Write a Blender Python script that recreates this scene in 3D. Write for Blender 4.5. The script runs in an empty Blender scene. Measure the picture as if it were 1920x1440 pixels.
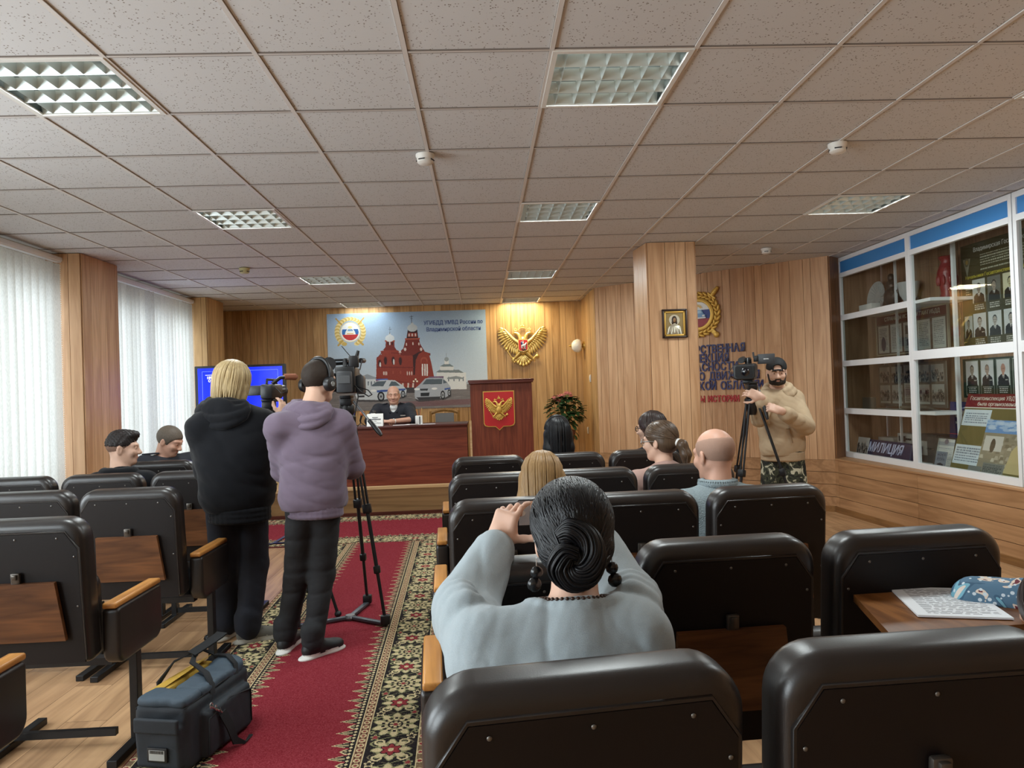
import bpy, bmesh, math, random
import numpy as np
from mathutils import Matrix, Vector

# ------------------------------------------------------------------ camera
scene = bpy.context.scene
COL = scene.collection
YAW, PITCH, ROLL, FPX, EYE, CEIL = 0.041788, 0.011142, -0.034667, 1363.1, 1.46, 2.855
def camera_axes():
    cy, sy = math.cos(YAW), math.sin(YAW); cp, sp = math.cos(PITCH), math.sin(PITCH)
    cr, sr = math.cos(ROLL), math.sin(ROLL)
    f = Vector((sy*cp, cy*cp, sp)); r = Vector((cy, -sy, 0)); u = r.cross(f)
    return cr*r + sr*u, -sr*r + cr*u, f
_r, _u, _f = camera_axes()
cam_data = bpy.data.cameras.new('camera'); cam = bpy.data.objects.new('camera', cam_data); COL.objects.link(cam)
cam.matrix_world = Matrix(((_r.x, _u.x, -_f.x, 0), (_r.y, _u.y, -_f.y, 0), (_r.z, _u.z, -_f.z, EYE), (0, 0, 0, 1)))
cam_data.sensor_width = 36.0; cam_data.lens = 36.0*FPX/1920.0; cam_data.clip_start = 0.05; cam_data.clip_end = 200
scene.camera = cam

# ------------------------------------------------------------------ view, world, light
vs = scene.view_settings
scene.display_settings.display_device = 'sRGB'
vs.view_transform = 'Standard'; vs.look = 'None'; vs.gamma = 1.0; vs.use_curve_mapping = False
vs.exposure = 1.06
scene.cycles.use_denoising = True
scene.cycles.max_bounces = 8; scene.cycles.diffuse_bounces = 4; scene.cycles.glossy_bounces = 3
scene.cycles.transmission_bounces = 6; scene.cycles.transparent_max_bounces = 10
scene.cycles.sample_clamp_indirect = 6.0; scene.cycles.caustics_reflective = False; scene.cycles.caustics_refractive = False
world = bpy.data.worlds.new('overcast_sky'); scene.world = world; world.use_nodes = True
bg = world.node_tree.nodes['Background']; bg.inputs[0].default_value = (0.80, 0.88, 1.0, 1); bg.inputs[1].default_value = 1.2
DAY_POWER = {0: 150.0, 1: 90.0, 2: 17.0, 3: 17.0}      # daylight through each window bay (the two unseen bays have no blinds and boosted lamps, added as room fill)
LAMP_POWER = 14.0        # each ceiling luminaire
LAMP_SITES = []          # filled by the luminaire builder
def area_lamp(name, loc, rot, sx, sy, power, color):
    d = bpy.data.lights.new(name, 'AREA'); d.shape = 'RECTANGLE'; d.size = sx; d.size_y = sy; d.energy = power; d.color = color
    o = bpy.data.objects.new(name, d); o.location = loc; o.rotation_euler = rot; COL.objects.link(o); return o
BAYS = [(-1.9, 0.75), (1.4, 3.75), (4.4, 6.75), (7.4, 9.77)]
for k, (a, b) in enumerate(BAYS):
    area_lamp('window_daylight', (-4.4, (a+b)/2, 1.75), (0, -math.pi/2, 0), 2.2, b-a+0.3, DAY_POWER[k], (0.90, 0.96, 1.0))

# ------------------------------------------------------------------ materials
def srgb(r, g, b):
    f = lambda c: (c/255/12.92) if c/255 <= 0.04045 else ((c/255+0.055)/1.055)**2.4
    return (f(r), f(g), f(b), 1.0)
MAT = {}
def mat(name, rgb, rough=0.6, metal=0.0, spec=0.5, emit=None, bump=None, vary=None, trans=0.0, sheen=0.0, coat=0.0):
    """bump=(scale, strength, distance); vary=(scale, amount, stretch xyz) mottles the colour"""
    if name in MAT: return MAT[name]
    m = bpy.data.materials.new(name); m.use_nodes = True; nt = m.node_tree; b = nt.nodes['Principled BSDF']
    c = srgb(*rgb) if max(rgb) > 1 else (*rgb, 1)
    b.inputs['Base Color'].default_value = c; b.inputs['Roughness'].default_value = rough
    b.inputs['Metallic'].default_value = metal; b.inputs['Specular IOR Level'].default_value = spec
    b.inputs['Coat Weight'].default_value = coat; b.inputs['Sheen Weight'].default_value = sheen
    if trans: b.inputs['Transmission Weight'].default_value = trans
    if emit: b.inputs['Emission Color'].default_value = (*emit[:3], 1); b.inputs['Emission Strength'].default_value = emit[3]
    tc = nt.nodes.new('ShaderNodeTexCoord')
    if vary:
        mp = nt.nodes.new('ShaderNodeMapping'); mp.inputs['Scale'].default_value = vary[2] if len(vary) > 2 else (1, 1, 1)
        nz = nt.nodes.new('ShaderNodeTexNoise'); nz.inputs['Scale'].default_value = vary[0]; nz.inputs['Detail'].default_value = 5
        mx = nt.nodes.new('ShaderNodeMix'); mx.data_type = 'RGBA'
        a = vary[1]; mx.inputs['A'].default_value = tuple(max(0, x*(1-a)) for x in c[:3])+(1,); mx.inputs['B'].default_value = tuple(min(1, x*(1+a)) for x in c[:3])+(1,)
        nt.links.new(tc.outputs['Object'], mp.inputs['Vector']); nt.links.new(mp.outputs[0], nz.inputs['Vector'])
        nt.links.new(nz.outputs['Fac'], mx.inputs['Factor']); nt.links.new(mx.outputs['Result'], b.inputs['Base Color'])
    if bump:
        nz2 = nt.nodes.new('ShaderNodeTexNoise'); nz2.inputs['Scale'].default_value = bump[0]; nz2.inputs['Detail'].default_value = 3
        bp = nt.nodes.new('ShaderNodeBump'); bp.inputs['Strength'].default_value = bump[1]; bp.inputs['Distance'].default_value = bump[2]
        nt.links.new(tc.outputs['Object'], nz2.inputs['Vector']); nt.links.new(nz2.outputs['Fac'], bp.inputs['Height']); nt.links.new(bp.outputs['Normal'], b.inputs['Normal'])
    MAT[name] = m; return m
def wood(name, dark, light, axis='Z', scale=1.0, rough=0.45, island=0.25, figure=0.6):
    """wood grain running along one axis, each separate board a little different"""
    if name in MAT: return MAT[name]
    m = bpy.data.materials.new(name); m.use_nodes = True; nt = m.node_tree; b = nt.nodes['Principled BSDF']; N = nt.nodes.new; L = nt.links.new
    b.inputs['Roughness'].default_value = rough; b.inputs['Specular IOR Level'].default_value = 0.35
    tc = N('ShaderNodeTexCoord'); geo = N('ShaderNodeNewGeometry'); mp = N('ShaderNodeMapping')
    st = {'X': (0.6, 9, 9), 'Y': (9, 0.6, 9), 'Z': (9, 9, 0.6)}[axis]; mp.inputs['Scale'].default_value = tuple(s*scale for s in st)
    off = N('ShaderNodeVectorMath'); off.operation = 'SCALE'; off.inputs['Scale'].default_value = 37.0
    cmb = N('ShaderNodeCombineXYZ')
    for i in range(3): L(geo.outputs['Random Per Island'], cmb.inputs[i])
    L(cmb.outputs[0], off.inputs[0]); add = N('ShaderNodeVectorMath'); add.operation = 'ADD'
    L(tc.outputs['Object'], mp.inputs['Vector']); L(mp.outputs[0], add.inputs[0]); L(off.outputs[0], add.inputs[1])
    n1 = N('ShaderNodeTexNoise'); n1.inputs['Scale'].default_value = 1.0; n1.inputs['Detail'].default_value = 4; n1.inputs['Distortion'].default_value = figure
    n2 = N('ShaderNodeTexNoise'); n2.inputs['Scale'].default_value = 6.0; n2.inputs['Detail'].default_value = 3
    L(add.outputs[0], n1.inputs['Vector']); L(add.outputs[0], n2.inputs['Vector'])
    rg = N('ShaderNodeMath'); rg.operation = 'PINGPONG'; rg.inputs[1].default_value = 0.12; L(n1.outputs['Fac'], rg.inputs[0])
    s1 = N('ShaderNodeMath'); s1.operation = 'MULTIPLY_ADD'; L(rg.outputs[0], s1.inputs[0]); s1.inputs[1].default_value = 5.0; s1.inputs[2].default_value = -0.15
    s2 = N('ShaderNodeMath'); s2.operation = 'MULTIPLY_ADD'; L(n2.outputs['Fac'], s2.inputs[0]); s2.inputs[1].default_value = 0.6; L(s1.outputs[0], s2.inputs[2])
    s3 = N('ShaderNodeMath'); s3.operation = 'MULTIPLY_ADD'; L(geo.outputs['Random Per Island'], s3.inputs[0]); s3.inputs[1].default_value = island*2; L(s2.outputs[0], s3.inputs[2])
    s4 = N('ShaderNodeMath'); s4.operation = 'SUBTRACT'; s4.use_clamp = True; L(s3.outputs[0], s4.inputs[0]); s4.inputs[1].default_value = island
    mx = N('ShaderNodeMix'); mx.data_type = 'RGBA'; mx.inputs['A'].default_value = srgb(*dark); mx.inputs['B'].default_value = srgb(*light)
    L(s4.outputs[0], mx.inputs['Factor']); L(mx.outputs['Result'], b.inputs['Base Color'])
    MAT[name] = m; return m
def painted(name, rough=0.6, spec=0.3, bump=None):
    """a surface whose printed or woven picture is stored as face colours"""
    if name in MAT: return MAT[name]
    m = mat(name, (200, 200, 200), rough, spec=spec, bump=bump); nt = m.node_tree
    a = nt.nodes.new('ShaderNodeAttribute'); a.attribute_name = 'print'
    nt.links.new(a.outputs['Color'], nt.nodes['Principled BSDF'].inputs['Base Color']); return m

# ------------------------------------------------------------------ objects
WM = {}                      # world matrices of things and parts
def W(o): return WM.get(o.name, Matrix.Identity(4)) if o else Matrix.Identity(4)
def tag(o, label=None, cat=None, group=None, kind=None):
    if label: o['label'] = label
    if cat: o['category'] = cat
    if group: o['group'] = group
    if kind: o['kind'] = kind
    return o
def thing(name, label, cat, loc=(0, 0, 0), rz=0.0, group=None):
    o = bpy.data.objects.new(name, None); o.empty_display_size = 0.1; COL.objects.link(o)
    o.location = loc; o.rotation_euler = (0, 0, rz)
    WM[o.name] = Matrix.Translation(loc) @ Matrix.Rotation(rz, 4, 'Z')
    return tag(o, label, cat, group)
def copy_tree(o, parent=None):
    c = o.copy(); COL.objects.link(c)
    if parent: c.parent = parent
    for ch in list(o.children): copy_tree(ch, c)
    return c
def link_mesh(name, me, parent=None, world=True, kind=None):
    o = bpy.data.objects.new(name, me); COL.objects.link(o)
    if parent:
        o.parent = parent
        if world: me.transform(W(parent).inverted())
        WM[o.name] = W(parent).copy()
    if kind: o['kind'] = kind
    return o
def rotz(a): return Matrix.Rotation(a, 4, 'Z')
def frame(o, x, y, z):
    """matrix with the given origin and axes"""
    x, y, z = Vector(x), Vector(y), Vector(z)
    return Matrix(((x.x, y.x, z.x, o[0]), (x.y, y.y, z.y, o[1]), (x.z, y.z, z.z, o[2]), (0, 0, 0, 1)))
def look(o, d, up=(0, 0, 1)):
    """frame at o whose local Z runs along d"""
    z = Vector(d).normalized(); u = Vector(up)
    if abs(z.dot(u.normalized())) > 0.98: u = Vector((0, 1, 0))
    x = u.cross(z).normalized(); y = z.cross(x); return frame(o, x, y, z)
class MB:
    """collects shapes into one mesh; self.X is the current transform"""
    def __init__(s, X=None): s.V = []; s.F = []; s.M = []; s.C = []; s.X = X.copy() if X else Matrix.Identity(4)
    def raw(s, vs, fs, m=0, X=None):
        b = len(s.V); T = s.X @ X if X else s.X
        s.V += [tuple(T @ Vector(v)) for v in vs]
        s.F += [tuple(b+i for i in f) for f in fs]; s.M += [m]*len(fs); return s
    def box(s, c, d, bevel=0.0, m=0, X=None, seg=2):
        hx, hy, hz = d[0]/2, d[1]/2, d[2]/2
        if bevel <= 0:
            vs = [(c[0]+i*hx, c[1]+j*hy, c[2]+k*hz) for i in (-1, 1) for j in (-1, 1) for k in (-1, 1)]
            return s.raw(vs, [(0, 1, 3, 2), (4, 6, 7, 5), (0, 4, 5, 1), (2, 3, 7, 6), (0, 2, 6, 4), (1, 5, 7, 3)], m, X)
        bm = bmesh.new(); bmesh.ops.create_cube(bm, size=1.0)
        for v in bm.verts: v.co = Vector((v.co.x*d[0]+c[0], v.co.y*d[1]+c[1], v.co.z*d[2]+c[2]))
        bmesh.ops.bevel(bm, geom=list(bm.edges), offset=min(bevel, 0.49*min(d)), segments=seg, profile=0.5, affect='EDGES')
        return s.bm(bm, m, X)
    def bm(s, bm, m=0, X=None):
        bm.verts.index_update(); s.raw([v.co[:] for v in bm.verts], [[v.index for v in f.verts] for f in bm.faces], m, X); bm.free(); return s
    def poly(s, pts, m=0, X=None): return s.raw(pts, [tuple(range(len(pts)))], m, X)
    def prism(s, pts, z0, z1, m=0, X=None):
        """2D outline (counter-clockwise) extruded along local z"""
        n = len(pts); vs = [(p[0], p[1], z0) for p in pts]+[(p[0], p[1], z1) for p in pts]
        fs = [tuple(reversed(range(n))), tuple(range(n, 2*n))]+[(i, (i+1) % n, n+(i+1) % n, n+i) for i in range(n)]
        return s.raw(vs, fs, m, X)
    def rings(s, rings, m=0, X=None, caps=True, closed=True):
        n = len(rings[0]); vs = [p for r in rings for p in r]; fs = []
        for k in range(len(rings)-1):
            for i in range(n if closed else n-1):
                j = (i+1) % n; fs.append((k*n+i, k*n+j, (k+1)*n+j, (k+1)*n+i))
        if caps: fs += [tuple(reversed(range(n))), tuple(range((len(rings)-1)*n, len(rings)*n))]
        return s.raw(vs, fs, m, X)
    def tube(s, pts, r, n=8, m=0, X=None, caps=True, flat=None):
        pts = [Vector(p) for p in pts]; R = []; rr = r if hasattr(r, '__len__') else [r]*len(pts); px = None
        for i, p in enumerate(pts):
            t = (pts[min(i+1, len(pts)-1)]-pts[max(i-1, 0)]).normalized()
            if px is None:
                a = Vector((0, 0, 1)) if abs(t.z) < 0.9 else Vector((0, 1, 0)); px = a.cross(t).normalized()
            px = (px-t*px.dot(t)).normalized(); py = t.cross(px)
            f = flat or 1.0
            R.append([tuple(p+px*rr[i]*math.cos(2*math.pi*k/n)+py*rr[i]*f*math.sin(2*math.pi*k/n)) for k in range(n)])
        return s.rings(R, m, X, caps)
    def bar(s, a, b, w, h=None, m=0, X=None, bevel=0.0, up=(0, 0, 1)):
        a, b = Vector(a), Vector(b); L = (b-a).length; T = look((a+b)/2, b-a, up); h = h or w
        return s.box((0, 0, 0), (w, h, L), bevel, m, (X @ T) if X else T)
    def lathe(s, prof, n=16, m=0, X=None, caps=True):
        return s.rings([[(r*math.cos(2*math.pi*k/n), r*math.sin(2*math.pi*k/n), z) for k in range(n)] for r, z in prof], m, X, caps)
    def ell(s, c, r, n=12, m=0, X=None, k=None):
        k = k or max(6, n//2); P = []
        for i in range(k+1):
            a = -math.pi/2+math.pi*i/k; P.append((max(1e-4, math.cos(a)), math.sin(a)))
        T = Matrix.Translation(c) @ Matrix.Diagonal((r[0], r[1], r[2], 1))
        return s.lathe(P, n, m, (X @ T) if X else T)
    def slab(s, w, h, t, rt=0.05, rb=0.05, e=0.02, m=0, X=None, nc=6, ne=4):
        """rounded-rectangle cushion in local xz (z from 0 to h), thickness t along y with soft edges of radius e"""
        def ring(o, y):
            out = []
            for cx, cz, a0, r in ((w/2, h, 0, rt), (-w/2, h, 90, rt), (-w/2, 0, 180, rb), (w/2, 0, 270, rb)):
                r1 = max(r-o, 0.001); ex = cx-math.copysign(r, cx); ez = (cz-r) if cz > 0 else r
                if r-o < 0.001: ex -= math.copysign(o-r, cx); ez += (r-o) if cz > 0 else (o-r)
                for k in range(nc+1):
                    a = math.radians(a0+90*k/nc); out.append((ex+r1*math.cos(a), y, ez+r1*math.sin(a)))
            return out
        R = []
        for k in range(ne+1):
            a = math.pi/2*k/ne; R.append(ring(e*(1-math.sin(a)), t/2-e+e*math.cos(a)))
        R += [[(p[0], -p[1], p[2]) for p in r] for r in reversed(R)]
        return s.rings(R, m, X)
    def build(s, name, mats, parent=None, smooth=35, world=True, kind=None):
        me = bpy.data.meshes.new(name); me.from_pydata(s.V, [], s.F)
        for m_ in (mats if isinstance(mats, (list, tuple)) else [mats]): me.materials.append(m_)
        me.polygons.foreach_set('material_index', s.M); me.validate()
        bm = bmesh.new(); bm.from_mesh(me); bmesh.ops.recalc_face_normals(bm, faces=bm.faces); bm.to_mesh(me); bm.free()
        if smooth:
            me.shade_smooth(); me.set_sharp_from_angle(angle=math.radians(smooth))
        me.update()
        return link_mesh(name, me, parent, world, kind)
def print_sheet(name, img, X, w, h, m, parent=None, back=None, depth=0.0):
    """a flat printed sheet: img[row, col] (top row first) becomes a grid of coloured faces, lower left corner at X, in local xy"""
    H, Wd = img.shape[:2]
    xs = np.linspace(0, w, Wd+1); ys = np.linspace(h, 0, H+1)
    gx, gy = np.meshgrid(xs, ys); v = np.stack([gx.ravel(), gy.ravel(), np.full(gx.size, 0.0)], 1)
    i = np.arange(H*Wd); r, c = i//Wd, i % Wd; a = r*(Wd+1)+c
    f = np.stack([a, a+Wd+1, a+Wd+2, a+1], 1)
    T = np.array(X); v = v @ T[:3, :3].T + T[:3, 3]
    me = bpy.data.meshes.new(name); me.vertices.add(len(v)); me.vertices.foreach_set('co', v.ravel())
    me.loops.add(f.size); me.loops.foreach_set('vertex_index', f.ravel()); me.polygons.add(len(f))
    me.polygons.foreach_set('loop_start', np.arange(0, f.size, 4)); me.update(calc_edges=True)
    at = me.attributes.new('print', 'FLOAT_COLOR', 'CORNER'); lin = np.where(img <= 0.04045, img/12.92, ((img+0.055)/1.055)**2.4)
    col = np.concatenate([lin.reshape(-1, 3), np.ones((H*Wd, 1))], 1); at.data.foreach_set('color', np.repeat(col, 4, 0).astype(np.float32).ravel())
    me.materials.append(m); return link_mesh(name, me, parent)
class Paint:
    """a small raster painter in the sheet's own metres (x right, y up)"""
    def __init__(s, w, h, res, bgc):
        s.w, s.h = w, h; s.nx, s.ny = int(round(w/res)), int(round(h/res)); s.a = np.zeros((s.ny, s.nx, 3)); s.a[:] = np.array(bgc)/255
        s.x, s.y = np.meshgrid((np.arange(s.nx)+0.5)*w/s.nx, h-(np.arange(s.ny)+0.5)*h/s.ny)
    def fill(s, mask, c, op=1.0): s.a[mask] = s.a[mask]*(1-op)+np.array(c)/255*op; return s
    def rect(s, x0, y0, x1, y1, c, op=1.0): return s.fill((s.x >= x0) & (s.x <= x1) & (s.y >= y0) & (s.y <= y1), c, op)
    def ell(s, x, y, rx, ry, c, op=1.0): return s.fill(((s.x-x)/rx)**2+((s.y-y)/ry)**2 <= 1, c, op)
    def poly(s, pts, c, op=1.0):
        ins = np.zeros(s.x.shape, bool); n = len(pts)
        for i in range(n):
            x0, y0 = pts[i]; x1, y1 = pts[(i+1) % n]
            if y0 == y1: continue
            ins ^= ((y0 > s.y) != (y1 > s.y)) & (s.x < (x1-x0)*(s.y-y0)/(y1-y0)+x0)
        return s.fill(ins, c, op)
    def line(s, x0, y0, x1, y1, wd, c, op=1.0):
        dx, dy = x1-x0, y1-y0; t = np.clip(((s.x-x0)*dx+(s.y-y0)*dy)/(dx*dx+dy*dy+1e-9), 0, 1)
        return s.fill(np.hypot(s.x-x0-t*dx, s.y-y0-t*dy) <= wd/2, c, op)
    def noise(s, amp, seed=0, mask=None):
        n = np.random.default_rng(seed).normal(0, amp/255, (s.ny, s.nx, 1))
        s.a = np.clip(s.a+(n if mask is None else n*mask[..., None]), 0, 1); return s
def text_mesh(txt, size, depth=0.002, bold=0.0, width=1.0):
    cu = bpy.data.curves.new('lettering', 'FONT'); cu.body = txt; cu.size = size; cu.extrude = depth; cu.offset = bold; cu.align_x = 'CENTER'; cu.align_y = 'CENTER'
    cu.resolution_u = 3; o = bpy.data.objects.new('lettering', cu); COL.objects.link(o)
    dg = bpy.context.evaluated_depsgraph_get(); me = bpy.data.meshes.new_from_object(o.evaluated_get(dg), depsgraph=dg)
    bpy.data.objects.remove(o); bpy.data.curves.remove(cu)
    if width != 1.0: me.transform(Matrix.Diagonal((width, 1, 1, 1)))
    return me
def lettering(txt, size, X, m, parent, name='lettering', depth=0.002, bold=0.0, fit=None, width=1.0):
    """flat or raised writing, centred on X in its local xy plane; fit = width in metres to stretch to"""
    me = text_mesh(txt, size, depth, bold, width)
    if fit:
        xs = [v.co.x for v in me.vertices]; w = max(xs)-min(xs); me.transform(Matrix.Diagonal((fit/w, 1, 1, 1)))
    me.transform(X); me.materials.clear(); me.materials.append(m); return link_mesh(name, me, parent)
def face_frame(o, right, n):
    """frame for a vertical board: local x along right, local y up, local z out along n"""
    return frame(o, right, (0, 0, 1), n)
rnd = random.Random(7)
# ================================================================== room
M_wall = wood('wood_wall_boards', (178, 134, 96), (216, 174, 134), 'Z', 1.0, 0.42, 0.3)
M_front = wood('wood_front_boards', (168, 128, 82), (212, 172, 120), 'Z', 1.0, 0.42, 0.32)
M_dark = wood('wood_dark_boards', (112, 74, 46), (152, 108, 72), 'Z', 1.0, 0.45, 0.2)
M_wains = wood('wood_wainscot', (156, 116, 80), (198, 154, 112), 'X', 0.7, 0.5, 0.18)
M_wainsY = wood('wood_wainscot_side', (156, 116, 80), (198, 154, 112), 'Y', 0.7, 0.5, 0.18)
M_gap = mat('board_gap', (60, 38, 22), 0.8)
M_white = mat('white_paint', (222, 220, 214), 0.5)
M_alu = mat('white_aluminium', (232, 234, 236), 0.35)

def board_wall(name, a, b, z0, z1, m, n_side, pattern, groove=0.004, t=0.014, parent=None, kind='structure', gapm=None):
    """a wall run from a to b (plan points) clad in vertical boards of the given repeating widths; n_side = +1 faces left of a->b"""
    a, b = Vector((a[0], a[1], 0)), Vector((b[0], b[1], 0)); d = (b-a); L = d.length; d.normalize(); n = Vector((-d.y, d.x, 0))*n_side
    X = frame(a, d, n, (0, 0, 1)) if n_side > 0 else frame(a, d, n, (0, 0, 1))
    mb = MB(X); mb.box((L/2, -0.02, (z0+z1)/2), (L, 0.04, z1-z0), m=1)
    x = 0; k = 0
    while x < L-0.002:
        w = min(pattern[k % len(pattern)], L-x); k += 1
        mb.box((x+w/2, t/2, (z0+z1)/2), (max(w-groove, 0.002), t, z1-z0), 0.0); x += w
    return mb.build(name, [m, gapm or M_gap], parent, smooth=0, kind=kind)
PAT = [0.19, 0.085, 0.15, 0.12, 0.2, 0.09, 0.13, 0.17, 0.1]
PATF = [0.12, 0.15, 0.09, 0.13, 0.11, 0.16, 0.1]

# floor of laminate planks running towards the dais
M_floor = wood('laminate_planks', (152, 116, 84), (196, 156, 116), 'Y', 0.8, 0.35, 0.25)
mb = MB(); x = -4.3; r = random.Random(3)
while x < 5.0:
    y = -3.2-r.random()*1.2
    while y < 9.0:
        y1 = min(y+1.28, 9.0); mb.poly([(x+0.001, y+0.001, 0), (x+0.192, y+0.001, 0), (x+0.192, y1-0.001, 0), (x+0.001, y1-0.001, 0)]); y = y1
    x += 0.193
mb.poly([(-4.6, -3.4, -0.004), (5.2, -3.4, -0.004), (5.2, 11.6, -0.004), (-4.6, 11.6, -0.004)], m=1)
mb.build('floor', [M_floor, M_gap], None, 0, kind='structure')

# ceiling tiles with the metal grid; luminaire cells stay open
mt = mat('ceiling_tile', (208, 207, 206), 0.9, spec=0.1); nt = mt.node_tree; N = nt.nodes.new; L = nt.links.new
tc = N('ShaderNodeTexCoord'); vo = N('ShaderNodeTexVoronoi'); vo.inputs['Scale'].default_value = 75; vo.inputs['Randomness'].default_value = 1.0
cr = N('ShaderNodeValToRGB'); cr.color_ramp.elements[0].position = 0.16; cr.color_ramp.elements[0].color = srgb(120, 108, 96); cr.color_ramp.elements[1].position = 0.30; cr.color_ramp.elements[1].color = srgb(208, 207, 206)
nz = N('ShaderNodeTexNoise'); nz.inputs['Scale'].default_value = 30; nz.inputs['Detail'].default_value = 3
th = N('ShaderNodeMath'); th.operation = 'GREATER_THAN'; th.inputs[1].default_value = 0.50
mx = N('ShaderNodeMix'); mx.data_type = 'RGBA'; mx.inputs['A'].default_value = srgb(208, 207, 206)
L(tc.outputs['Object'], vo.inputs['Vector']); L(tc.outputs['Object'], nz.inputs['Vector']); L(vo.outputs['Distance'], cr.inputs['Fac'])
L(nz.outputs['Fac'], th.inputs[0]); L(th.outputs[0], mx.inputs['Factor']); L(cr.outputs['Color'], mx.inputs['B']); L(mx.outputs['Result'], nt.nodes['Principled BSDF'].inputs['Base Color'])
GX0, GY0, T6 = -0.265, 2.955, 0.6
M_grid = mat('ceiling_grid_metal', (212, 206, 200), 0.5)
LIGHT_CELLS = [(1, 0), (-3, 0), (5, 0), (1, 4), (-3, 4), (5, 4), (1, 9), (-3, 9), (1, 13), (-3, 13)]
mb = MB(); xs = [GX0+T6*i for i in range(-7, 9)]; ys = [GY0+T6*j for j in range(-10, 15)]
for i in range(-7, 9):
    for j in range(-10, 15):
        if (i, j) in LIGHT_CELLS: continue
        x, y = GX0+T6*i, GY0+T6*j; g = 0.0115
        mb.poly([(x+g, y+g, CEIL+0.006), (x+g, y+T6-g, CEIL+0.006), (x+T6-g, y+T6-g, CEIL+0.006), (x+T6-g, y+g, CEIL+0.006)])
ceiling = mb.build('ceiling', mt, None, 0, kind='structure')
mb = MB()
for i in range(-7, 10):
    x = GX0+T6*i
    mb.box((x, 2.7, CEIL+0.004), (0.020, 18.0, 0.008))
    for j in range(-10, 15): mb.box((x+T6/2, GY0+T6*j, CEIL+0.0045), (0.578, 0.014, 0.007))
    for s in (-1, 1): mb.box((x+s*0.0105, 2.7, CEIL+0.009), (0.003, 18.0, 0.008), m=1)
for j in range(-10, 15):
    for s in (-1, 1): mb.box((0.9, GY0+T6*j+s*0.0085, CEIL+0.007), (10.2, 0.004, 0.012), m=1)
mb.build('ceiling_grid', [M_grid, mat('grid_shadow_gap', (124, 114, 106), 0.9)], ceiling, 0)
MB().box((0.9, 2.7, CEIL+0.25), (10.6, 18.4, 0.1)).build('trim_1', M_white, None, 0, kind='structure')

# front wall, recess at the left, return wall at the right, angled wall, rear wall
board_wall('wall_front', (1.62, 11.38), (-4.0, 11.38), 0.0, CEIL+0.02, M_front, 1, PATF)
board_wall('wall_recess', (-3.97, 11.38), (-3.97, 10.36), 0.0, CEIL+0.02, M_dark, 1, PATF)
board_wall('wall_return', (1.61, 10.0), (1.61, 11.38), 0.0, CEIL+0.02, M_front, 1, [0.13, 0.16, 0.12])
AW0, AW1 = Vector((1.61, 10.0, 0)), Vector((3.92, 7.97, 0)); AD = (AW1-AW0).normalized(); AN = Vector((AD.y, -AD.x, 0))   # AN points into the room
if AN.y > 0: AN = -AN
board_wall('wall_angled', AW1, AW0, 0.58, CEIL+0.02, M_wall, 1, PAT)
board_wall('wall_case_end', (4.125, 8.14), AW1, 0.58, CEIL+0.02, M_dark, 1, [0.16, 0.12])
def wainscot(name, a, b, m, z1=0.58, rows=4):
    a, b = Vector((a[0], a[1], 0)), Vector((b[0], b[1], 0)); d = b-a; Ln = d.length; d.normalize(); n = Vector((-d.y, d.x, 0)); X = frame(a, d, n, (0, 0, 1)); mb = MB(X)
    mb.box((Ln/2, -0.02, z1/2), (Ln, 0.04, z1), m=1); h = (z1-0.03)/rows
    for k in range(rows):
        x = 0
        while x < Ln-0.01:
            w = min(1.35, Ln-x); mb.box((x+w/2, 0.007, 0.03+h*(k+0.5)), (w-0.003, 0.014, h-0.005)); x += w
    return mb.build(name, [m, M_gap], None, 0, kind='structure')
wainscot('wall_angled_lower', (AW1.x+0.0, AW1.y), AW0, M_wains)
RW = [(4.09, -3.2), (4.06, 5.2), (AW1.x, AW1.y)]
wainscot('wall_right', RW[1], RW[2], M_wainsY); wainscot('wall_right_near', RW[0], RW[1], M_wainsY)
M_base = wood('baseboard_wood', (120, 84, 50), (160, 118, 74), 'Y', 1)
for k, (p, q) in enumerate(zip(RW[:-1], RW[1:])): MB().bar((p[0]-0.022, p[1], 0.032), (q[0]-0.022, q[1]-0.02, 0.032), 0.02, 0.064, up=(0, 0, 1)).build(f'baseboard_right_{k+1}', M_base, None, 0, kind='structure')
mb = MB(); mb.bar((AW0.x+AN.x*0.02, AW0.y+AN.y*0.02, 0.032), (AW1.x+AN.x*0.02, AW1.y+AN.y*0.02, 0.032), 0.02, 0.064); mb.build('baseboard_angled', M_base, None, 0, kind='structure')
MB().prism([(RW[0][0]-0.02, RW[0][1]), (4.18, RW[0][1]), (4.18, 8.16), (AW1.x, AW1.y), (AW1.x-0.02, AW1.y-0.02), (RW[1][0]-0.02, RW[1][1])], 0.579, 0.596).build('trim_2', M_wainsY, None, 0, kind='structure')
mb = MB(); mb.box((4.66, 2.5, CEIL/2), (0.06, 11.6, CEIL)); mb.build('wall_right_back', wood('case_back_wood', (122, 84, 56), (168, 122, 84), 'Z', 1, 0.5, 0.25), None, 0, kind='structure')
MB().box((0.3, -3.2, CEIL/2), (9.4, 0.06, CEIL)).build('wall_back', mat('back_wall_paint', (196, 176, 150), 0.7), None, 0, kind='structure')
MB().box((-4.05, 11.44, CEIL/2), (0.12, 0.2, CEIL)).box((-4.04, 10.9, CEIL/2), (0.08, 1.1, CEIL)).build('wall_left_end', M_dark, None, 0, kind='structure')

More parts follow.
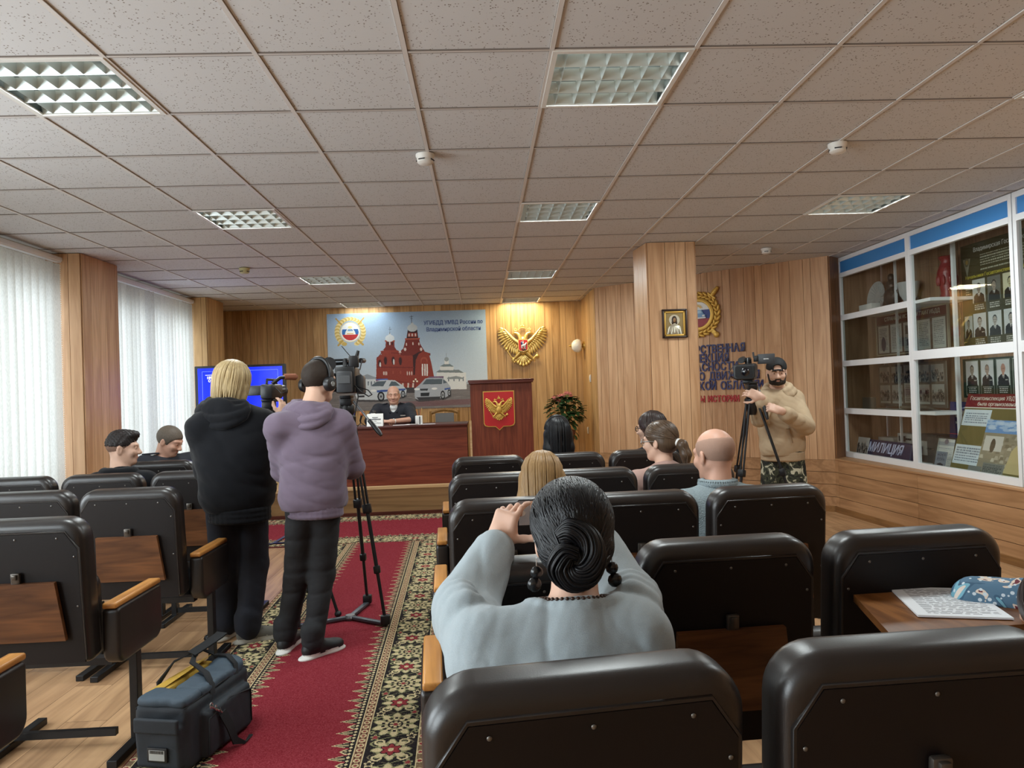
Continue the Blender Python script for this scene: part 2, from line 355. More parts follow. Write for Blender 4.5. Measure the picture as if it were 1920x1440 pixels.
# left wall: masonry below and above the windows
M_mason = mat('window_wall_paint', (214, 208, 196), 0.7)
mb = MB()
mb.box((-4.0, 3.5, 0.35), (0.16, 13.8, 0.7)); mb.box((-4.0, 3.5, 2.72), (0.16, 13.8, 0.30))
for a, b in [(-3.3, -1.9), (0.75, 1.4), (3.75, 4.4), (6.75, 7.4), (9.77, 10.37)]: mb.box((-4.0, (a+b)/2, 1.64), (0.16, b-a, 1.88))
mb.build('wall_left', M_mason, None, 0, kind='structure')
for k, (a, b) in enumerate(BAYS):
    mb = MB(); zc = 1.635
    for y in (a+0.03, b-0.03): mb.box((-3.99, y, zc), (0.07, 0.06, 1.87))
    for z in (0.73, 2.54): mb.box((-3.99, (a+b)/2, z), (0.07, b-a, 0.06))
    for f in (1/3, 2/3): mb.box((-3.99, a+(b-a)*f, zc), (0.06, 0.07, 1.8))
    w = mb.build(f'window_{k+1}', M_white, None, 0, kind='structure')
    MB().box((-3.885, (a+b)/2, 0.715), (0.09, b-a-0.01, 0.03)).build('window_sill', M_white, w, 0)

# wood-clad pillars between the window bays and the free-standing column
def pillar(label, pts, m, group=None, loc=None):
    o = thing('wood_pillar', label, 'pillar', loc or (sum(p[0] for p in pts)/len(pts), sum(p[1] for p in pts)/len(pts), 0), 0, group)
    mb = MB(); mb.prism([(p[0], p[1]) for p in pts], 0, CEIL, m=1); n = len(pts); r = random.Random(int(pts[0][1]*10))
    for i in range(n):
        a, b = Vector((*pts[i], 0)), Vector((*pts[(i+1) % n], 0)); d = b-a; Ln = d.length; d.normalize(); nn = Vector((d.y, -d.x, 0)); X = frame(a, d, nn, (0, 0, 1)); x = 0
        while x < Ln-0.003:
            w = min(r.choice((0.1, 0.14, 0.17)), Ln-x)
            if Ln-x-w < 0.05: w = Ln-x
            mb.box((x+w/2, 0.006, CEIL/2), (w-0.004, 0.012, CEIL), X=X); x += w
    mb.build('cladding', [m, M_gap], o, 0); return o
for (a, b), lab in zip([(6.75, 7.4), (9.77, 10.37)], ['wide wood clad wall pillar between the two windows with blinds', 'narrow wood clad wall pillar between the far window and the dark front corner']):
    pillar(lab, [(-3.91, a), (-3.605, a), (-3.605, b), (-3.91, b)], M_front if b > 9.9 else M_wall)
pillar('free-standing wood clad column in front of the angled wall', [(1.64, 6.95), (2.10, 6.95), (2.10, 7.35), (1.60, 7.35)], M_wall)

# vertical blinds
M_slat = bpy.data.materials.new('blind_fabric'); M_slat.use_nodes = True; nt = M_slat.node_tree; N = nt.nodes.new; L = nt.links.new
b_ = nt.nodes['Principled BSDF']; tr = N('ShaderNodeBsdfTranslucent'); ms = N('ShaderNodeMixShader'); ms.inputs[0].default_value = 0.52
tc = N('ShaderNodeTexCoord'); mp = N('ShaderNodeMapping'); mp.inputs['Scale'].default_value = (150, 150, 30); nz = N('ShaderNodeTexNoise'); nz.inputs['Scale'].default_value = 1.6; nz.inputs['Detail'].default_value = 3
rp = N('ShaderNodeValToRGB'); rp.color_ramp.elements[0].position = 0.35; rp.color_ramp.elements[0].color = srgb(220, 220, 214); rp.color_ramp.elements[1].position = 0.6; rp.color_ramp.elements[1].color = srgb(238, 238, 232)
L(tc.outputs['Object'], mp.inputs['Vector']); L(mp.outputs[0], nz.inputs['Vector']); L(nz.outputs['Fac'], rp.inputs['Fac']); gi = N('ShaderNodeNewGeometry'); mr = N('ShaderNodeMapRange'); mr.inputs['To Min'].default_value = 0.80; mr.inputs['To Max'].default_value = 1.0; hs = N('ShaderNodeHueSaturation'); L(gi.outputs['Random Per Island'], mr.inputs['Value']); L(mr.outputs[0], hs.inputs['Value']); L(rp.outputs['Color'], hs.inputs['Color']); L(hs.outputs[0], tr.inputs['Color']); L(hs.outputs[0], b_.inputs['Base Color'])
b_.inputs['Roughness'].default_value = 0.8; L(b_.outputs[0], ms.inputs[1]); L(tr.outputs[0], ms.inputs[2]); L(ms.outputs[0], nt.nodes['Material Output'].inputs['Surface'])
M_chain = mat('bead_chain_white', (226, 222, 212), 0.5)
for k, (a, b) in list(enumerate(BAYS))[2:]:
    lab = ['white vertical blinds of the window bay behind the camera', 'white vertical blinds of the second window bay, outside the frame', 'tall white vertical blinds left of the wide wood pillar', 'white vertical blinds between the two wood pillars, one slat turned open'][k]
    t = thing('vertical_blind', lab, 'blinds', (-3.79, (a+b)/2, 0.25))
    MB().box((-3.79, (a+b)/2, CEIL-0.06), (0.05, b-a-0.03, 0.045), 0.004).box((-3.76, (a+b)/2, CEIL-0.055), (0.012, b-a-0.03, 0.035), 0.003).build('headrail', M_alu, t, 30)
    mb = MB(); y = a+0.06; r = random.Random(k+5); i = 0
    while y < b-0.05:
        ang = math.radians(24+r.uniform(-6, 6)); 
        if k == 3 and abs(y-8.45) < 0.09: ang = math.radians(70)
        R = []
        for q in range(7):
            f = q/6-0.5; xx = -3.79+math.sin(ang)*f*0.127+0.010*(1-4*f*f); yy = y+math.cos(ang)*f*0.127
            R.append([(xx, yy, CEIL-0.10), (xx+r.uniform(-.004, .004), yy, 1.6), (xx+r.uniform(-.006, .006), yy+r.uniform(-.006, .006), 0.25)])
        mb.rings(R, caps=False, closed=False); y += 0.104; i += 1
    mb.build('slats', M_slat, t, 60)
    mb = MB()
    for z in np.arange(0.8, CEIL-0.1, 0.02): mb.ell((-3.765, b-0.035, z), (0.004, 0.004, 0.005), 5, k=4)
    mb.build('bead_chain', M_chain, t, 60)

# ceiling luminaires: recessed tray, four tubes, louvre of crossing blades
M_blade = mat('louvre_aluminium', (214, 222, 220), 0.35, metal=0.6)
M_tray = mat('luminaire_tray', (120, 126, 126), 0.4)
M_tube = mat('fluorescent_tube', (240, 250, 244), 0.4, emit=(0.86, 1.0, 0.93, 0.9))
M_tubew = mat('fluorescent_tube_warm', (250, 240, 210), 0.4, emit=(1.0, 0.85, 0.50, 1.0))
M_tubed = mat('fluorescent_tube_unlit', (225, 228, 225), 0.4, emit=(0.9, 0.95, 1.0, 0.25))
names = {(1, 0): 'nearest recessed ceiling light right of centre, square louvre', (-3, 0): 'nearest recessed ceiling light at the left edge, square louvre', (5, 0): 'recessed ceiling light cut off by the right edge', (1, 4): 'second recessed ceiling light of the row right of centre',
         (-3, 4): 'recessed ceiling light left of centre showing blue side reflections', (5, 4): 'recessed ceiling light before the tall display cases', (1, 9): 'third recessed ceiling light of the row right of centre', (-3, 9): 'third recessed ceiling light of the left row, in front of the mural',
         (1, 13): 'last recessed ceiling light over the golden eagle', (-3, 13): 'last recessed ceiling light of the left row, close above the mural'}
for (i, j) in LIGHT_CELLS:
    x, y = GX0+T6*i+0.3, GY0+T6*j+0.3
    t = thing('ceiling_light', names[(i, j)], 'ceiling light', (x, y, CEIL), 0, 'recessed louvre ceiling lights')
    mb = MB()
    for s in (-1, 1):
        mb.box((x+s*0.285, y, CEIL+0.002), (0.022, 0.592, 0.012)); mb.box((x, y+s*0.285, CEIL+0.002), (0.548, 0.022, 0.012))
    mb.build('frame', M_white, t, 0)
    mb = MB()
    for s in (-1, 1):
        mb.box((x+s*0.292, y, CEIL+0.055), (0.006, 0.585, 0.10)); mb.box((x, y+s*0.292, CEIL+0.055), (0.585, 0.006, 0.10))
    mb.box((x, y, CEIL+0.108), (0.585, 0.585, 0.006)); mb.build('tray', M_tray, t, 0)
    warm = j == 13
    lit = not (i == 5 and j == 4)
    for q in range(4):
        MB().tube([(x-0.27, y-0.2075+0.138*q, CEIL+0.07), (x+0.27, y-0.2075+0.138*q, CEIL+0.07)], 0.013, 8).build('tube', M_tubew if warm else M_tube, t, 60)
    mb = MB()
    for q in range(5):                                   # long V-shaped reflectors between the tubes
        yy = y-0.276+0.138*q
        mb.raw([(x-0.274, yy-0.018, CEIL+0.050), (x+0.274, yy-0.018, CEIL+0.050), (x+0.274, yy, CEIL+0.002), (x-0.274, yy, CEIL+0.002), (x+0.274, yy+0.018, CEIL+0.050), (x-0.274, yy+0.018, CEIL+0.050)], [(0, 1, 2, 3), (3, 2, 4, 5)])
    for q in range(4):
        for p in range(6):                               # short cross blades
            xx = x-0.228+0.0912*p; yy = y-0.207+0.138*q
            mb.raw([(xx-0.010, yy-0.055, CEIL+0.048), (xx-0.010, yy+0.055, CEIL+0.048), (xx, yy+0.067, CEIL+0.004), (xx, yy-0.067, CEIL+0.004), (xx+0.010, yy+0.055, CEIL+0.048), (xx+0.010, yy-0.055, CEIL+0.048)], [(0, 1, 2, 3), (3, 2, 4, 5)])
    mb.build('louvre', M_blade, t, 0)
    for q in range(4): area_lamp('tube_light', (x, y-0.2075+0.138*q, CEIL+0.0015), (0, 0, 0), 0.53, 0.028, LAMP_POWER/4*(0.75 if warm and i == 1 else 0.22 if warm else 1.0), (1.0, 0.86, 0.55) if warm and i == 1 else (0.92, 1.0, 1.0))
M_det = mat('detector_plastic', (226, 222, 214), 0.5); M_deto = mat('detector_plastic_aged', (196, 190, 140), 0.5); M_blk = mat('black_plastic', (22, 22, 24), 0.4)
for (x, y), m, lab in zip([(-0.282, 4.22), (2.141, 4.18), (-2.443, 7.72), (2.994, 7.4)], [M_det, M_det, M_deto, M_det],
        ['white smoke detector left of the centre ceiling line', 'white smoke detector on the right part of the ceiling', 'yellowed smoke detector near the windows', 'small white smoke detector near the angled wall']):
    t = thing('smoke_detector', lab, 'smoke detector', (x, y, CEIL), 0, 'ceiling smoke detectors')
    X = Matrix.Translation((x, y, CEIL)) @ Matrix.Rotation(math.pi, 4, 'X')
    MB(X).lathe([(0.055, 0), (0.055, 0.012), (0.05, 0.018), (0.048, 0.03)], 20).build('base', m, t, 40)
    MB(X).lathe([(0.047, 0.03), (0.047, 0.046), (0.036, 0.055), (0.012, 0.058)], 20).build('sensor_cap', m, t, 40)
    for q in range(4):
        MB(X).box((0.0475, 0, 0.036), (0.004, 0.04, 0.006), X=rotz(q*math.pi/2+0.4)).build('vent_slot', M_blk, t, 0)
# ================================================================== carpets
M_carpet = painted('woven_carpet', 0.95, 0.05, bump=(900, 0.3, 0.004))
def carpet_pattern(u, v, w):
    """u: distance from the nearer long edge, v: running length, arrays in metres -> rgb; floral bands around a red field"""
    RED, DK, BE, GR, RU = np.array((126, 44, 52)), np.array((40, 36, 36)), np.array((196, 178, 138)), np.array((112, 116, 84)), np.array((138, 54, 58))
    a = np.zeros(u.shape+(3,)); a[:] = RED
    def put(mask, c): a[mask] = c
    E0, E1, E2 = 0.250, 0.292, 0.318                     # floral band ends, guard stripe ends, pointed fringe starts
    put(u < E2, DK)
    s = np.abs(((v/0.056) % 1)-0.5)*2; big = (np.floor(v/0.056) % 2); tip = E2+(0.034+0.040*big)*(1-s)
    put((u >= E2) & (u < tip-0.008), DK); put((u >= E2) & (u >= tip-0.009) & (u < tip+0.002) & (s < 0.8), BE); put((u >= E2+0.004) & (u < tip-0.018) & (s < 0.25), np.array((150, 136, 104)))
    put((u > E1+0.004) & (u < E2) & (np.sin(v*2*np.pi/0.028)+np.sin(u*330) > 0.5), BE)
    g = (u > E0) & (u < E1); put(g, np.array((124, 92, 72))); um = (E0+E1)/2
    put((u > E0) & (u < E0+0.005) | (u > E1-0.005) & (u < E1), BE); put((u > E0+0.007) & (u < E0+0.010) | (u > E1-0.010) & (u < E1-0.007), np.array((70, 40, 36)))
    ph = (v/0.042) % 1-0.5; rr = np.hypot(ph*0.042, u-um); put((np.abs(rr-0.0115) < 0.0032) & g, BE); put(g & (rr < 0.005), RED)
    K = 1.75; vv = v/K; P = 0.26; ph = ((vv/P) % 1-0.5)*P; uu = (u-0.142)/K; r = np.hypot(ph, uu*1.15); th = np.arctan2(uu*1.15, ph); band = (u > 0.034) & (u < E0-0.002); OL = np.array((138, 134, 98))
    put(band & (np.abs(uu-0.050*np.sin(vv*2*np.pi/0.13)) < 0.0028), OL); put(band & (np.abs(uu+0.050*np.sin(vv*2*np.pi/0.13)) < 0.0022), np.array((106, 96, 76)))
    put(band & (r < 0.060+0.009*np.cos(10*th)), OL); put(band & (r < 0.055+0.009*np.cos(10*th)) & (np.cos(10*th) > -0.45), BE)
    put(band & (np.abs(r-0.036) < 0.005) & (np.cos(14*th) > -0.2), DK); put(band & (r < 0.022), DK); put(band & (r < 0.017) & (np.cos(6*th) > -0.5), BE); put(band & (r < 0.007), RU)
    p2 = (((vv/P)+0.5) % 1-0.5)*P; r2 = np.hypot(p2, uu*1.1); t2 = np.arctan2(uu*1.1, p2)
    put(band & (r2 < 0.046+0.008*np.cos(8*t2)), OL); put(band & (r2 < 0.041+0.008*np.cos(8*t2)) & (np.cos(8*t2) > -0.5), BE); put(band & (r2 < 0.026+0.005*np.cos(6*t2)), DK); put(band & (r2 < 0.022+0.005*np.cos(6*t2)), RU); put(band & (r2 < 0.008), BE)
    for sy in (-1, 1):
        for sx in (-1, 1):
            q = np.hypot((ph-sx*0.066), (uu-sy*0.044)*1.3); tq = np.arctan2((uu-sy*0.044), ph-sx*0.066); put(band & (q < 0.013+0.004*np.cos(5*tq)), BE if sx*sy > 0 else OL); put(band & (q < 0.008+0.002*np.cos(5*tq)), RU if sx*sy < 0 else DK)
            q = np.hypot((ph-sx*0.092), (uu-sy*0.030)); put(band & (np.abs(q-0.011) < 0.0028), BE); q = np.hypot((ph-sx*0.040), (uu-sy*0.055)*1.6); put(band & (q < 0.010) & (q > 0.004), OL)
    o = u < 0.034; put(o, np.array((118, 96, 74))); ph = (v/0.07) % 1-0.5; rr = np.hypot(ph*0.07, u-0.019)
    put(o & (rr < 0.016), BE); put(o & (rr < 0.009), RU); put(o & (u < 0.006), np.array((96, 34, 40))); put((u > 0.030) & (u < 0.034), BE)
    n = np.random.default_rng(1).normal(0, 7, u.shape+(1,)); return np.clip(a+n, 0, 255)/255
def carpet(name, label, x0, x1, y0, y1, res, along, skew, z, shift=0.0):
    nx, ny = int((x1-x0)/res), int((y1-y0)/res)
    X, Y = np.meshgrid((np.arange(nx)+0.5)/nx*(x1-x0), (1-(np.arange(ny)+0.5)/ny)*(y1-y0))
    if along == 'Y': img = carpet_pattern(np.minimum(X, (x1-x0)-X), Y, x1-x0)
    else: img = carpet_pattern(np.minimum(Y, (y1-y0)-Y), X, y1-y0)
    S = Matrix(((1, skew, 0, x0+shift), (0, 1, 0, y0), (0, 0, 1, z), (0, 0, 0, 1)))
    t = thing(name, label, 'carpet', (x0, y0, 0)); print_sheet('pile', img, S, x1-x0, y1-y0, M_carpet, t)
    mb = MB(S); w, h = x1-x0, y1-y0
    mb.box((w/2, h/2, -z/2-0.0006), (w, h, z-0.0008)); mb.build('backing', mat('carpet_backing', (92, 34, 40), 0.95), t, 0); return t
carpet('runner_carpet', 'long red runner carpet with floral borders down the aisle between the seats', -1.511, -0.301, 1.2, 7.29, 0.0045, 'Y', -0.033, 0.012, 0.08)
carpet('cross_carpet', 'red carpet with floral borders lying crosswise along the foot of the platform', -3.0, 1.45, 7.30, 8.95, 0.008, 'X', 0.0, 0.012)

# ================================================================== auditorium seats
M_leath = mat('brown_black_leatherette', (33, 28, 26), 0.34, spec=0.55, bump=(420, 0.15, 0.001), vary=(6, 0.25))
M_panel = mat('seat_back_panel', (19, 13, 12), 0.5, spec=0.3, vary=(3, 0.2))
M_desk = wood('dark_veneer_desk', (66, 38, 20), (118, 74, 42), 'X', 1.2, 0.4, 0.1)
M_cap = wood('armrest_wood', (150, 96, 44), (206, 146, 78), 'Y', 1.2, 0.35, 0.1)
M_iron = mat('black_steel', (20, 20, 22), 0.42, metal=0.2)
M_screw = mat('steel_screw', (120, 118, 114), 0.4, metal=0.8)
HING = 0.44
def make_seat(name, label, loc, rz=0.0, arms=(), desk='folded', tilt=0.0, up=False, group='upholstered auditorium seats'):
    t = thing(name, label, 'auditorium seat', loc, rz, group); Wt = W(t)
    rec = Matrix.Rotation(math.radians(5.0+tilt), 4, 'X')
    bk = MB(Matrix.Translation((0, 0.0, 0))).slab(0.515, 0.585, 0.105, 0.085, 0.03, 0.034, nc=8, ne=5)
    b = bk.build('backrest', M_leath, None, 60); b.parent = t; b.location = (0, 0.0, HING); b.rotation_euler = (math.radians(5.0+tilt), 0, 0)
    WM[b.name] = Wt @ Matrix.Translation((0, 0, HING)) @ rec
    def sub(mb, nm, m, sm=30): o = mb.build(nm, m, None, sm); o.parent = b; return o
    o2 = [(-0.235, 0.01), (0.235, 0.01), (0.235, 0.47), (0.19, 0.535), (-0.19, 0.535), (-0.235, 0.47)]
    Xp = frame((0, -0.050, 0), (1, 0, 0), (0, 0, 1), (0, -1, 0))
    sub(MB(Xp).prism(o2, 0, 0.007), 'back_panel', M_panel, 0)
    pip = MB().tube([(-0.238, -0.0515, 0.02), (-0.238, -0.0515, 0.472), (-0.192, -0.0515, 0.539), (0.192, -0.0515, 0.539), (0.238, -0.0515, 0.472), (0.238, -0.0515, 0.02)], 0.0055, 6); sub(pip, 'piping', M_leath, 60)
    for sx, sz in ((-0.16, 0.515), (0.0, 0.515), (0.16, 0.515), (-0.222, 0.44), (0.222, 0.44), (-0.222, 0.24), (0.222, 0.24)):
        sub(MB().ell((sx, -0.058, sz), (0.0042, 0.002, 0.0042), 8), 'screw', M_screw, 60)
    if desk == 'folded':
        Xd = frame((0, -0.062, 0), (1, 0, 0), (0, 0, 1), (0, -1, 0))
        sub(MB(Xd).prism([(-0.168, 0.11), (0.178, 0.11), (0.150, 0.345), (-0.160, 0.345)], 0, 0.018), 'fold_down_desk', M_desk, 0)
        mb = MB().box((0.0, -0.068, 0.362), (0.036, 0.016, 0.05), 0.006); mb.box((0.0, -0.078, 0.372), (0.02, 0.012, 0.022), 0.004); sub(mb, 'clasp', mat('clasp_metal', (90, 84, 78), 0.35, metal=0.7), 30)
    elif desk == 'clasp':
        mb = MB().box((0.0, -0.068, 0.392), (0.036, 0.016, 0.05), 0.006); mb.box((0.0, -0.078, 0.402), (0.02, 0.012, 0.022), 0.004); sub(mb, 'clasp', mat('clasp_metal', (90, 84, 78), 0.35, metal=0.7), 30)
    if up: MB(Wt @ Matrix.Translation((0, 0.118, 0.41)) @ Matrix.Rotation(math.radians(3), 4, 'X')).slab(0.42, 0.36, 0.09, 0.06, 0.03, 0.035).build('folded_seat', M_leath, t, 60)
    else:
        Xs = frame((0, 0.30, 0.40), (1, 0, 0), (0, 0, 1), (0, -1, 0))
        MB(Wt @ Xs @ Matrix.Rotation(math.radians(-90), 4, 'X') @ Matrix.Translation((0, 0, -0.23))).slab(0.50, 0.46, 0.11, 0.06, 0.03, 0.035).build('seat', M_leath, t, 60)
    for s in (-1, 1):
        armed = s in arms; xx = s*(0.305 if armed else 0.235)
        if armed:
            Xa = Wt @ frame((s*0.300, 0.21, 0.40), (0, 1, 0), (-1, 0, 0), (0, 0, 1))
            a = MB(Xa).slab(0.40, 0.235, 0.070, 0.02, 0.06, 0.014).build('armrest', M_leath, t, 60)
            MB(Xa).box((0.0, 0, 0.246), (0.415, 0.058, 0.024), 0.008, seg=3).build('armrest_cap', M_cap, a, 40)
        top = 0.42 if armed else 0.36
        lg = MB(Wt).box((xx, 0.20, top/2), (0.035, 0.045, top), 0.003).build('leg', M_iron, t, 0)
        MB(Wt).box((xx, 0.21, 0.016), (0.042, 0.46, 0.030), 0.003).build('foot_bar', M_iron, lg, 0)
    MB(Wt).box((0.0, 0.20, 0.055), (0.44, 0.025, 0.03)).build('stretcher', M_iron, t, 0)
    MB(Wt).box((0.0, 0.20, 0.365), (0.44, 0.05, 0.03)).build('seat_frame', M_iron, t, 0)
    return t
SEATS = {}
d2r = math.radians
for key, x, y, rz, arms, desk, tilt, lab in [
    ('A1', 0.140, 1.205, 7, (-1,), 'none', 0, 'nearest dark leatherette seat, the one the grey-sweatered woman sits in'),
    ('A2', 0.715, 1.255, 2.5, (), 'clasp', 0, 'big dark seat at the bottom right corner with a clasp on its back'),
    ('B1', 0.135, 2.06, 4, (-1,), 'none', 6, 'dark seat directly in front of the grey-sweatered woman, leaning back lower than its row'),
    ('B2', 0.672, 2.11, 3, (), 'folded', 0, 'dark seat with folded wooden desk right of the photographing woman'),
    ('B3', 1.228, 2.12, 3, (1,), 'none', 0, 'dark seat whose opened desk carries the printed sheets'),
    ('C1', 0.10, 3.06, 3, (-1,), 'folded', 0, 'aisle seat of the third row on the right, hidden partly by raised phone'),
    ('C2', 0.635, 3.09, 3, (), 'folded', 0, 'third-row seat between raised phone and the bald man'),
    ('C3', 1.195, 3.12, 4, (1,), 'folded', 0, 'dark seat in which the bald man in the knitted sweater sits'),
    ('D1', 0.055, 4.02, 3, (-1,), 'folded', 0, 'aisle seat of the fourth row on the right, before the light brown hair'),
    ('D2', 0.585, 4.06, 3, (), 'folded', 0, 'fourth-row seat in the middle, right of the light brown hair'),
    ('D3', 1.145, 4.10, 3, (1,), 'folded', 0, 'dark seat in which the ponytailed woman sits'),
    ('E1', 0.03, 5.08, 3, (-1,), 'folded', 0, 'frontmost aisle seat on the right, empty, in front of the lectern'),
    ('E2', 0.585, 5.12, 3, (), 'folded', 0, 'frontmost seat in which the long-haired woman with headband sits'),
    ('E3', 1.135, 5.16, 3, (1,), 'folded', 0, 'frontmost seat beside the column, behind it the dark-haired woman with glasses'),
    ('LA', -1.86, 2.06, 0, (1,), 'folded', 0, 'dark seat at the bottom left corner of which only the armrest shows'),
    ('LB', -1.845, 3.03, 0, (1,), 'folded', 0, 'dark aisle seat with folded wooden desk left of the equipment bag'),
    ('LC', -1.865, 3.97, 0, (1,), 'folded', 0, 'dark aisle seat with folded wooden desk behind the blonde camerawoman'),
    ('LC2', -2.425, 4.0, 0, (), 'folded', 0, 'dark seat at the left edge one row behind the two seated men'),
    ('LD', -1.90, 4.86, 0, (1,), 'folded', 0, 'dark aisle seat in front of the bending officer, partly behind the blonde camerawoman'),
    ('LD2', -2.46, 4.86, 0, (), 'folded', 0, 'dark seat in which the short-haired young man sits'),
    ('LD3', -3.02, 4.86, 0, (), 'folded', 0, 'dark seat at the left edge beneath the blinds'),
    ('LE', -2.5, 5.80, 0, (1,), 'folded', 0, 'frontmost left seat in which the bending officer sits'),
    ]:
    SEATS[key] = make_seat('auditorium_seat', lab, (x, y, 0), d2r(rz), arms, desk, tilt, key in ('B1', 'B2', 'C2', 'D2', 'E1', 'LA', 'LB', 'LC', 'LC2', 'LD', 'LD3'))
# opened desk on the back of B3 with printed sheets
t = SEATS['B3']; Wb = W(t)
DESK = Wb @ frame((-0.005, -0.058, 0.855), (1, 0, 0), (0, 1, -0.03), (0, 0.03, 1))
MB(DESK).prism([(-0.19, 0.0), (-0.315, -0.38), (0.315, -0.38), (0.19, 0.0)], -0.02, 0.0).build('opened_desk', wood('opened_desk_veneer', (92, 54, 24), (150, 98, 52), 'Y', 1.2, 0.4, 0.1), t, 0)
for s in (-1, 1): MB(DESK).bar((s*0.12, -0.02, -0.02), (s*0.12, 0.004, -0.12), 0.012, m=0).build('desk_bracket', M_iron, t, 0)
# ================================================================== platform, desk, lectern and everything on the front wall
M_step = wood('platform_front_wood', (112, 82, 50), (152, 118, 78), 'X', 0.8, 0.5, 0.1)
M_edge = wood('platform_edge_wood', (186, 150, 104), (216, 184, 140), 'X', 0.8, 0.45, 0.05)
M_mahog = wood('mahogany_laminate', (96, 42, 28), (138, 70, 48), 'X', 1.6, 0.38, 0.05)
M_mahogV = wood('mahogany_laminate_upright', (96, 44, 30), (136, 70, 48), 'Z', 1.6, 0.38, 0.05)
M_mdark = wood('mahogany_edge', (62, 26, 20), (92, 42, 32), 'X', 1.6, 0.35, 0.05)
M_gold = mat('polished_gold', (236, 206, 128), 0.34, metal=0.8, bump=(60, 0.1, 0.003))
M_goldp = mat('gold_paint', (214, 172, 84), 0.42, metal=0.5)
M_red = mat('shield_red', (186, 30, 34), 0.4)
DZ, DY = 0.362, 8.985
mb = MB(); mb.box((-1.19, (DY+11.36)/2, DZ/2-0.02), (5.5, 11.36-DY, DZ-0.04)); mb.build('floor_platform', M_step, None, 0, kind='structure')
MB().box((-1.19, (DY+11.36)/2, DZ-0.02), (5.52, 11.36-DY+0.02, 0.04), 0.004).build('floor_platform_top', M_edge, None, 0, kind='structure')
MB().box((-1.19, DY-0.012, 0.025), (5.5, 0.02, 0.05)).build('baseboard_platform', M_mdark, None, 0, kind='structure')

t = thing('presidium_desk', 'long mahogany desk on the platform with the officer sitting behind it', 'desk', (-0.98, 9.05, DZ))
MB().box((-0.98, 9.04, DZ+0.35), (1.56, 0.02, 0.70)).build('front_panel', M_mahog, t, 0)
MB().box((-0.985, 9.33, DZ+0.718), (1.59, 0.68, 0.032), 0.004).build('desk_top', M_mdark, t, 30)
for x in (-1.75, -0.21): MB().box((x, 9.36, DZ+0.35), (0.022, 0.60, 0.70)).build('side_panel', M_mahogV, t, 0)
TOP = DZ+0.734

t = thing('lectern', 'tall mahogany lectern with a red coat of arms shield on its front', 'lectern', (0.235, 9.3, DZ))
LX, LY = 0.24, 9.06
MB().box((LX, LY, DZ+0.62), (0.76, 0.022, 1.24)).build('front_panel', M_mahogV, t, 0)
for s in (-1, 1): MB().box((LX+s*0.375, LY+0.24, DZ+0.60), (0.022, 0.46, 1.20)).build('side_panel', M_mahogV, t, 0)
MB().box((LX, LY+0.20, DZ+1.225), (0.80, 0.50, 0.024), 0.004).build('lectern_top', M_mdark, t, 30)
MB().box((LX, LY-0.032, DZ+1.248), (0.82, 0.03, 0.028), 0.006).build('lip', M_mdark, t, 30)
MB().box((LX, LY+0.25, DZ+0.75), (0.72, 0.40, 0.02)).build('shelf', M_mahog, t, 0)
MB().box((-0.154, LY+0.0, DZ+0.45), (0.026, 0.03, 0.62), 0.002).build('pale_side_post', M_edge, t, 0)

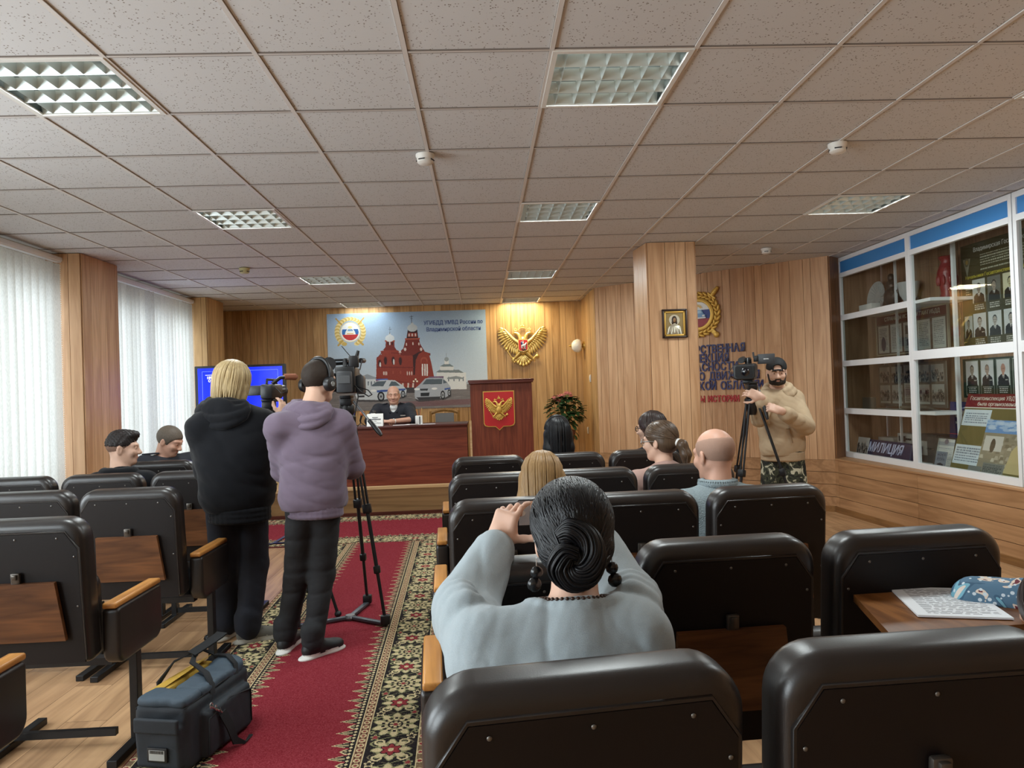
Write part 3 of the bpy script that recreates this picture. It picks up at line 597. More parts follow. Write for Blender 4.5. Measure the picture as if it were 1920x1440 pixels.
def eagle(X, s, parent, gold, shield=True):
    """double-headed eagle in relief; X frame (x right, y up, z out), s = width in metres"""
    X = X @ Matrix.Scale(s, 4); E = lambda mb, nm, m=gold: mb.build(nm, m, parent, 60)
    E(MB(X).ell((0, -0.03, 0.05), (0.125, 0.19, 0.06), 14).ell((0, 0.10, 0.05), (0.10, 0.10, 0.05), 12), 'body')
    for k in (-1, 1):
        mb = MB(X); mb.tube([(k*0.04, 0.10, 0.05), (k*0.07, 0.20, 0.06), (k*0.10, 0.255, 0.06), (k*0.15, 0.275, 0.055)], [0.055, 0.042, 0.034, 0.032], 10)
        mb.ell((k*0.165, 0.275, 0.055), (0.045, 0.036, 0.036), 10); mb.tube([(k*0.195, 0.275, 0.055), (k*0.235, 0.262, 0.055), (k*0.248, 0.235, 0.055)], [0.020, 0.013, 0.003], 7)
        for q in range(3): mb.ell((k*(0.075+0.012*q), 0.17+0.028*q, 0.085), (0.022, 0.030, 0.012), 7)
        E(mb, 'head')
        mb = MB(X); mb.box((k*0.155, 0.325, 0.055), (0.07, 0.022, 0.05), 0.006)
        for q in (-1, 0, 1): mb.ell((k*0.155+q*0.026, 0.352+(0.012 if q == 0 else 0), 0.055), (0.014, 0.026, 0.018), 7)
        mb.ell((k*0.155, 0.395, 0.055), (0.009, 0.012, 0.009), 6); E(mb, 'small_crown')
        mb = MB(X); arm = [(0.10, 0.06), (0.20, 0.13), (0.30, 0.24), (0.37, 0.33), (0.41, 0.385)]
        mb.tube([(k*a, b, 0.05) for a, b in arm], [0.050, 0.044, 0.034, 0.022, 0.010], 8)
        n = 14
        for q in range(n):
            f = q/(n-1); px = 0.14+0.27*f; py = 0.03+0.33*f**1.15; a = math.radians(-97+118*f**1.2); Ln = 0.26+0.03*f*(1-f)*4-0.14*f**3
            tx, ty = px+Ln*math.cos(a), py+Ln*math.sin(a)
            cx, cy = (px+tx)/2, (py+ty)/2; T = frame((k*cx, cy, 0.028+0.004*(q % 2)), (k*math.cos(a), math.sin(a), 0), (-math.sin(a)*k, math.cos(a), 0), (0, 0, 1))
            mb.ell((0, 0, 0), (Ln/2, 0.031, 0.017), 8, X=T)
        for q in range(10):
            f = q/9; px = 0.13+0.22*f; py = 0.03+0.26*f; a = math.radians(-75+85*f); Ln = 0.12
            T = frame((k*(px+Ln/2*math.cos(a)), py+Ln/2*math.sin(a), 0.055), (k*math.cos(a), math.sin(a), 0), (-math.sin(a)*k, math.cos(a), 0), (0, 0, 1)); mb.ell((0, 0, 0), (Ln/2, 0.024, 0.014), 8, X=T)
        E(mb, 'wing')
        mb = MB(X); mb.tube([(k*0.08, -0.16, 0.05), (k*0.15, -0.24, 0.06), (k*0.21, -0.29, 0.06)], [0.05, 0.034, 0.022], 8)
        for q in (-1, 0, 1): mb.tube([(k*0.21, -0.29, 0.06), (k*(0.25+0.01*q), -0.30+0.035*q, 0.075), (k*(0.265+0.012*q), -0.325+0.04*q, 0.06)], [0.016, 0.012, 0.005], 6)
        E(mb, 'leg')
    mb = MB(X)
    for q in range(-3, 4):
        a = math.radians(-90+q*17); Ln = 0.27-0.012*abs(q); T = frame((Ln/2*math.cos(a), -0.20+Ln/2*math.sin(a), 0.035), (math.cos(a), math.sin(a), 0), (-math.sin(a), math.cos(a), 0), (0, 0, 1))
        mb.ell((0, 0, 0), (Ln/2, 0.030, 0.02), 8, X=T); mb.ell((Ln/2-0.03, 0, 0.008), (0.04, 0.036, 0.018), 8, X=T)
    E(mb, 'tail')
    mb = MB(X); mb.box((0, 0.385, 0.06), (0.085, 0.024, 0.05), 0.006)
    for q in (-1, 0, 1): mb.ell((q*0.03, 0.42+(0.014 if q == 0 else 0), 0.06), (0.018, 0.034, 0.02), 8)
    mb.ell((0, 0.475, 0.06), (0.012, 0.014, 0.012), 7); mb.box((0, 0.50, 0.06), (0.010, 0.04, 0.010)); mb.box((0, 0.503, 0.06), (0.03, 0.010, 0.010))
    mb.tube([(-0.04, 0.385, 0.05), (-0.10, 0.35, 0.05), (-0.08, 0.31, 0.05)], 0.009, 6).tube([(0.04, 0.385, 0.05), (0.10, 0.35, 0.05), (0.08, 0.31, 0.05)], 0.009, 6); E(mb, 'great_crown')
    mb = MB(X); mb.tube([(-0.20, -0.37, 0.06), (-0.36, -0.10, 0.055)], 0.012, 8).ell((-0.375, -0.075, 0.055), (0.032, 0.032, 0.026), 9).ell((-0.395, -0.04, 0.055), (0.016, 0.016, 0.014), 7).ell((-0.20, -0.37, 0.06), (0.02, 0.02, 0.02), 7); E(mb, 'sceptre')
    mb = MB(X); mb.ell((0.31, -0.25, 0.06), (0.050, 0.050, 0.04), 12).box((0.31, -0.185, 0.06), (0.012, 0.05, 0.012)).box((0.31, -0.182, 0.06), (0.034, 0.011, 0.012)).tube([(0.26, -0.25, 0.075), (0.31, -0.25, 0.102), (0.36, -0.25, 0.075)], 0.008, 6); E(mb, 'orb')
    if shield:
        so = [(-0.098, 0.115), (-0.098, -0.085), (-0.075, -0.115), (-0.02, -0.125), (0, -0.14), (0.02, -0.125), (0.075, -0.115), (0.098, -0.085), (0.098, 0.115)]
        sh = MB(X).prism([(a*1.12, b*1.10) for a, b in so], 0.06, 0.115).build('shield_rim', gold, parent, 0)
        MB(X).prism(so, 0.10, 0.122).build('shield_field', M_red, parent, 0)
        mb = MB(X); mb.ell((0.005, -0.01, 0.125), (0.055, 0.028, 0.012), 9).tube([(0.045, 0.0, 0.125), (0.07, 0.045, 0.125), (0.085, 0.035, 0.125)], [0.022, 0.016, 0.009], 7).ell((0.0, 0.045, 0.125), (0.02, 0.036, 0.012), 8).ell((0.0, 0.088, 0.125), (0.013, 0.014, 0.011), 7)
        for a, b in ((-0.04, -0.075), (-0.02, -0.07), (0.03, -0.075), (0.055, -0.06)): mb.tube([(a*0.8, -0.02, 0.125), (a, b, 0.125)], [0.013, 0.007], 6)
        mb.tube([(-0.045, 0.085, 0.13), (0.055, -0.10, 0.13)], 0.005, 5); mb.build('shield_rider', mat('shield_silver', (214, 216, 222), 0.35, metal=0.5), parent, 60)
        MB(X).ell((-0.03, 0.04, 0.127), (0.022, 0.040, 0.012), 8).build('rider_cloak', mat('shield_blue', (36, 44, 110), 0.5), parent, 60)
        MB(X).ell((0.02, -0.10, 0.126), (0.055, 0.018, 0.010), 8).build('dragon', mat('shield_black', (24, 22, 24), 0.5), parent, 60)
t = thing('wall_eagle_emblem', 'large gold double-headed eagle emblem on the front wall above the lectern', 'emblem', (0.665, 11.35, 1.85))
eagle(frame((0.665, 11.362, 2.185), (1, 0, 0), (0, 0, 1), (0, -1, 0)), 0.70, t, M_gold)
t = thing('coat_of_arms_shield', 'red gold-rimmed shield with a gold eagle on the lectern front', 'emblem', (0.215, 9.045, 0.98))
Xs = frame((0.205, LY-0.012, 1.245), (1, 0, 0), (0, 0, 1), (0, -1, 0))
so = [(-0.195, 0.235), (-0.195, -0.165), (-0.18, -0.195), (-0.14, -0.208), (-0.05, -0.21), (0, -0.255), (0.05, -0.21), (0.14, -0.208), (0.18, -0.195), (0.195, -0.165), (0.195, 0.235)]
MB(Xs).prism(so, 0.001, 0.016).build('rim', M_goldp, t, 0); MB(Xs).prism([(a*0.95, b*0.955) for a, b in so], 0.010, 0.020).build('field', M_red, t, 0)
eagle(frame((0.205, LY-0.030, 1.262), (1, 0, 0), (0, 0, 1), (0, -1, 0)), 0.315, t, M_goldp, False)

# ---- printed mural
MA = np.array([[-0.0959394, 0.00137454, -4.5428e-05], [1.7640208, -4.51317e-05, -0.001382599]])
def mp_(u, v): q = MA @ np.array([1, u, v]); return (float(q[0]), float(q[1]))
def MPs(*a): return [mp_(u, v) for u, v in a]
MW, MH = 2.458, 1.515
P = Paint(MW, MH, 0.0042, (178, 200, 220)); g = np.clip((P.y-0.35)/1.1, 0, 1)[..., None]
P.a[:] = (np.array((206, 218, 226))*(1-g)+np.array((158, 184, 212))*g)/255
hz = 0.36
P.rect(0, 0, MW, hz, (128, 122, 120)); rg = np.random.default_rng(5)
for k in range(260):
    x, y = rg.uniform(0, MW), rg.uniform(0, hz); c = rg.choice([108, 118, 136, 146]); P.ell(x, y, rg.uniform(.03, .12), rg.uniform(.003, .008), (c, c-5, c-6), 0.6)
P.poly(MPs((900, 1160), (1690, 1130), (1690, 1190), (700, 1230)), (122, 78, 82), 0.55)
P.rect(0, hz-0.006, MW, hz+0.03, (150, 156, 160), .6)
W_ = (226, 228, 228)
P.poly(MPs((440, 870), (530, 850), (625, 885), (640, 1010), (440, 1010)), (214, 220, 222)); P.poly(MPs((430, 885), (530, 850), (640, 890), (640, 905), (430, 905)), (150, 158, 166))
for u in (465, 500, 535, 570, 605): P.poly(MPs((u, 930), (u+14, 930), (u+14, 975), (u, 975)), (110, 118, 128))
P.poly(MPs((1310, 830), (1640, 830), (1650, 1020), (1310, 1020)), (224, 226, 224)); P.poly(MPs((1300, 830), (1345, 800), (1560, 800), (1620, 835)), (128, 138, 140))
P.poly(MPs((1345, 760), (1505, 760), (1500, 805), (1350, 805)), (222, 224, 222)); P.poly(MPs((1345, 765), (1395, 735), (1460, 735), (1505, 765)), (126, 140, 144))
P.poly(MPs((1400, 690), (1445, 690), (1450, 738), (1398, 738)), (226, 228, 226)); P.ell(*mp_(1422, 682), 0.034, 0.034, (150, 162, 168)); P.line(*mp_(1420, 660), *mp_(1418, 615), 0.006, (120, 124, 130))
for u in (1375, 1440, 1500, 1560, 1605): P.poly(MPs((u, 880), (u+12, 880), (u+12, 930), (u, 930)), (116, 124, 134))
P.poly(MPs((1430, 890), (1530, 870), (1610, 890), (1610, 905), (1430, 905)), (140, 148, 150))
R1, R2, R3, DKB = (146, 62, 50), (122, 48, 42), (168, 84, 66), (62, 34, 36)
P.poly(MPs((635, 660), (690, 630), (680, 590), (760, 575), (870, 580), (900, 600), (1060, 640), (1065, 1010), (1000, 1010), (630, 930)), R1)
P.poly(MPs((705, 580), (735, 545), (738, 470), (835, 470), (838, 545), (862, 582)), R2); P.poly(MPs((728, 470), (842, 470), (842, 484), (728, 484)), R3)
P.ell(*mp_(783, 446), 0.070, 0.055, (216, 222, 226)); P.ell(*mp_(783, 410), 0.018, 0.03, (216, 222, 226)); P.line(*mp_(783, 400), *mp_(783, 320), 0.006, (96, 100, 110)); P.line(*mp_(770, 345), *mp_(798, 345), 0.006, (96, 100, 110))
for u in (762, 783, 812): P.ell(*mp_(u, 505), 0.010, 0.026, DKB if u != 783 else W_)
P.poly(MPs((905, 590), (935, 560), (950, 500), (962, 450), (1112, 450), (1125, 510), (1150, 550), (1180, 600), (1240, 615), (1240, 640), (905, 640)), R2)
P.poly(MPs((985, 350), (1092, 350), (1104, 450), (970, 450)), DKB); P.poly(MPs((990, 385), (1088, 385), (1092, 430), (982, 430)), R1); P.poly(MPs((952, 447), (1122, 440), (1122, 460), (952, 465)), R3)
P.ell(*mp_(1036, 330), 0.078, 0.058, (196, 204, 208)); P.ell(*mp_(1034, 290), 0.022, 0.035, (196, 204, 208)); P.line(*mp_(1030, 275), *mp_(1027, 190), 0.007, (84, 88, 98)); P.line(*mp_(1008, 205), *mp_(1048, 198), 0.006, (84, 88, 98)); P.line(*mp_(1015, 225), *mp_(1040, 222), 0.005, (84, 88, 98))
for u, v in ((1000, 410), (1035, 408), (1072, 408), (1043, 505), (970, 515), (1110, 510)): P.ell(*mp_(u, v), 0.010, 0.024, (226, 208, 200))
for u, v in ((955, 570), (1135, 570), (898, 605)): P.ell(*mp_(u, v), 0.018, 0.026, (226, 210, 204))
P.poly(MPs((1060, 1010), (1060, 700), (1090, 630), (1160, 590), (1220, 610), (1250, 720), (1275, 850), (1290, 920), (1290, 1000)), R1)
P.poly(MPs((1040, 640), (1110, 600), (1160, 590), (1110, 620), (1075, 690), (1065, 860), (1050, 860)), DKB)
P.ell(*mp_(1168, 700), 0.055, 0.06, R3); P.ell(*mp_(1168, 712), 0.042, 0.05, R1)
for u in (1150, 1178, 1203): P.poly(MPs((u-8, 735), (u+8, 735), (u+9, 868), (u-7, 868)), (230, 226, 220))
for u, v, c in ((735, 700, 0), (822, 700, 1), (902, 705, 0), (670, 735, 1)):
    P.ell(*mp_(u, v-15), 0.030, 0.052, R2); P.ell(*mp_(u, v), 0.022, 0.060, DKB)
    if c: P.ell(*mp_(u+6, v+12), 0.012, 0.045, W_)
P.line(*mp_(640, 770), *mp_(1050, 775), 0.018, R2); P.line(*mp_(636, 680), *mp_(700, 600), 0.012, R2); P.line(*mp_(800, 610), *mp_(1010, 620), 0.014, R2); P.line(*mp_(630, 890), *mp_(1060, 960), 0.014, R2)
for u in (715, 732, 748, 980, 1005, 1030): P.ell(*mp_(u, 840), 0.008, 0.032, (226, 206, 196))
for u in (820, 905): P.ell(*mp_(u, 830), 0.012, 0.026, R3)
for u in (930, 990, 1045): P.poly(MPs((u-9, 950), (u+9, 950), (u+9, 1000), (u-9, 1000)), (224, 206, 196))
P.poly(MPs((930, 1000), (1060, 1000), (1060, 1060), (930, 1060)), (70, 66, 70)); P.line(*mp_(1068, 1000), *mp_(1068, 900), 0.008, (50, 50, 54))
for u, v in ((1052, 930), (1074, 908), (1090, 930)): P.ell(*mp_(u, v), 0.014, 0.014, (244, 236, 210))
def print_car(pts, glass, stripe, wheels, grille, lamps, body):
    P.poly(MPs(*[(u+6, v+22) for u, v in pts]), (58, 56, 58), 0.7); P.poly(MPs(*pts), body)
    for gpts in glass: P.poly(MPs(*gpts), (92, 104, 112))
    P.poly(MPs(*stripe), (72, 96, 160))
    for (u, v, rx, ry) in wheels: P.ell(*mp_(u, v), rx, ry, (34, 34, 36)); P.ell(*mp_(u, v), rx*.62, ry*.66, (168, 172, 176)); P.ell(*mp_(u, v), rx*.25, ry*.25, (70, 70, 74))
    P.poly(MPs(*grille), (58, 62, 66))
    for u, v in lamps: P.ell(*mp_(u, v), 0.045, 0.018, (240, 242, 240))
print_car([(398, 1085), (415, 1030), (470, 1000), (560, 985), (640, 925), (700, 912), (840, 918), (930, 975), (972, 1025), (965, 1085), (900, 1105), (690, 1140), (420, 1135)], [[(565, 985), (640, 930), (745, 925), (710, 985)], [(770, 985), (800, 930), (850, 935), (900, 980)]], [(640, 1030), (960, 1010), (960, 1030), (640, 1055)], [(685, 1100, .055, .075), (932, 1075, .035, .06)], [(410, 1045), (520, 1045), (510, 1075), (410, 1075)], [(600, 1035), (420, 1025)], (206, 212, 216))
P.poly(MPs((420, 1090), (500, 1085), (500, 1108), (420, 1112)), (60, 60, 64)); P.poly(MPs((625, 905), (760, 900), (760, 915), (625, 918)), (90, 110, 180))
print_car([(1062, 1090), (1065, 1010), (1120, 965), (1180, 900), (1230, 888), (1370, 890), (1420, 930), (1465, 990), (1470, 1080), (1400, 1115), (1110, 1140), (1070, 1125)], [[(1150, 965), (1195, 905), (1375, 905), (1370, 962)], [(1385, 955), (1385, 908), (1430, 945)]], [(1400, 1010), (1465, 1000), (1465, 1015), (1400, 1030)], [(1380, 1085, .035, .07), (1452, 1060, .025, .055)], [(1120, 1015), (1215, 1012), (1205, 1035), (1128, 1035)], [(1090, 1018), (1285, 1012)], (176, 182, 190))
P.poly(MPs((1130, 1060), (1230, 1055), (1225, 1095), (1130, 1098)), (48, 50, 54)); P.poly(MPs((1080, 1110), (1360, 1100), (1340, 1130), (1110, 1140)), (64, 64, 68)); P.poly(MPs((1220, 878), (1390, 872), (1390, 890), (1220, 892)), (120, 90, 120))
bx, by = mp_(340, 378); br = 0.235
P.a[:] = P.a
for k in range(44):
    a = math.radians(-60+300*k/43+0); a = math.radians(-62+304*k/43); P.ell(bx+br*0.86*math.cos(a), by+br*0.88*math.sin(a), 0.040, 0.030, (206, 178, 104) if k % 2 else (232, 212, 150))
P.line(bx-0.215, by+0.215, bx-0.13, by+0.12, 0.022, (190, 156, 84)); P.line(bx+0.215, by+0.215, bx+0.13, by+0.12, 0.022, (190, 156, 84)); P.line(bx-0.12, by-0.13, bx-0.19, by-0.20, 0.030, (196, 164, 92)); P.line(bx+0.12, by-0.13, bx+0.19, by-0.20, 0.030, (196, 164, 92))
P.ell(bx, by, 0.155, 0.155, (226, 204, 140)); P.ell(bx, by, 0.148, 0.148, (238, 234, 220)); P.ell(bx, by, 0.136, 0.136, (236, 240, 244)); cm = np.hypot(P.x-bx, P.y-by) < 0.128
P.fill(cm & (P.y < by+0.045), (60, 110, 176)); P.fill(cm & (P.y < by-0.04), (196, 62, 60)); P.poly([(bx-0.085, by-0.04), (bx-0.07, by+0.01), (bx-0.04, by+0.055), (bx+0.04, by+0.055), (bx+0.07, by+0.01), (bx+0.085, by-0.04)], (236, 238, 232)); P.poly([(bx-0.045, by+0.015), (bx-0.03, by+0.045), (bx+0.03, by+0.045), (bx+0.045, by+0.015)], (120, 160, 200)); P.ell(bx, by+0.075, 0.035, 0.02, (240, 226, 160)); P.rect(bx-0.05, by-0.03, bx+0.05, by-0.018, (220, 160, 60))
P.noise(4, 2)
t = thing('printed_mural', 'wide printed mural of a red brick church and two grey cars on the front wall', 'mural', (-2.36+MW/2, 11.36, 1.25))
M_print = painted('mural_print', 0.5, 0.25)
Xm = frame((-2.36, 11.353, 1.25), (1, 0, 0), (0, 0, 1), (0, -1, 0))
print_sheet('print', P.a, Xm, MW, MH, M_print, t); MB(Xm).box((MW/2, MH/2, -0.006), (MW, MH, 0.010)).build('board', M_white, t, 0)
M_ink = mat('navy_ink', (52, 76, 140), 0.6)
for txt, u0, u1, v, sz in (('УГИБДД УМВД России по', 1165, 1832, 266, 0.088), ('Владимирской области', 1196, 1808, 340, 0.088)):
    a, b = mp_(u0, v), mp_(u1, v); lettering(txt, sz, Xm @ Matrix.Translation(((a[0]+b[0])/2, (a[1]+b[1])/2, 0.002)), M_ink, t, depth=0.0008, bold=0.0012, fit=b[0]-a[0])

# ---- round traffic police badge and raised lettering on the angled wall
def aw(s, z, out=0.0): return AW0+AD*s-Vector((0, 0, 0))+AN*out+Vector((0, 0, z))
def awX(s, z, out=0.016): return face_frame(aw(s, z, out), AD, AN)
t = thing('wall_badge', 'round gold badge with crossed swords and a blue car, half hidden by the column', 'badge', aw(1.53, 2.03))
X = awX(1.53, 2.345); mb = MB(X); mb.lathe([(0.27, 0), (0.275, 0.010), (0.265, 0.018)], 40); mb.build('wreath_base', mat('badge_gold_dark', (150, 108, 40), 0.45, metal=0.5), t, 40)
mb = MB(X)
for k in range(26):
    a = 2*math.pi*k/26; r_ = 0.245
    for s in (-1, 1): mb.ell((0, 0, 0), (0.042, 0.020, 0.014), 8, X=frame((r_*math.cos(a)+s*0.020*math.cos(a), r_*math.sin(a)+s*0.020*math.sin(a), 0.022), (-math.sin(a)+s*0.35*math.cos(a), math.cos(a)+s*0.35*math.sin(a), 0), (-math.cos(a), -math.sin(a), 0), (0, 0, 1)))
mb.build('wreath', M_goldp, t, 60)
for k in (-1, 1):
    mb = MB(X); T = Matrix.Rotation(k*math.radians(-40), 4, 'Z'); mb.box((0, 0.0, 0.012), (0.040, 0.66, 0.012), 0.003, X=T); mb.box((0, 0.285, 0.032), (0.13, 0.026, 0.022), 0.008, X=T)
    mb.tube([(0, 0.29, 0.03), (0, 0.345, 0.034), (0, 0.395, 0.03)], [0.026, 0.030, 0.022], 10, X=T).ell((0, 0.402, 0.03), (0.024, 0.018, 0.02), 9, X=T); mb.ell((0, -0.345, 0.02), (0.038, 0.038, 0.018), 12, X=T); mb.box((0, -0.29, 0.024), (0.052, 0.075, 0.014), 0.004, X=T)
    for q in range(4): mb.box((0, 0.315+0.018*q, 0.060), (0.05, 0.005, 0.006), X=T)
    mb.build('sword', M_goldp, t, 40)
mb = MB(X); mb.lathe([(0.205, 0.02), (0.205, 0.040), (0.195, 0.046), (0.165, 0.046), (0.158, 0.036), (0.158, 0.02)], 44); mb.build('ring', M_goldp, t, 40)
M_bl, M_bw, M_br = mat('badge_blue', (38, 56, 128), 0.4), mat('badge_white', (226, 226, 222), 0.4), mat('badge_red', (150, 34, 40), 0.4)
mb = MB(X); Rb = 0.157
def chord(y0, y1):
    p = []; n = 12
    for k in range(n+1): y = y0+(y1-y0)*k/n; p.append((math.sqrt(max(Rb*Rb-y*y, 0)), y))
    return p+[(-a, b) for a, b in reversed(p)]
mb.prism(chord(0.055, Rb), 0.02, 0.034, 0); mb.prism(chord(-0.055, 0.055), 0.02, 0.034, 1); mb.prism(chord(-Rb, -0.055), 0.02, 0.034, 2); mb.build('tricolour_disc', [M_bw, M_bl, M_br], t, 0)
mb = MB(X); mb.prism([(-0.095, -0.05), (-0.10, -0.01), (-0.075, 0.005), (-0.05, 0.055), (0.05, 0.055), (0.075, 0.005), (0.10, -0.01), (0.095, -0.05)], 0.034, 0.046); mb.build('car', mat('badge_car_blue', (112, 152, 190), 0.4), t, 0)
MB(X).box((0, -0.046, 0.046), (0.21, 0.018, 0.010), 0.003).build('car_bumper', M_bw, t, 0); MB(X).prism([(-0.06, 0.012), (-0.04, 0.045), (0.04, 0.045), (0.06, 0.012)], 0.046, 0.049).build('car_windscreen', mat('badge_glass', (170, 200, 220), 0.3), t, 0)
for s in (-1, 1): MB(X).box((s*0.075, -0.020, 0.048), (0.034, 0.02, 0.008), 0.004).build('car_headlamp', M_bw, t, 0)
mb = MB(X)
for q in range(-4, 5): a = math.radians(90+q*17); mb.bar((0.03*math.cos(a), 0.065+0.03*math.sin(a), 0.037), (0.062*math.cos(a), 0.065+0.062*math.sin(a), 0.037), 0.006)
mb.build('beacon_rays', M_goldp, t, 0)
M_navy = mat('navy_raised_letter', (34, 36, 92), 0.3); M_redl = mat('red_raised_letter', (176, 30, 32), 0.3)
for txt, z, h, wdt, m, lab in (('ГОСУДАРСТВЕННАЯ', 1.90, 0.135, 1.11, M_navy, 'top row of raised navy letters on the angled wall, under the badge'), ('ИНСПЕКЦИЯ', 1.79, 0.135, 0.70, M_navy, 'second row of raised navy letters on the angled wall'), ('БЕЗОПАСНОСТИ', 1.68, 0.135, 0.92, M_navy, 'third row of raised navy letters on the angled wall'),
                           ('ДОРОЖНОГО ДВИЖЕНИЯ', 1.565, 0.135, 1.44, M_navy, 'fourth row of raised navy letters, running behind the camcorder'), ('ВЛАДИМИРСКОЙ ОБЛАСТИ', 1.445, 0.135, 1.52, M_navy, 'lowest row of raised navy letters on the angled wall'), ('СТРАНИЦЫ ИСТОРИИ', 1.285, 0.105, 0.92, M_redl, 'row of small red raised letters on the angled wall')):
    t = thing('wall_lettering', lab, 'sign', aw(1.55, z-h/2)); ws = []
    for c in txt:
        if c == ' ': ws.append((None, 0.45)); continue
        me = text_mesh(c, 1.0, 0.06, 0.03); xs = [v.co.x for v in me.vertices]; me.transform(Matrix.Translation((-(max(xs)+min(xs))/2, 0, 0))); ws.append((me, max(xs)-min(xs)+0.10))
    tot = sum(w for _, w in ws); k = wdt/tot; x = -wdt/2
    for me, w in ws:
        if me:
            me.transform(awX(1.55+x+w*k/2, z, 0.021) @ Matrix.Diagonal((k, h*1.0, h, 1))); me.materials.clear(); me.materials.append(m); link_mesh('letter', me, t)
        x += w*k

# ---- framed icon on the column
t = thing('framed_icon', 'small gilt icon in a dark frame hanging on the column', 'icon', (1.88, 6.93, 1.93)); X = frame((1.876, 6.936, 2.065), (1, 0, 0), (0, 0, 1), (0, -1, 0))
M_fr = mat('dark_frame_wood', (44, 26, 20), 0.35); M_gilt = mat('gilt_sheet', (150, 132, 92), 0.35, metal=0.7, bump=(120, 0.3, 0.003)); M_sil = mat('silvered_relief', (206, 200, 180), 0.3, metal=0.75, bump=(140, 0.4, 0.003))
mb = MB(X)
for s in (-1, 1): mb.box((s*0.112, 0, 0.014), (0.018, 0.276, 0.03), 0.004); mb.box((0, s*0.130, 0.014), (0.242, 0.018, 0.03), 0.004)
mb.build('frame', M_fr, t, 30); mb = MB(X)
for s in (-1, 1): mb.box((s*0.094, 0, 0.012), (0.018, 0.24, 0.014), 0.003); mb.box((0, s*0.112, 0.012), (0.20, 0.018, 0.014), 0.003)
mb.build('gold_slip', M_goldp, t, 30); MB(X).box((0, 0, 0.004), (0.18, 0.22, 0.008)).build('backing_sheet', M_gilt, t, 0)
MB(X).lathe([(0.052, 0.008), (0.052, 0.011), (0.046, 0.011), (0.046, 0.009)], 24, X=Matrix.Translation((0, 0.035, 0))).build('halo', M_sil, t, 40)
mb = MB(X); mb.ell((0, -0.06, 0.008), (0.070, 0.055, 0.014), 14)
for a, b, c, d in ((-0.05, -0.03, -0.068, -0.10), (-0.02, -0.04, -0.03, -0.10), (0.02, -0.04, 0.035, -0.10), (0.05, -0.03, 0.062, -0.10), (0.0, -0.03, 0.0, -0.09)): mb.tube([(a, b, 0.018), (c, d, 0.014)], [0.008, 0.011], 6)
mb.build('robe', M_sil, t, 60); MB(X).ell((0, 0.038, 0.010), (0.026, 0.036, 0.010), 12).ell((-0.018, 0.012, 0.009), (0.010, 0.02, 0.006), 8).ell((0.018, 0.012, 0.009), (0.010, 0.02, 0.006), 8).build('painted_hair', mat('icon_dark_brown', (52, 36, 24), 0.5), t, 60)
MB(X).ell((0, 0.034, 0.015), (0.016, 0.024, 0.009), 10).build('painted_face', mat('icon_ochre', (150, 112, 74), 0.5), t, 60)

# ---- television on a stand
t = thing('television', 'flat television with a bright blue slide behind the blonde camerawoman', 'television', (-3.02, 9.35, DZ)); X = frame((-3.035, 9.30, 1.59), (1, 0, 0), (0, 0, 1), (0, -1, 0))
MB(X).box((0, 0, -0.02), (1.13, 0.66, 0.05), 0.008).build('housing', M_blk, t, 30); MB(X).box((0, 0.008, 0.0055), (1.05, 0.585, 0.002)).build('screen', mat('screen_blue', (0, 20, 200), 0.2, emit=(0.0, 0.012, 0.72, 0.9)), t, 0)
M_scr = mat('screen_white', (230, 235, 255), 0.3, emit=(0.8, 0.85, 1.0, 0.8)); mb = MB(X); Wd, Hh = 0.94, 0.52
mb.box((0, Hh/2, 0.008), (Wd, 0.004, 0.001)); mb.box((0, -Hh/2, 0.008), (Wd, 0.004, 0.001)); mb.box((-Wd/2, 0, 0.008), (0.004, Hh, 0.001)); mb.box((Wd/2, 0, 0.008), (0.004, Hh, 0.001)); mb.build('slide_border', mat('slide_border_blue', (90, 110, 255), 0.3, emit=(0.1, 0.15, 1.0, 0.8)), t, 0)
MB(X).box((-0.36, 0.215, 0.008), (0.14, 0.005, 0.001)).build('slide_line', M_scr, t, 0)
lettering('1898', 0.045, X @ Matrix.Translation((-0.37, 0.18, 0.008)), M_scr, t, 'slide_text', 0.0005, 0.001); lettering('Строительство', 0.040, X @ Matrix.Translation((-0.25, 0.14, 0.008)), M_scr, t, 'slide_text', 0.0005, 0.001)
MB().box((-3.035, 9.34, 0.82), (0.10, 0.05, 0.92), 0.006).build('stand_post', M_blk, t, 30); MB().box((-3.035, 9.36, DZ+0.012), (0.7, 0.40, 0.024), 0.006).build('stand_base', M_blk, t, 30)

# ---- things on the presidium desk
t = thing('name_card', 'white folded name card standing at the desk edge before the officer', 'name card', (-1.335, 9.07, TOP)); mb = MB()
mb.rings([[(x, 9.055, TOP), (x, 9.105, TOP+0.155), (x, 9.155, TOP)] for x in (-1.435, -1.235)], caps=False, closed=False); mb.build('card', mat('white_card', (236, 236, 232), 0.6), t, 0)
Xc = frame((-1.335, 9.080-0.0016, TOP+0.078), (1, 0, 0), (0, 0.307, 0.952), (0, -0.952, 0.307)); mb = MB(Xc); r = random.Random(2)
for z, w, hgt in ((0.030, 0.07, 0.010), (0.008, 0.14, 0.013), (-0.016, 0.03, 0.004), (-0.036, 0.14, 0.002), (-0.046, 0.14, 0.002)):
    x = -w/2
    while x < w/2: q = r.uniform(0.006, 0.011); mb.box((x+q/2, z, 0.001), (q-0.0015, hgt, 0.0006)); x += q
mb.build('printed_lines', mat('faded_print', (86, 88, 96), 0.6), t, 0)
t = thing('pencil_cup', 'white cup of pencils on the desk right of the officer', 'pencil cup', (-0.80, 9.17, TOP)); X = Matrix.Translation((-0.80, 9.17, TOP))
MB(X).box((0, 0, 0.055), (0.085, 0.085, 0.11), 0.006).build('cup', mat('white_plastic', (232, 232, 228), 0.4), t, 30); MB(X).box((0.014, -0.0435, 0.05), (0.012, 0.002, 0.10)).build('dark_stripe', M_blk, t, 0)
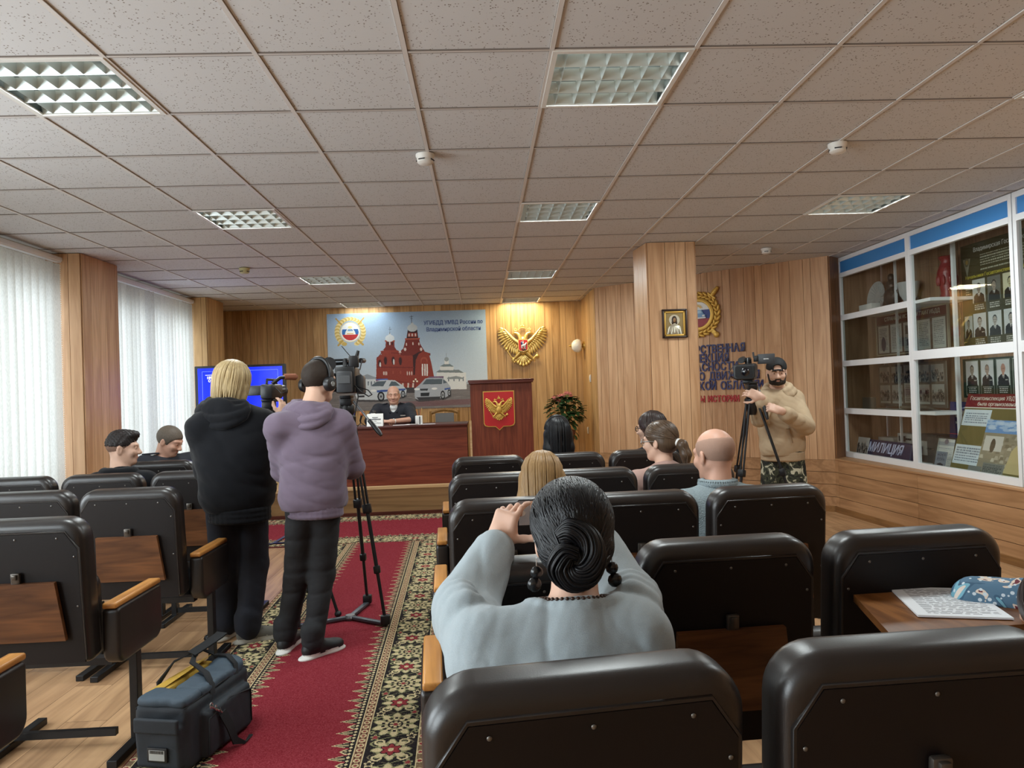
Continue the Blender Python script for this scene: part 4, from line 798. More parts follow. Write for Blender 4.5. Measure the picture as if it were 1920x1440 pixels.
for q, (a, b, c) in enumerate(((-0.02, 0.0, (170, 90, 50)), (0.0, 0.01, (60, 60, 70)), (0.02, -0.005, (150, 60, 50)), (0.025, 0.02, (190, 160, 90)))): MB(X).tube([(a*0.6, b*0.6, 0.09), (a*1.5, b*1.5, 0.175+0.01*q)], 0.004, 6).build('pencil', mat(f'pencil_{q}', c, 0.5), t, 40)
M_paper = mat('white_paper', (238, 240, 242), 0.7)
for x, y, a, lab in ((-1.02, 9.15, 0.15, 'white sheet of paper under the officer hands'), (-0.87, 9.24, -0.2, 'white sheet lying under the pencil cup'), (-0.70, 9.15, 0.05, 'white sheet lying right of the pencil cup')):
    o = tag(MB(Matrix.Translation((x, y, TOP+0.001)) @ rotz(a)).box((0, 0, 0), (0.21, 0.10, 0.002)).build('paper_sheet', M_paper, None, 0), lab, 'paper'); 
def desk_mic(x, y, dx, dy, foam, lab, cube=False):
    t = thing('desk_microphone', lab, 'microphone', (x, y, TOP)); X = Matrix.Translation((x, y, TOP))
    for q in range(3): a = q*2.094+0.5; MB(X).tube([(0, 0, 0.05), (0.055*math.cos(a), 0.055*math.sin(a), 0.004)], 0.004, 6).build('tripod_leg', M_blk, t, 40)
    MB(X).tube([(0, 0, 0.04), (-dx*0.3, 0, 0.075), (dx*0.7, dy*0.7, 0.14)], [0.008, 0.012, 0.013], 8).build('handle', M_blk, t, 40)
    MB(X).ell((dx, dy, 0.165), (0.030, 0.030, 0.034), 14).build('foam_head', foam, t, 60)
    if cube: MB(X).box((dx*0.7, dy*0.7, 0.135), (0.055, 0.055, 0.045), 0.004).build('mic_flag', M_white, t, 0)
desk_mic(-1.52, 9.14, 0.02, 0.0, mat('orange_foam', (206, 118, 70), 0.8), 'desk microphone with orange foam head, left of the name card'); desk_mic(-1.39, 9.24, 0.015, 0.02, M_blk, 'desk microphone with a white cube behind the name card', True); desk_mic(-1.60, 9.10, -0.015, 0, mat('blue_foam', (44, 44, 168), 0.8), 'desk microphone with blue foam head beside the tripod')

# ---- chair behind the desk
t = thing('wooden_chair', 'wood-framed chair with grey upholstered back behind the desk', 'chair', (-0.55, 10.35, DZ)); M_oak = wood('chair_wood', (120, 84, 40), (168, 124, 66), 'Z', 2, 0.4, 0.1); M_gry = mat('grey_upholstery', (120, 118, 116), 0.85, bump=(300, 0.3, 0.003)); X = Matrix.Translation((-0.55, 10.35, DZ))
MB(X).box((0, 0.02, 0.44), (0.44, 0.44, 0.07), 0.02).build('seat', M_gry, t, 40)
for s in (-1, 1):
    MB(X).bar((s*0.20, -0.18, 0), (s*0.20, -0.18, 0.42), 0.035).build('leg', M_oak, t, 0); MB(X).tube([(s*0.205, 0.24, 0), (s*0.205, 0.20, 0.42), (s*0.20, 0.23, 0.86)], 0.019, 8).build('leg', M_oak, t, 40)
    MB(X).bar((s*0.155, 0.205, 0.47), (s*0.155, 0.225, 0.80), 0.016).build('back_slat', M_oak, t, 0)
MB(X).tube([(-0.20, 0.23, 0.83), (-0.1, 0.235, 0.865), (0, 0.237, 0.875), (0.1, 0.235, 0.865), (0.20, 0.23, 0.83)], 0.022, 8).build('top_rail', M_oak, t, 40); MB(X).box((0, 0.222, 0.66), (0.27, 0.03, 0.34), 0.012).build('backrest', M_gry, t, 40)
M_gry2 = mat('dark_chair_upholstery', (40, 38, 40), 0.8)
t = thing('officer_chair', 'dark padded chair under the officer behind the desk', 'chair', (-1.19, 9.95, DZ)); X = Matrix.Translation((-1.19, 9.95, DZ))
MB(X).box((0, 0, 0.43), (0.46, 0.46, 0.07), 0.02).build('seat', M_gry2, t, 40); MB(X).box((0, 0.25, 0.68), (0.42, 0.04, 0.36), 0.015).build('backrest', M_gry2, t, 40)
for a in (-1, 1):
    for b in (-1, 1): MB(X).bar((a*0.2, b*0.2, 0), (a*0.2, b*0.2, 0.41), 0.03).build('leg', M_oak, t, 0)

# ---- potted plant with pink flowers on a tall stand
t = thing('potted_plant', 'leafy green plant with pink flowers on a stand right of the lectern', 'plant', (1.20, 10.5, DZ)); X = Matrix.Translation((1.20, 10.5, DZ)); r = random.Random(11)
for q in range(3): a = q*2.094+0.35; MB(X).tube([(0, 0, 0.30), (0.20*math.cos(a), 0.20*math.sin(a), 0.0)], 0.012, 7).build('stand_leg', mat('dark_stand_wood', (58, 36, 24), 0.5), t, 40)
MB(X).lathe([(0.07, 0.30), (0.10, 0.32), (0.14, 0.50), (0.145, 0.52), (0.125, 0.52), (0.11, 0.49)], 20).build('pot', mat('terracotta_pot', (120, 76, 56), 0.7), t, 40)
leaf = [(0, 0), (0.35, 0.16), (0.55, 0.46), (0.45, 0.78), (0, 1.0), (-0.45, 0.78), (-0.55, 0.46), (-0.35, 0.16)]
def leaves(n, cz, rx, rz, size, drop):
    mb = MB(X)
    for q in range(n):
        a, e = r.uniform(0, 6.283), r.uniform(-0.9, 1.3); p = Vector((rx*math.cos(a)*math.cos(e), rx*math.sin(a)*math.cos(e), cz+rz*math.sin(e))); s = size*r.uniform(0.7, 1.3)
        d = Vector((math.cos(a), math.sin(a), r.uniform(-drop, 0.4))).normalized(); T = look(p, Vector((-d.y, d.x, r.uniform(-1, 1)))) ; sx = d.cross(Vector((0, 0, 1))).normalized(); nz_ = sx.cross(d)
        mb.raw([tuple(p+sx*(u*s*0.6)+d*(v*s)+nz_*(-0.25*s*(v-0.4)**2+0.12*s*abs(u))) for u, v in leaf]+[tuple(p+d*(0.5*s))], [(k, (k+1) % 8, 8) for k in range(8)])
    return mb
leaves(190, 0.80, 0.21, 0.21, 0.11, 0.8).build('foliage', mat('dark_green_leaf', (44, 74, 38), 0.4, vary=(9, 0.45)), t, 60)
leaves(60, 0.62, 0.15, 0.25, 0.09, 1.6).build('trailing_foliage', mat('green_leaf', (58, 88, 48), 0.45, vary=(9, 0.4)), t, 60)
mb = MB(X)
for q in range(26): a = r.uniform(0, 6.283); h = r.uniform(0.95, 1.04); rr = r.uniform(0.02, 0.2); mb.tube([(rr*0.5*math.cos(a), rr*0.5*math.sin(a), 0.8), (rr*math.cos(a), rr*math.sin(a), h)], 0.003, 5)
mb.build('flower_stems', mat('stem_green', (70, 96, 52), 0.5), t, 60); M_pink = mat('pink_petal', (206, 120, 116), 0.6)
for q in range(15):
    a = r.uniform(0, 6.283); rr = r.uniform(0.03, 0.23); mb = MB(X); c = Vector((rr*math.cos(a)-0.02, rr*math.sin(a), r.uniform(0.92, 1.06)+(0.05 if abs(math.cos(a)*rr) < 0.06 else 0)))
    for k in range(6): b = k*1.047; mb.ell((0, 0, 0), (0.022, 0.012, 0.007), 7, X=frame(c+Vector((0.016*math.cos(b), 0.012*math.sin(b), 0.012*math.sin(b))), (math.cos(b), 0, math.sin(b)), (0, 1, 0), (-math.sin(b), 0, math.cos(b))))
    mb.build('flower', M_pink, t, 60)

# ---- wall lamp, switch, socket
t = thing('wall_sconce', 'white globe wall lamp with brass fitting on the return wall', 'wall lamp', (1.59, 11.1, 2.05)); X = frame((1.595, 11.10, 2.135), (0, 1, 0), (0, 0, 1), (-1, 0, 0)) 
MB(X).lathe([(0.065, 0), (0.06, 0.02), (0.03, 0.03), (0.022, 0.05)], 18).build('backplate', M_goldp, t, 40); MB(X).lathe([(0.085, 0.05), (0.10, 0.075), (0.105, 0.11), (0.085, 0.16), (0.05, 0.19), (0.01, 0.20)], 20).build('glass_shade', mat('opal_glass', (238, 236, 226), 0.3), t, 60); MB(X).lathe([(0.016, 0.195), (0.020, 0.21), (0.006, 0.235)], 10).build('finial', M_goldp, t, 60)
t = thing('light_switch', 'small white rounded switch on the return wall under the wall lamp', 'switch', (1.59, 10.58, 1.58)); MB().box((1.59, 10.58, 1.62), (0.012, 0.075, 0.11), 0.005).build('plate', M_white, t, 30); MB().box((1.581, 10.58, 1.62), (0.008, 0.04, 0.06), 0.003).build('rocker', M_white, t, 30)
t = thing('power_socket', 'white socket low on the return wall behind the plant', 'socket', (1.59, 11.0, 0.80)); MB().box((1.59, 11.0, 0.84), (0.014, 0.08, 0.10), 0.005).build('plate', M_white, t, 30)
# ================================================================== glazed display cases along the right wall
def thin_glass(name, tint, refl=1.0):
    m = bpy.data.materials.new(name); m.use_nodes = True; nt = m.node_tree; nt.nodes.remove(nt.nodes['Principled BSDF']); N = nt.nodes.new; L = nt.links.new
    tp = N('ShaderNodeBsdfTransparent'); tp.inputs[0].default_value = (*tint, 1); gl = N('ShaderNodeBsdfGlossy'); gl.inputs['Roughness'].default_value = 0.02; fr = N('ShaderNodeLayerWeight'); fr.inputs[0].default_value = 0.5; pw = N('ShaderNodeMath'); pw.operation = 'POWER'; pw.inputs[1].default_value = 5.0; L(fr.outputs['Facing'], pw.inputs[0])
    mu = N('ShaderNodeMath'); mu.operation = 'MULTIPLY_ADD'; mu.inputs[1].default_value = 0.8*refl; mu.inputs[2].default_value = 0.04*refl; mx = N('ShaderNodeMixShader'); L(pw.outputs[0], mu.inputs[0]); L(mu.outputs[0], mx.inputs[0]); L(tp.outputs[0], mx.inputs[1]); L(gl.outputs[0], mx.inputs[2]); L(mx.outputs[0], nt.nodes['Material Output'].inputs['Surface']); return m
M_dglass = thin_glass('display_glass', (0.93, 0.95, 0.94)); M_wglass = thin_glass('window_pane_glass', (0.95, 0.97, 0.97))
for k, (a, b) in enumerate(BAYS): MB().box((-3.99, (a+b)/2, 1.635), (0.004, b-a-0.1, 1.8)).build('window_pane', M_wglass, bpy.data.objects[f'window_{k+1}'], 0)
M_cblue = mat('header_blue', (62, 132, 196), 0.45); M_cback = wood('case_back_boards', (150, 114, 86), (192, 152, 120), 'Z', 1, 0.5, 0.25)
FX, BX, Z0, Z1 = 4.125, 4.61, 0.598, 2.853
def case(label, ya, yb, rails, glass_z):
    t = thing('display_case', label, 'display case', (4.36, (ya+yb)/2, Z0)); w = yb-ya; yc = (ya+yb)/2
    mb = MB()
    for y in (ya+0.018, yb-0.018): mb.box((FX, y, (Z0+Z1)/2), (0.04, 0.036, Z1-Z0))
    mb.box((FX, yc, Z0+0.030), (0.042, w-0.07, 0.06)); mb.box((FX, yc, Z1-0.022), (0.042, w-0.07, 0.044)); mb.box((FX, yc, 2.655), (0.042, w-0.07, 0.05))
    for z, h in rails: mb.box((FX, yc, z), (0.044, w-0.07, h))
    mb.build('frame', M_alu, t, 0)
    MB().box((FX+0.004, yc, 2.745), (0.022, w-0.07, 0.13)).build('blue_header', M_cblue, t, 0)
    zs = [Z0+0.06]
    for z, h in rails: zs += [z-h/2, z+h/2]
    zs.append(2.63)
    for q in range(0, len(zs), 2): MB().box((FX, yc, (zs[q]+zs[q+1])/2), (0.004, w-0.074, zs[q+1]-zs[q])).build('glass_pane', M_dglass, t, 0)
    mb = MB(); y = ya+0.003
    while y < yb-0.01: wd = min(0.15, yb-y-0.003); mb.box((BX, y+wd/2, (Z0+Z1)/2), (0.014, wd-0.004, Z1-Z0)); y += wd
    mb.build('back_boards', M_cback, t, 0)
    MB().box((4.37, yc, Z0+0.012), (0.46, w, 0.02)).build('case_floor', M_alu, t, 0); MB().box((4.37, yc, Z1-0.01), (0.46, w, 0.02)).build('case_top', M_alu, t, 0)
    return t
CASE1 = case('display case nearest the front, four glass levels with plate, documents and police sign', 6.772, 8.13, [(2.172, 0.062), (1.652, 0.062), (1.118, 0.062)], None)
CASE2 = case('display case with the olive portrait board behind its glass', 5.402, 6.770, [(1.675, 0.085)], None)
CASE3 = case('display case cut off by the right edge of the picture', 4.03, 5.390, [(1.675, 0.085)], None)
for y, c in ((6.765, CASE1), (5.396, CASE2)): MB().box((4.37, y, (Z0+Z1)/2), (0.42, 0.010, Z1-Z0-0.05)).build('side_panel', M_dglass, c, 0)
MB().box((4.37, 8.118, (Z0+Z1)/2), (0.45, 0.016, Z1-Z0-0.05)).build('end_panel', M_cback, CASE1, 0)
for z in (2.172, 1.652, 1.118):
    MB().box((4.36, 7.45, z+0.01), (0.44, 1.29, 0.012)).build('shelf', M_alu, CASE1, 0)
for z in (2.172, 1.118): MB().box((4.36, 6.63, z+0.01), (0.44, 0.265, 0.03)).build('shelf', M_alu, CASE2, 0)
MB().box((4.36, 6.485, 1.72), (0.03, 0.03, 2.2)).build('inner_post', M_alu, CASE2, 0)
MB().box((4.36, 7.42, 1.7), (0.02, 0.02, 2.16)).build('inner_post', M_alu, CASE1, 0)
board_wall('wall_right_upper', (4.125, 4.0), (4.125, -3.2), 0.59, CEIL+0.02, M_wall, -1, PAT)
def wall_frame(x, y, z, tilt=0.0):
    """frame of a board facing the room: origin lower left seen from the room, tilt leans the top back"""
    a = math.radians(tilt); return frame((x, y, z), (0, -1, 0), (math.sin(a), 0, math.cos(a)), (-math.cos(a), 0, math.sin(a)))
M_cardp = painted('exhibit_print', 0.6, 0.2); M_text = mat('white_lettering', (228, 228, 222), 0.6); M_yel = mat('yellow_lettering', (214, 200, 70), 0.6); M_blackt = mat('black_lettering', (40, 40, 42), 0.6)
def lines(P, x0, y0, x1, y1, n, c, seed=0, wd=0.55, ragged=0.25):
    r = random.Random(seed); h = (y1-y0)/n
    for k in range(n):
        y = y1-h*(k+0.5); x = x0; e = x1-(x1-x0)*r.random()*ragged*(1 if k % 4 == 3 else 0.15)
        while x < e: w = r.uniform(0.008, 0.03); P.rect(x, y-h*wd/2, min(x+w, e), y+h*wd/2, c); x += w+0.006
def portrait(P, x, y, w, h, bg_, suit, face, hair, seed, medal=False):
    P.rect(x, y, x+w, y+h, bg_); cx = x+w/2
    P.poly([(x+w*.06, y), (x+w*.10, y+h*.30), (x+w*.32, y+h*.42), (x+w*.68, y+h*.42), (x+w*.90, y+h*.30), (x+w*.94, y)], suit); P.poly([(cx-w*.10, y+h*.43), (cx+w*.10, y+h*.43), (cx, y+h*.18)], (226, 226, 222)); P.poly([(cx-w*.025, y+h*.38), (cx+w*.025, y+h*.38), (cx+w*.03, y+h*.14), (cx-w*.03, y+h*.14)], (30, 30, 34))
    P.rect(cx-w*.08, y+h*.40, cx+w*.08, y+h*.52, face); P.ell(cx, y+h*.66, w*.17, h*.185, hair); P.ell(cx, y+h*.62, w*.15, h*.165, face)
    P.rect(cx-w*.10, y+h*.635, cx-w*.03, y+h*.655, (60, 56, 54)); P.rect(cx+w*.03, y+h*.635, cx+w*.10, y+h*.655, (60, 56, 54)); P.rect(cx-w*.06, y+h*.535, cx+w*.06, y+h*.55, (110, 84, 80))
    if medal:
        for q in range(3): P.ell(x+w*(.68+.07*q), y+h*.2, w*.025, h*.02, (220, 220, 210))
def crowd(P, x, y, w, h, seed):
    r = np.random.default_rng(seed); P.rect(x, y, x+w, y+h, (168, 162, 158)); P.rect(x, y+h*.55, x+w, y+h, (196, 192, 188))
    for k in range(34): a, b = r.uniform(x+.01, x+w-.01), r.uniform(y+.01, y+h*.62); P.ell(a, b, w*.04, h*.12, (int(r.uniform(36, 90)),)*3); P.ell(a, b+h*.14, w*.02, h*.045, (190, 172, 160))
def sheet(name, label, cat, P, X, wide, high, thick=0.004, group=None, res=None, base=None, color=None):
    t = thing(name, label, cat, X @ Vector((wide/2, 0, 0)), 0, group); print_sheet('print', P.a, X @ Matrix.Translation((0, 0, 0.0006)), wide, high, M_cardp, t)
    MB(X).box((wide/2, high/2, -thick/2), (wide, high, thick)).build('board', color or M_white, t, 0); return t
# --- case 1, second level: maroon headed document board
w, h = 1.27, 0.44; P = Paint(w, h, 0.004, (112, 92, 82)); P.rect(0, h-0.10, w, h, (104, 34, 38)); r = random.Random(4)
for q in range(5):
    x = 0.03+0.247*q; P.rect(x, 0.02, x+0.21, 0.325, (222, 220, 216)); lines(P, x+0.025, 0.05, x+0.185, 0.30, 14, (150, 150, 154), q)
    if q == 0: P.ell(x+0.10, 0.12, 0.045, 0.08, (84, 86, 110))
    if q == 2: P.rect(x+0.03, 0.20, x+0.18, 0.29, (120, 116, 112)); P.rect(x+0.05, 0.08, x+0.15, 0.15, (100, 96, 94))
X = wall_frame(4.52, 8.10, 1.73); t = sheet('document_board', 'framed document board with maroon heading on the second level of the case', 'board', P, X, w, h)
lettering('СТРАНИЦЫ ИСТОРИИ ГАИ-ГИБДД', 0.058, X @ Matrix.Translation((w*0.52, h-0.05, 0.003)), M_text, t, depth=0.0006, fit=0.98)
mb = MB(X)
for s in (0, w): mb.box((s, h/2, 0.0), (0.014, h, 0.02))
for s in (0, h): mb.box((w/2, s, 0.0), (w, 0.014, 0.02))
mb.build('frame', mat('pale_frame', (206, 190, 166), 0.5), t, 0)
# --- third level: photo board, album and papers
w, h = 1.20, 0.46; P = Paint(w, h, 0.004, (118, 106, 96))
for q in range(5):
    x = 0.02+0.235*q
    if q in (2,): crowd(P, x, 0.26, 0.20, 0.18, q); P.rect(x, 0.04, x+0.20, 0.25, (206, 204, 200)); lines(P, x+0.02, 0.06, x+0.18, 0.23, 9, (140, 138, 138), q)
    else: crowd(P, x, 0.26, 0.20, 0.17, q); crowd(P, x, 0.06, 0.20, 0.17, q+9); P.rect(x, 0.03, x+0.20, 0.055, (206, 204, 200))
sheet('photo_board', 'board of black and white group photographs on the third level of the case', 'board', P, wall_frame(4.50, 8.06, 1.16), w, h)
tag(MB(Matrix.Translation((4.32, 7.02, 1.152)) @ rotz(0.35) @ Matrix.Rotation(0.25, 4, 'Y')).box((0, 0, 0), (0.20, 0.30, 0.022), 0.003).build('album', mat('album_cover', (126, 116, 104), 0.6), None, 0), 'grey album leaning on the third level of the display case', 'book')
tag(MB(Matrix.Translation((4.30, 7.33, 1.139)) @ rotz(-0.2)).box((0, 0, 0), (0.20, 0.28, 0.010)).build('open_booklet', mat('booklet_paper', (176, 170, 160), 0.7), None, 0), 'flat pale booklet lying beside the grey album', 'book')
tag(MB(Matrix.Translation((4.30, 7.92, 1.139)) @ rotz(0.1)).box((0, 0, 0.06), (0.03, 0.20, 0.13), 0.003).build('small_photograph', mat('photo_frame_grey', (110, 104, 96), 0.6), None, 0), 'small framed photograph at the left end of the third level', 'photograph')
# --- top level: glass plate, dark bust, white box, red vase
t = thing('crystal_plate', 'round cut-glass plate standing on the top level of the case', 'plate', (4.42, 7.93, 2.19)); M_cry = mat('cut_crystal', (190, 192, 190), 0.15, spec=0.8, bump=(80, 0.5, 0.004)); X = wall_frame(4.46, 7.93, 2.37, 8)
MB(X).lathe([(0.045, 0), (0.10, 0.008), (0.175, 0.03), (0.18, 0.034), (0.10, 0.014), (0.04, 0.008)], 36).build('dish', M_cry, t, 40); mb = MB(X)
for q in range(24): a = q*math.pi/12; mb.bar((0.06*math.cos(a), 0.06*math.sin(a), 0.010), (0.165*math.cos(a), 0.165*math.sin(a), 0.032), 0.006)
mb.build('cut_ribs', M_cry, t, 0); MB().box((4.44, 7.93, 2.192), (0.12, 0.14, 0.014)).build('plate_stand', M_blk, t, 0)
t = thing('trophy_figure', 'dark figurine trophy on a base between the glass plate and the red vase', 'figurine', (4.40, 7.55, 2.19)); M_brz = mat('dark_bronze', (72, 60, 52), 0.35, metal=0.5, bump=(40, 0.5, 0.006)); X = Matrix.Translation((4.40, 7.55, 2.185))
MB(X).box((0, 0, 0.03), (0.18, 0.26, 0.06), 0.006).build('base', M_brz, t, 30); MB(X).ell((0, 0, 0.15), (0.08, 0.12, 0.11), 14).ell((0, 0.02, 0.27), (0.05, 0.06, 0.07), 12).ell((0, 0.02, 0.355), (0.036, 0.036, 0.045), 12).tube([(0, -0.05, 0.23), (-0.02, -0.13, 0.19), (-0.02, -0.10, 0.10)], [0.035, 0.028, 0.022], 8).build('figure', M_brz, t, 60)
t = thing('crystal_vase', 'cut-glass vase at the right of the dark figurine', 'vase', (4.45, 7.34, 2.19)); MB(Matrix.Translation((4.45, 7.34, 2.184))).lathe([(0.05, 0), (0.055, 0.01), (0.03, 0.04), (0.085, 0.14), (0.11, 0.27), (0.10, 0.27), (0.07, 0.14)], 20).build('body', M_cry, t, 40)
tag(MB().box((4.27, 7.78, 2.235), (0.10, 0.26, 0.10), 0.004).build('white_box', M_white, None, 30), 'low white box on the top level in front of the figurine', 'box')
t = thing('red_vase', 'tall dark red vase with flared rim on the upper shelf', 'vase', (4.40, 6.64, 2.2)); MB(Matrix.Translation((4.40, 6.64, 2.198))).lathe([(0.065, 0), (0.07, 0.015), (0.055, 0.05), (0.075, 0.16), (0.085, 0.24), (0.06, 0.31), (0.045, 0.345), (0.075, 0.39), (0.07, 0.395), (0.035, 0.35)], 28).build('body', mat('red_glaze', (122, 24, 30), 0.3, bump=(45, 0.6, 0.006)), t, 60)
mb = MB(Matrix.Translation((4.40, 6.64, 2.198)))
for q in range(10): a = q*0.628; mb.ell((0.078*math.cos(a), 0.078*math.sin(a), 0.17), (0.016, 0.016, 0.05), 8)
mb.build('carved_relief', mat('red_glaze', (122, 24, 30)), t, 60)
# --- bottom level: police roof sign, radio sets, photograph
t = thing('police_roof_sign', 'dark blue police roof sign with white slanted letters on the case floor', 'sign', (4.26, 7.5, 0.62)); X = wall_frame(4.22, 7.93, 0.622, 12)
MB(X).slab(0.86, 0.19, 0.12, 0.03, 0.02, 0.015, X=frame((0.43, 0, -0.06), (1, 0, 0), (0, 0, -1), (0, 1, 0))).build('housing', mat('dark_blue_plastic', (26, 32, 74), 0.3), t, 40)
me = text_mesh('МИЛИЦИЯ', 0.14, 0.001, 0.003, 0.9); me.transform(X @ Matrix.Translation((0.40, 0.10, 0.003)) @ Matrix(((1, 0.25, 0, 0), (0, 1, 0, 0), (0, 0, 1, 0), (0, 0, 0, 1)))); me.materials.clear(); me.materials.append(mat('pale_blue_lettering', (196, 204, 236), 0.5)); link_mesh('lettering', me, t)
M_rad = mat('radio_grey', (176, 174, 168), 0.5); M_radd = mat('radio_dark', (46, 48, 50), 0.5)
def radio(x, y, z, w, h, m, lab):
    t = thing('radio_set', lab, 'radio', (x, y, z)); MB().box((x, y, z+h/2), (0.16, w, h), 0.006).build('case', m, t, 30); MB().box((x-0.081, y+w*0.2, z+h*0.5), (0.004, w*0.4, h*0.5)).build('dial', M_radd if m is M_rad else M_rad, t, 0)
    for q in range(3): MB(frame((x-0.080, y-w*0.12*(q+0.6), z+h*0.5), (0, 1, 0), (0, 0, 1), (1, 0, 0))).lathe([(0.010, -0.014), (0.010, 0)], 10).build('knob', M_blk, t, 40)
radio(4.48, 7.80, 0.622, 0.30, 0.20, M_rad, 'light grey radio set left of the police roof sign'); radio(4.48, 7.42, 0.622, 0.36, 0.15, M_radd, 'dark radio set behind the police roof sign'); radio(4.48, 7.42, 0.774, 0.30, 0.11, M_rad, 'pale radio set on top of the dark one'); radio(4.46, 7.02, 0.622, 0.30, 0.28, M_radd, 'tall black device right of the police roof sign')
w, h = 0.24, 0.20; P = Paint(w, h, 0.005, (120, 110, 104)); crowd(P, 0, 0, w, h, 31); sheet('leaning_photograph', 'black and white photograph leaning at the left corner of the case floor', 'photograph', P, wall_frame(4.22, 8.10, 0.622, 12), w, h)
# --- case 2: olive portrait board
w, h = 1.22, 0.96; P = Paint(w, h, 0.0042, (70, 66, 40)); r = random.Random(8); X = wall_frame(4.54, 6.64, 1.715)
P.poly([(0, 0), (0.25, 0), (0.22, 0.5), (0, 0.55)], (92, 88, 48), 0.5); lines(P, 0.26, 0.735, 1.05, 0.85, 5, (170, 170, 150), 3, 0.4); lines(P, 0.26, 0.69, 0.95, 0.72, 1, (170, 170, 150), 5, 0.4); lines(P, 0.05, 0.47, 0.12, 0.60, 6, (190, 190, 170), 6, 0.5)
P.poly([(0.03, 0.83), (0.08, 0.66), (0.13, 0.83)], (150, 146, 126)); P.ell(0.08, 0.80, 0.035, 0.04, (110, 104, 80)); P.ell(0.08, 0.80, 0.018, 0.02, (160, 130, 60))
for q in range(5):
    x = 0.145+0.195*q; portrait(P, x, 0.41, 0.165, 0.215, [(196, 198, 190), (112, 112, 104), (206, 202, 170), (200, 200, 196), (190, 190, 186)][q], (40, 40, 36), (150, 140, 126) if q != 2 else (186, 180, 140), (38, 36, 34), q); lines(P, x+0.02, 0.345, x+0.145, 0.40, 3, (196, 196, 186), q, 0.55)
    x2 = 0.14+0.195*q; portrait(P, x2, 0.10, 0.165, 0.215, (202, 204, 202), (38, 40, 42), (168, 160, 150), (40, 38, 36), q+20, q % 2 == 0); lines(P, x2+0.02, 0.035, x2+0.145, 0.09, 3, (196, 196, 186), q+7, 0.55)
portrait(P, 0.02, 0.10, 0.105, 0.20, (190, 192, 186), (44, 44, 40), (150, 144, 130), (46, 44, 40), 50)
t = sheet('portrait_board', 'olive board of black and white officer portraits under plastic film', 'board', P, X, w, h)
lettering('Владимирская Госавтоинспекция', 0.056, X @ Matrix.Translation((0.58, 0.895, 0.003)), M_text, t, depth=0.0006, fit=0.80); lettering('Начальники Госавтоинспекции Владимирской области', 0.044, X @ Matrix.Translation((0.62, 0.655, 0.003)), M_yel, t, depth=0.0006, fit=1.12)
# --- dark green board with three portraits
w, h = 1.20, 0.36; P = Paint(w, h, 0.0042, (40, 56, 46)); 
for q in range(5):
    x = 0.045+0.20*q; P.rect(x-0.006, 0.022, x+0.168, 0.342, (150, 160, 150)); P.rect(x, 0.028, x+0.162, 0.336, (40, 56, 46))
    if q < 3: portrait(P, x+0.002, 0.115, 0.158, 0.22, (212, 214, 214), (42, 46, 52), [(150, 140, 128), (170, 150, 138), (196, 150, 132)][q], [(56, 50, 44), (120, 112, 104), (190, 146, 130)][q], q+60, True); P.rect(x+0.02, 0.096, x+0.14, 0.10, (200, 200, 196)); lines(P, x+0.03, 0.04, x+0.13, 0.09, 3, (190, 192, 188), q+70, 0.5)
sheet('green_portrait_board', 'dark green board with three officer portraits and empty slots', 'board', P, wall_frame(4.53, 6.66, 1.26), w, h)
# --- tilted poster
w, h = 1.0, 0.70; P = Paint(w, h, 0.0045, (112, 102, 62)); P.rect(0, h-0.125, w, h, (120, 34, 40)); P.rect(0, h-0.129, w, h-0.123, (220, 214, 200)); P.rect(0.01, 0.41, 0.36, 0.555, (206, 216, 222)); lines(P, 0.04, 0.43, 0.33, 0.53, 5, (120, 130, 144), 11, 0.45); P.rect(0.01, 0.06, 0.36, 0.235, (206, 216, 222)); lines(P, 0.03, 0.08, 0.34, 0.215, 6, (120, 130, 144), 12, 0.45)
P.rect(0.34, 0.03, w, 0.47, (150, 140, 118)); P.rect(0.34, 0.36, w, 0.47, (110, 150, 200)); rg = np.random.default_rng(3)
for k in range(40): P.ell(rg.uniform(.36, .98), rg.uniform(.38, .47), .05, .012, (196, 210, 226), .6)
for k in range(90): c = int(rg.uniform(120, 200)); P.poly([(x0 := rg.uniform(.34, .95), y0 := rg.uniform(.03, .34)), (x0+.05, y0), (x0+.04, y0+.03), (x0+.01, y0+.03)], (c, c-10, c-30))
P.poly([(0.66, 0.03), (0.70, 0.22), (0.80, 0.33), (0.90, 0.22), (0.92, 0.03)], (196, 178, 130)); P.rect(0.36, 0.20, 0.58, 0.33, (206, 200, 190)); P.ell(0.47, 0.25, 0.03, 0.06, (90, 80, 66)); P.rect(0.24, 0.0, 0.40, 0.06, (120, 122, 118)); P.rect(0.41, 0.0, 0.66, 0.10, (130, 130, 122)); lines(P, 0.42, 0.01, 0.65, 0.09, 6, (80, 82, 80), 15, 0.6)
X = wall_frame(4.21, 6.43, 0.630, 17); t = sheet('tilted_poster', 'big tilted poster with maroon heading and old town photographs behind glass', 'poster', P, X, w, h)
M_textc = mat('cream_lettering', (236, 226, 214), 0.6)
lettering('Госавтоинспекция УВД Владимирской', 0.050, X @ Matrix.Translation((0.50, h-0.042, 0.003)), M_textc, t, depth=0.0006, fit=0.9); lettering('была организована в 1945 году', 0.046, X @ Matrix.Translation((0.53, h-0.093, 0.003)), M_textc, t, depth=0.0006, fit=0.74)
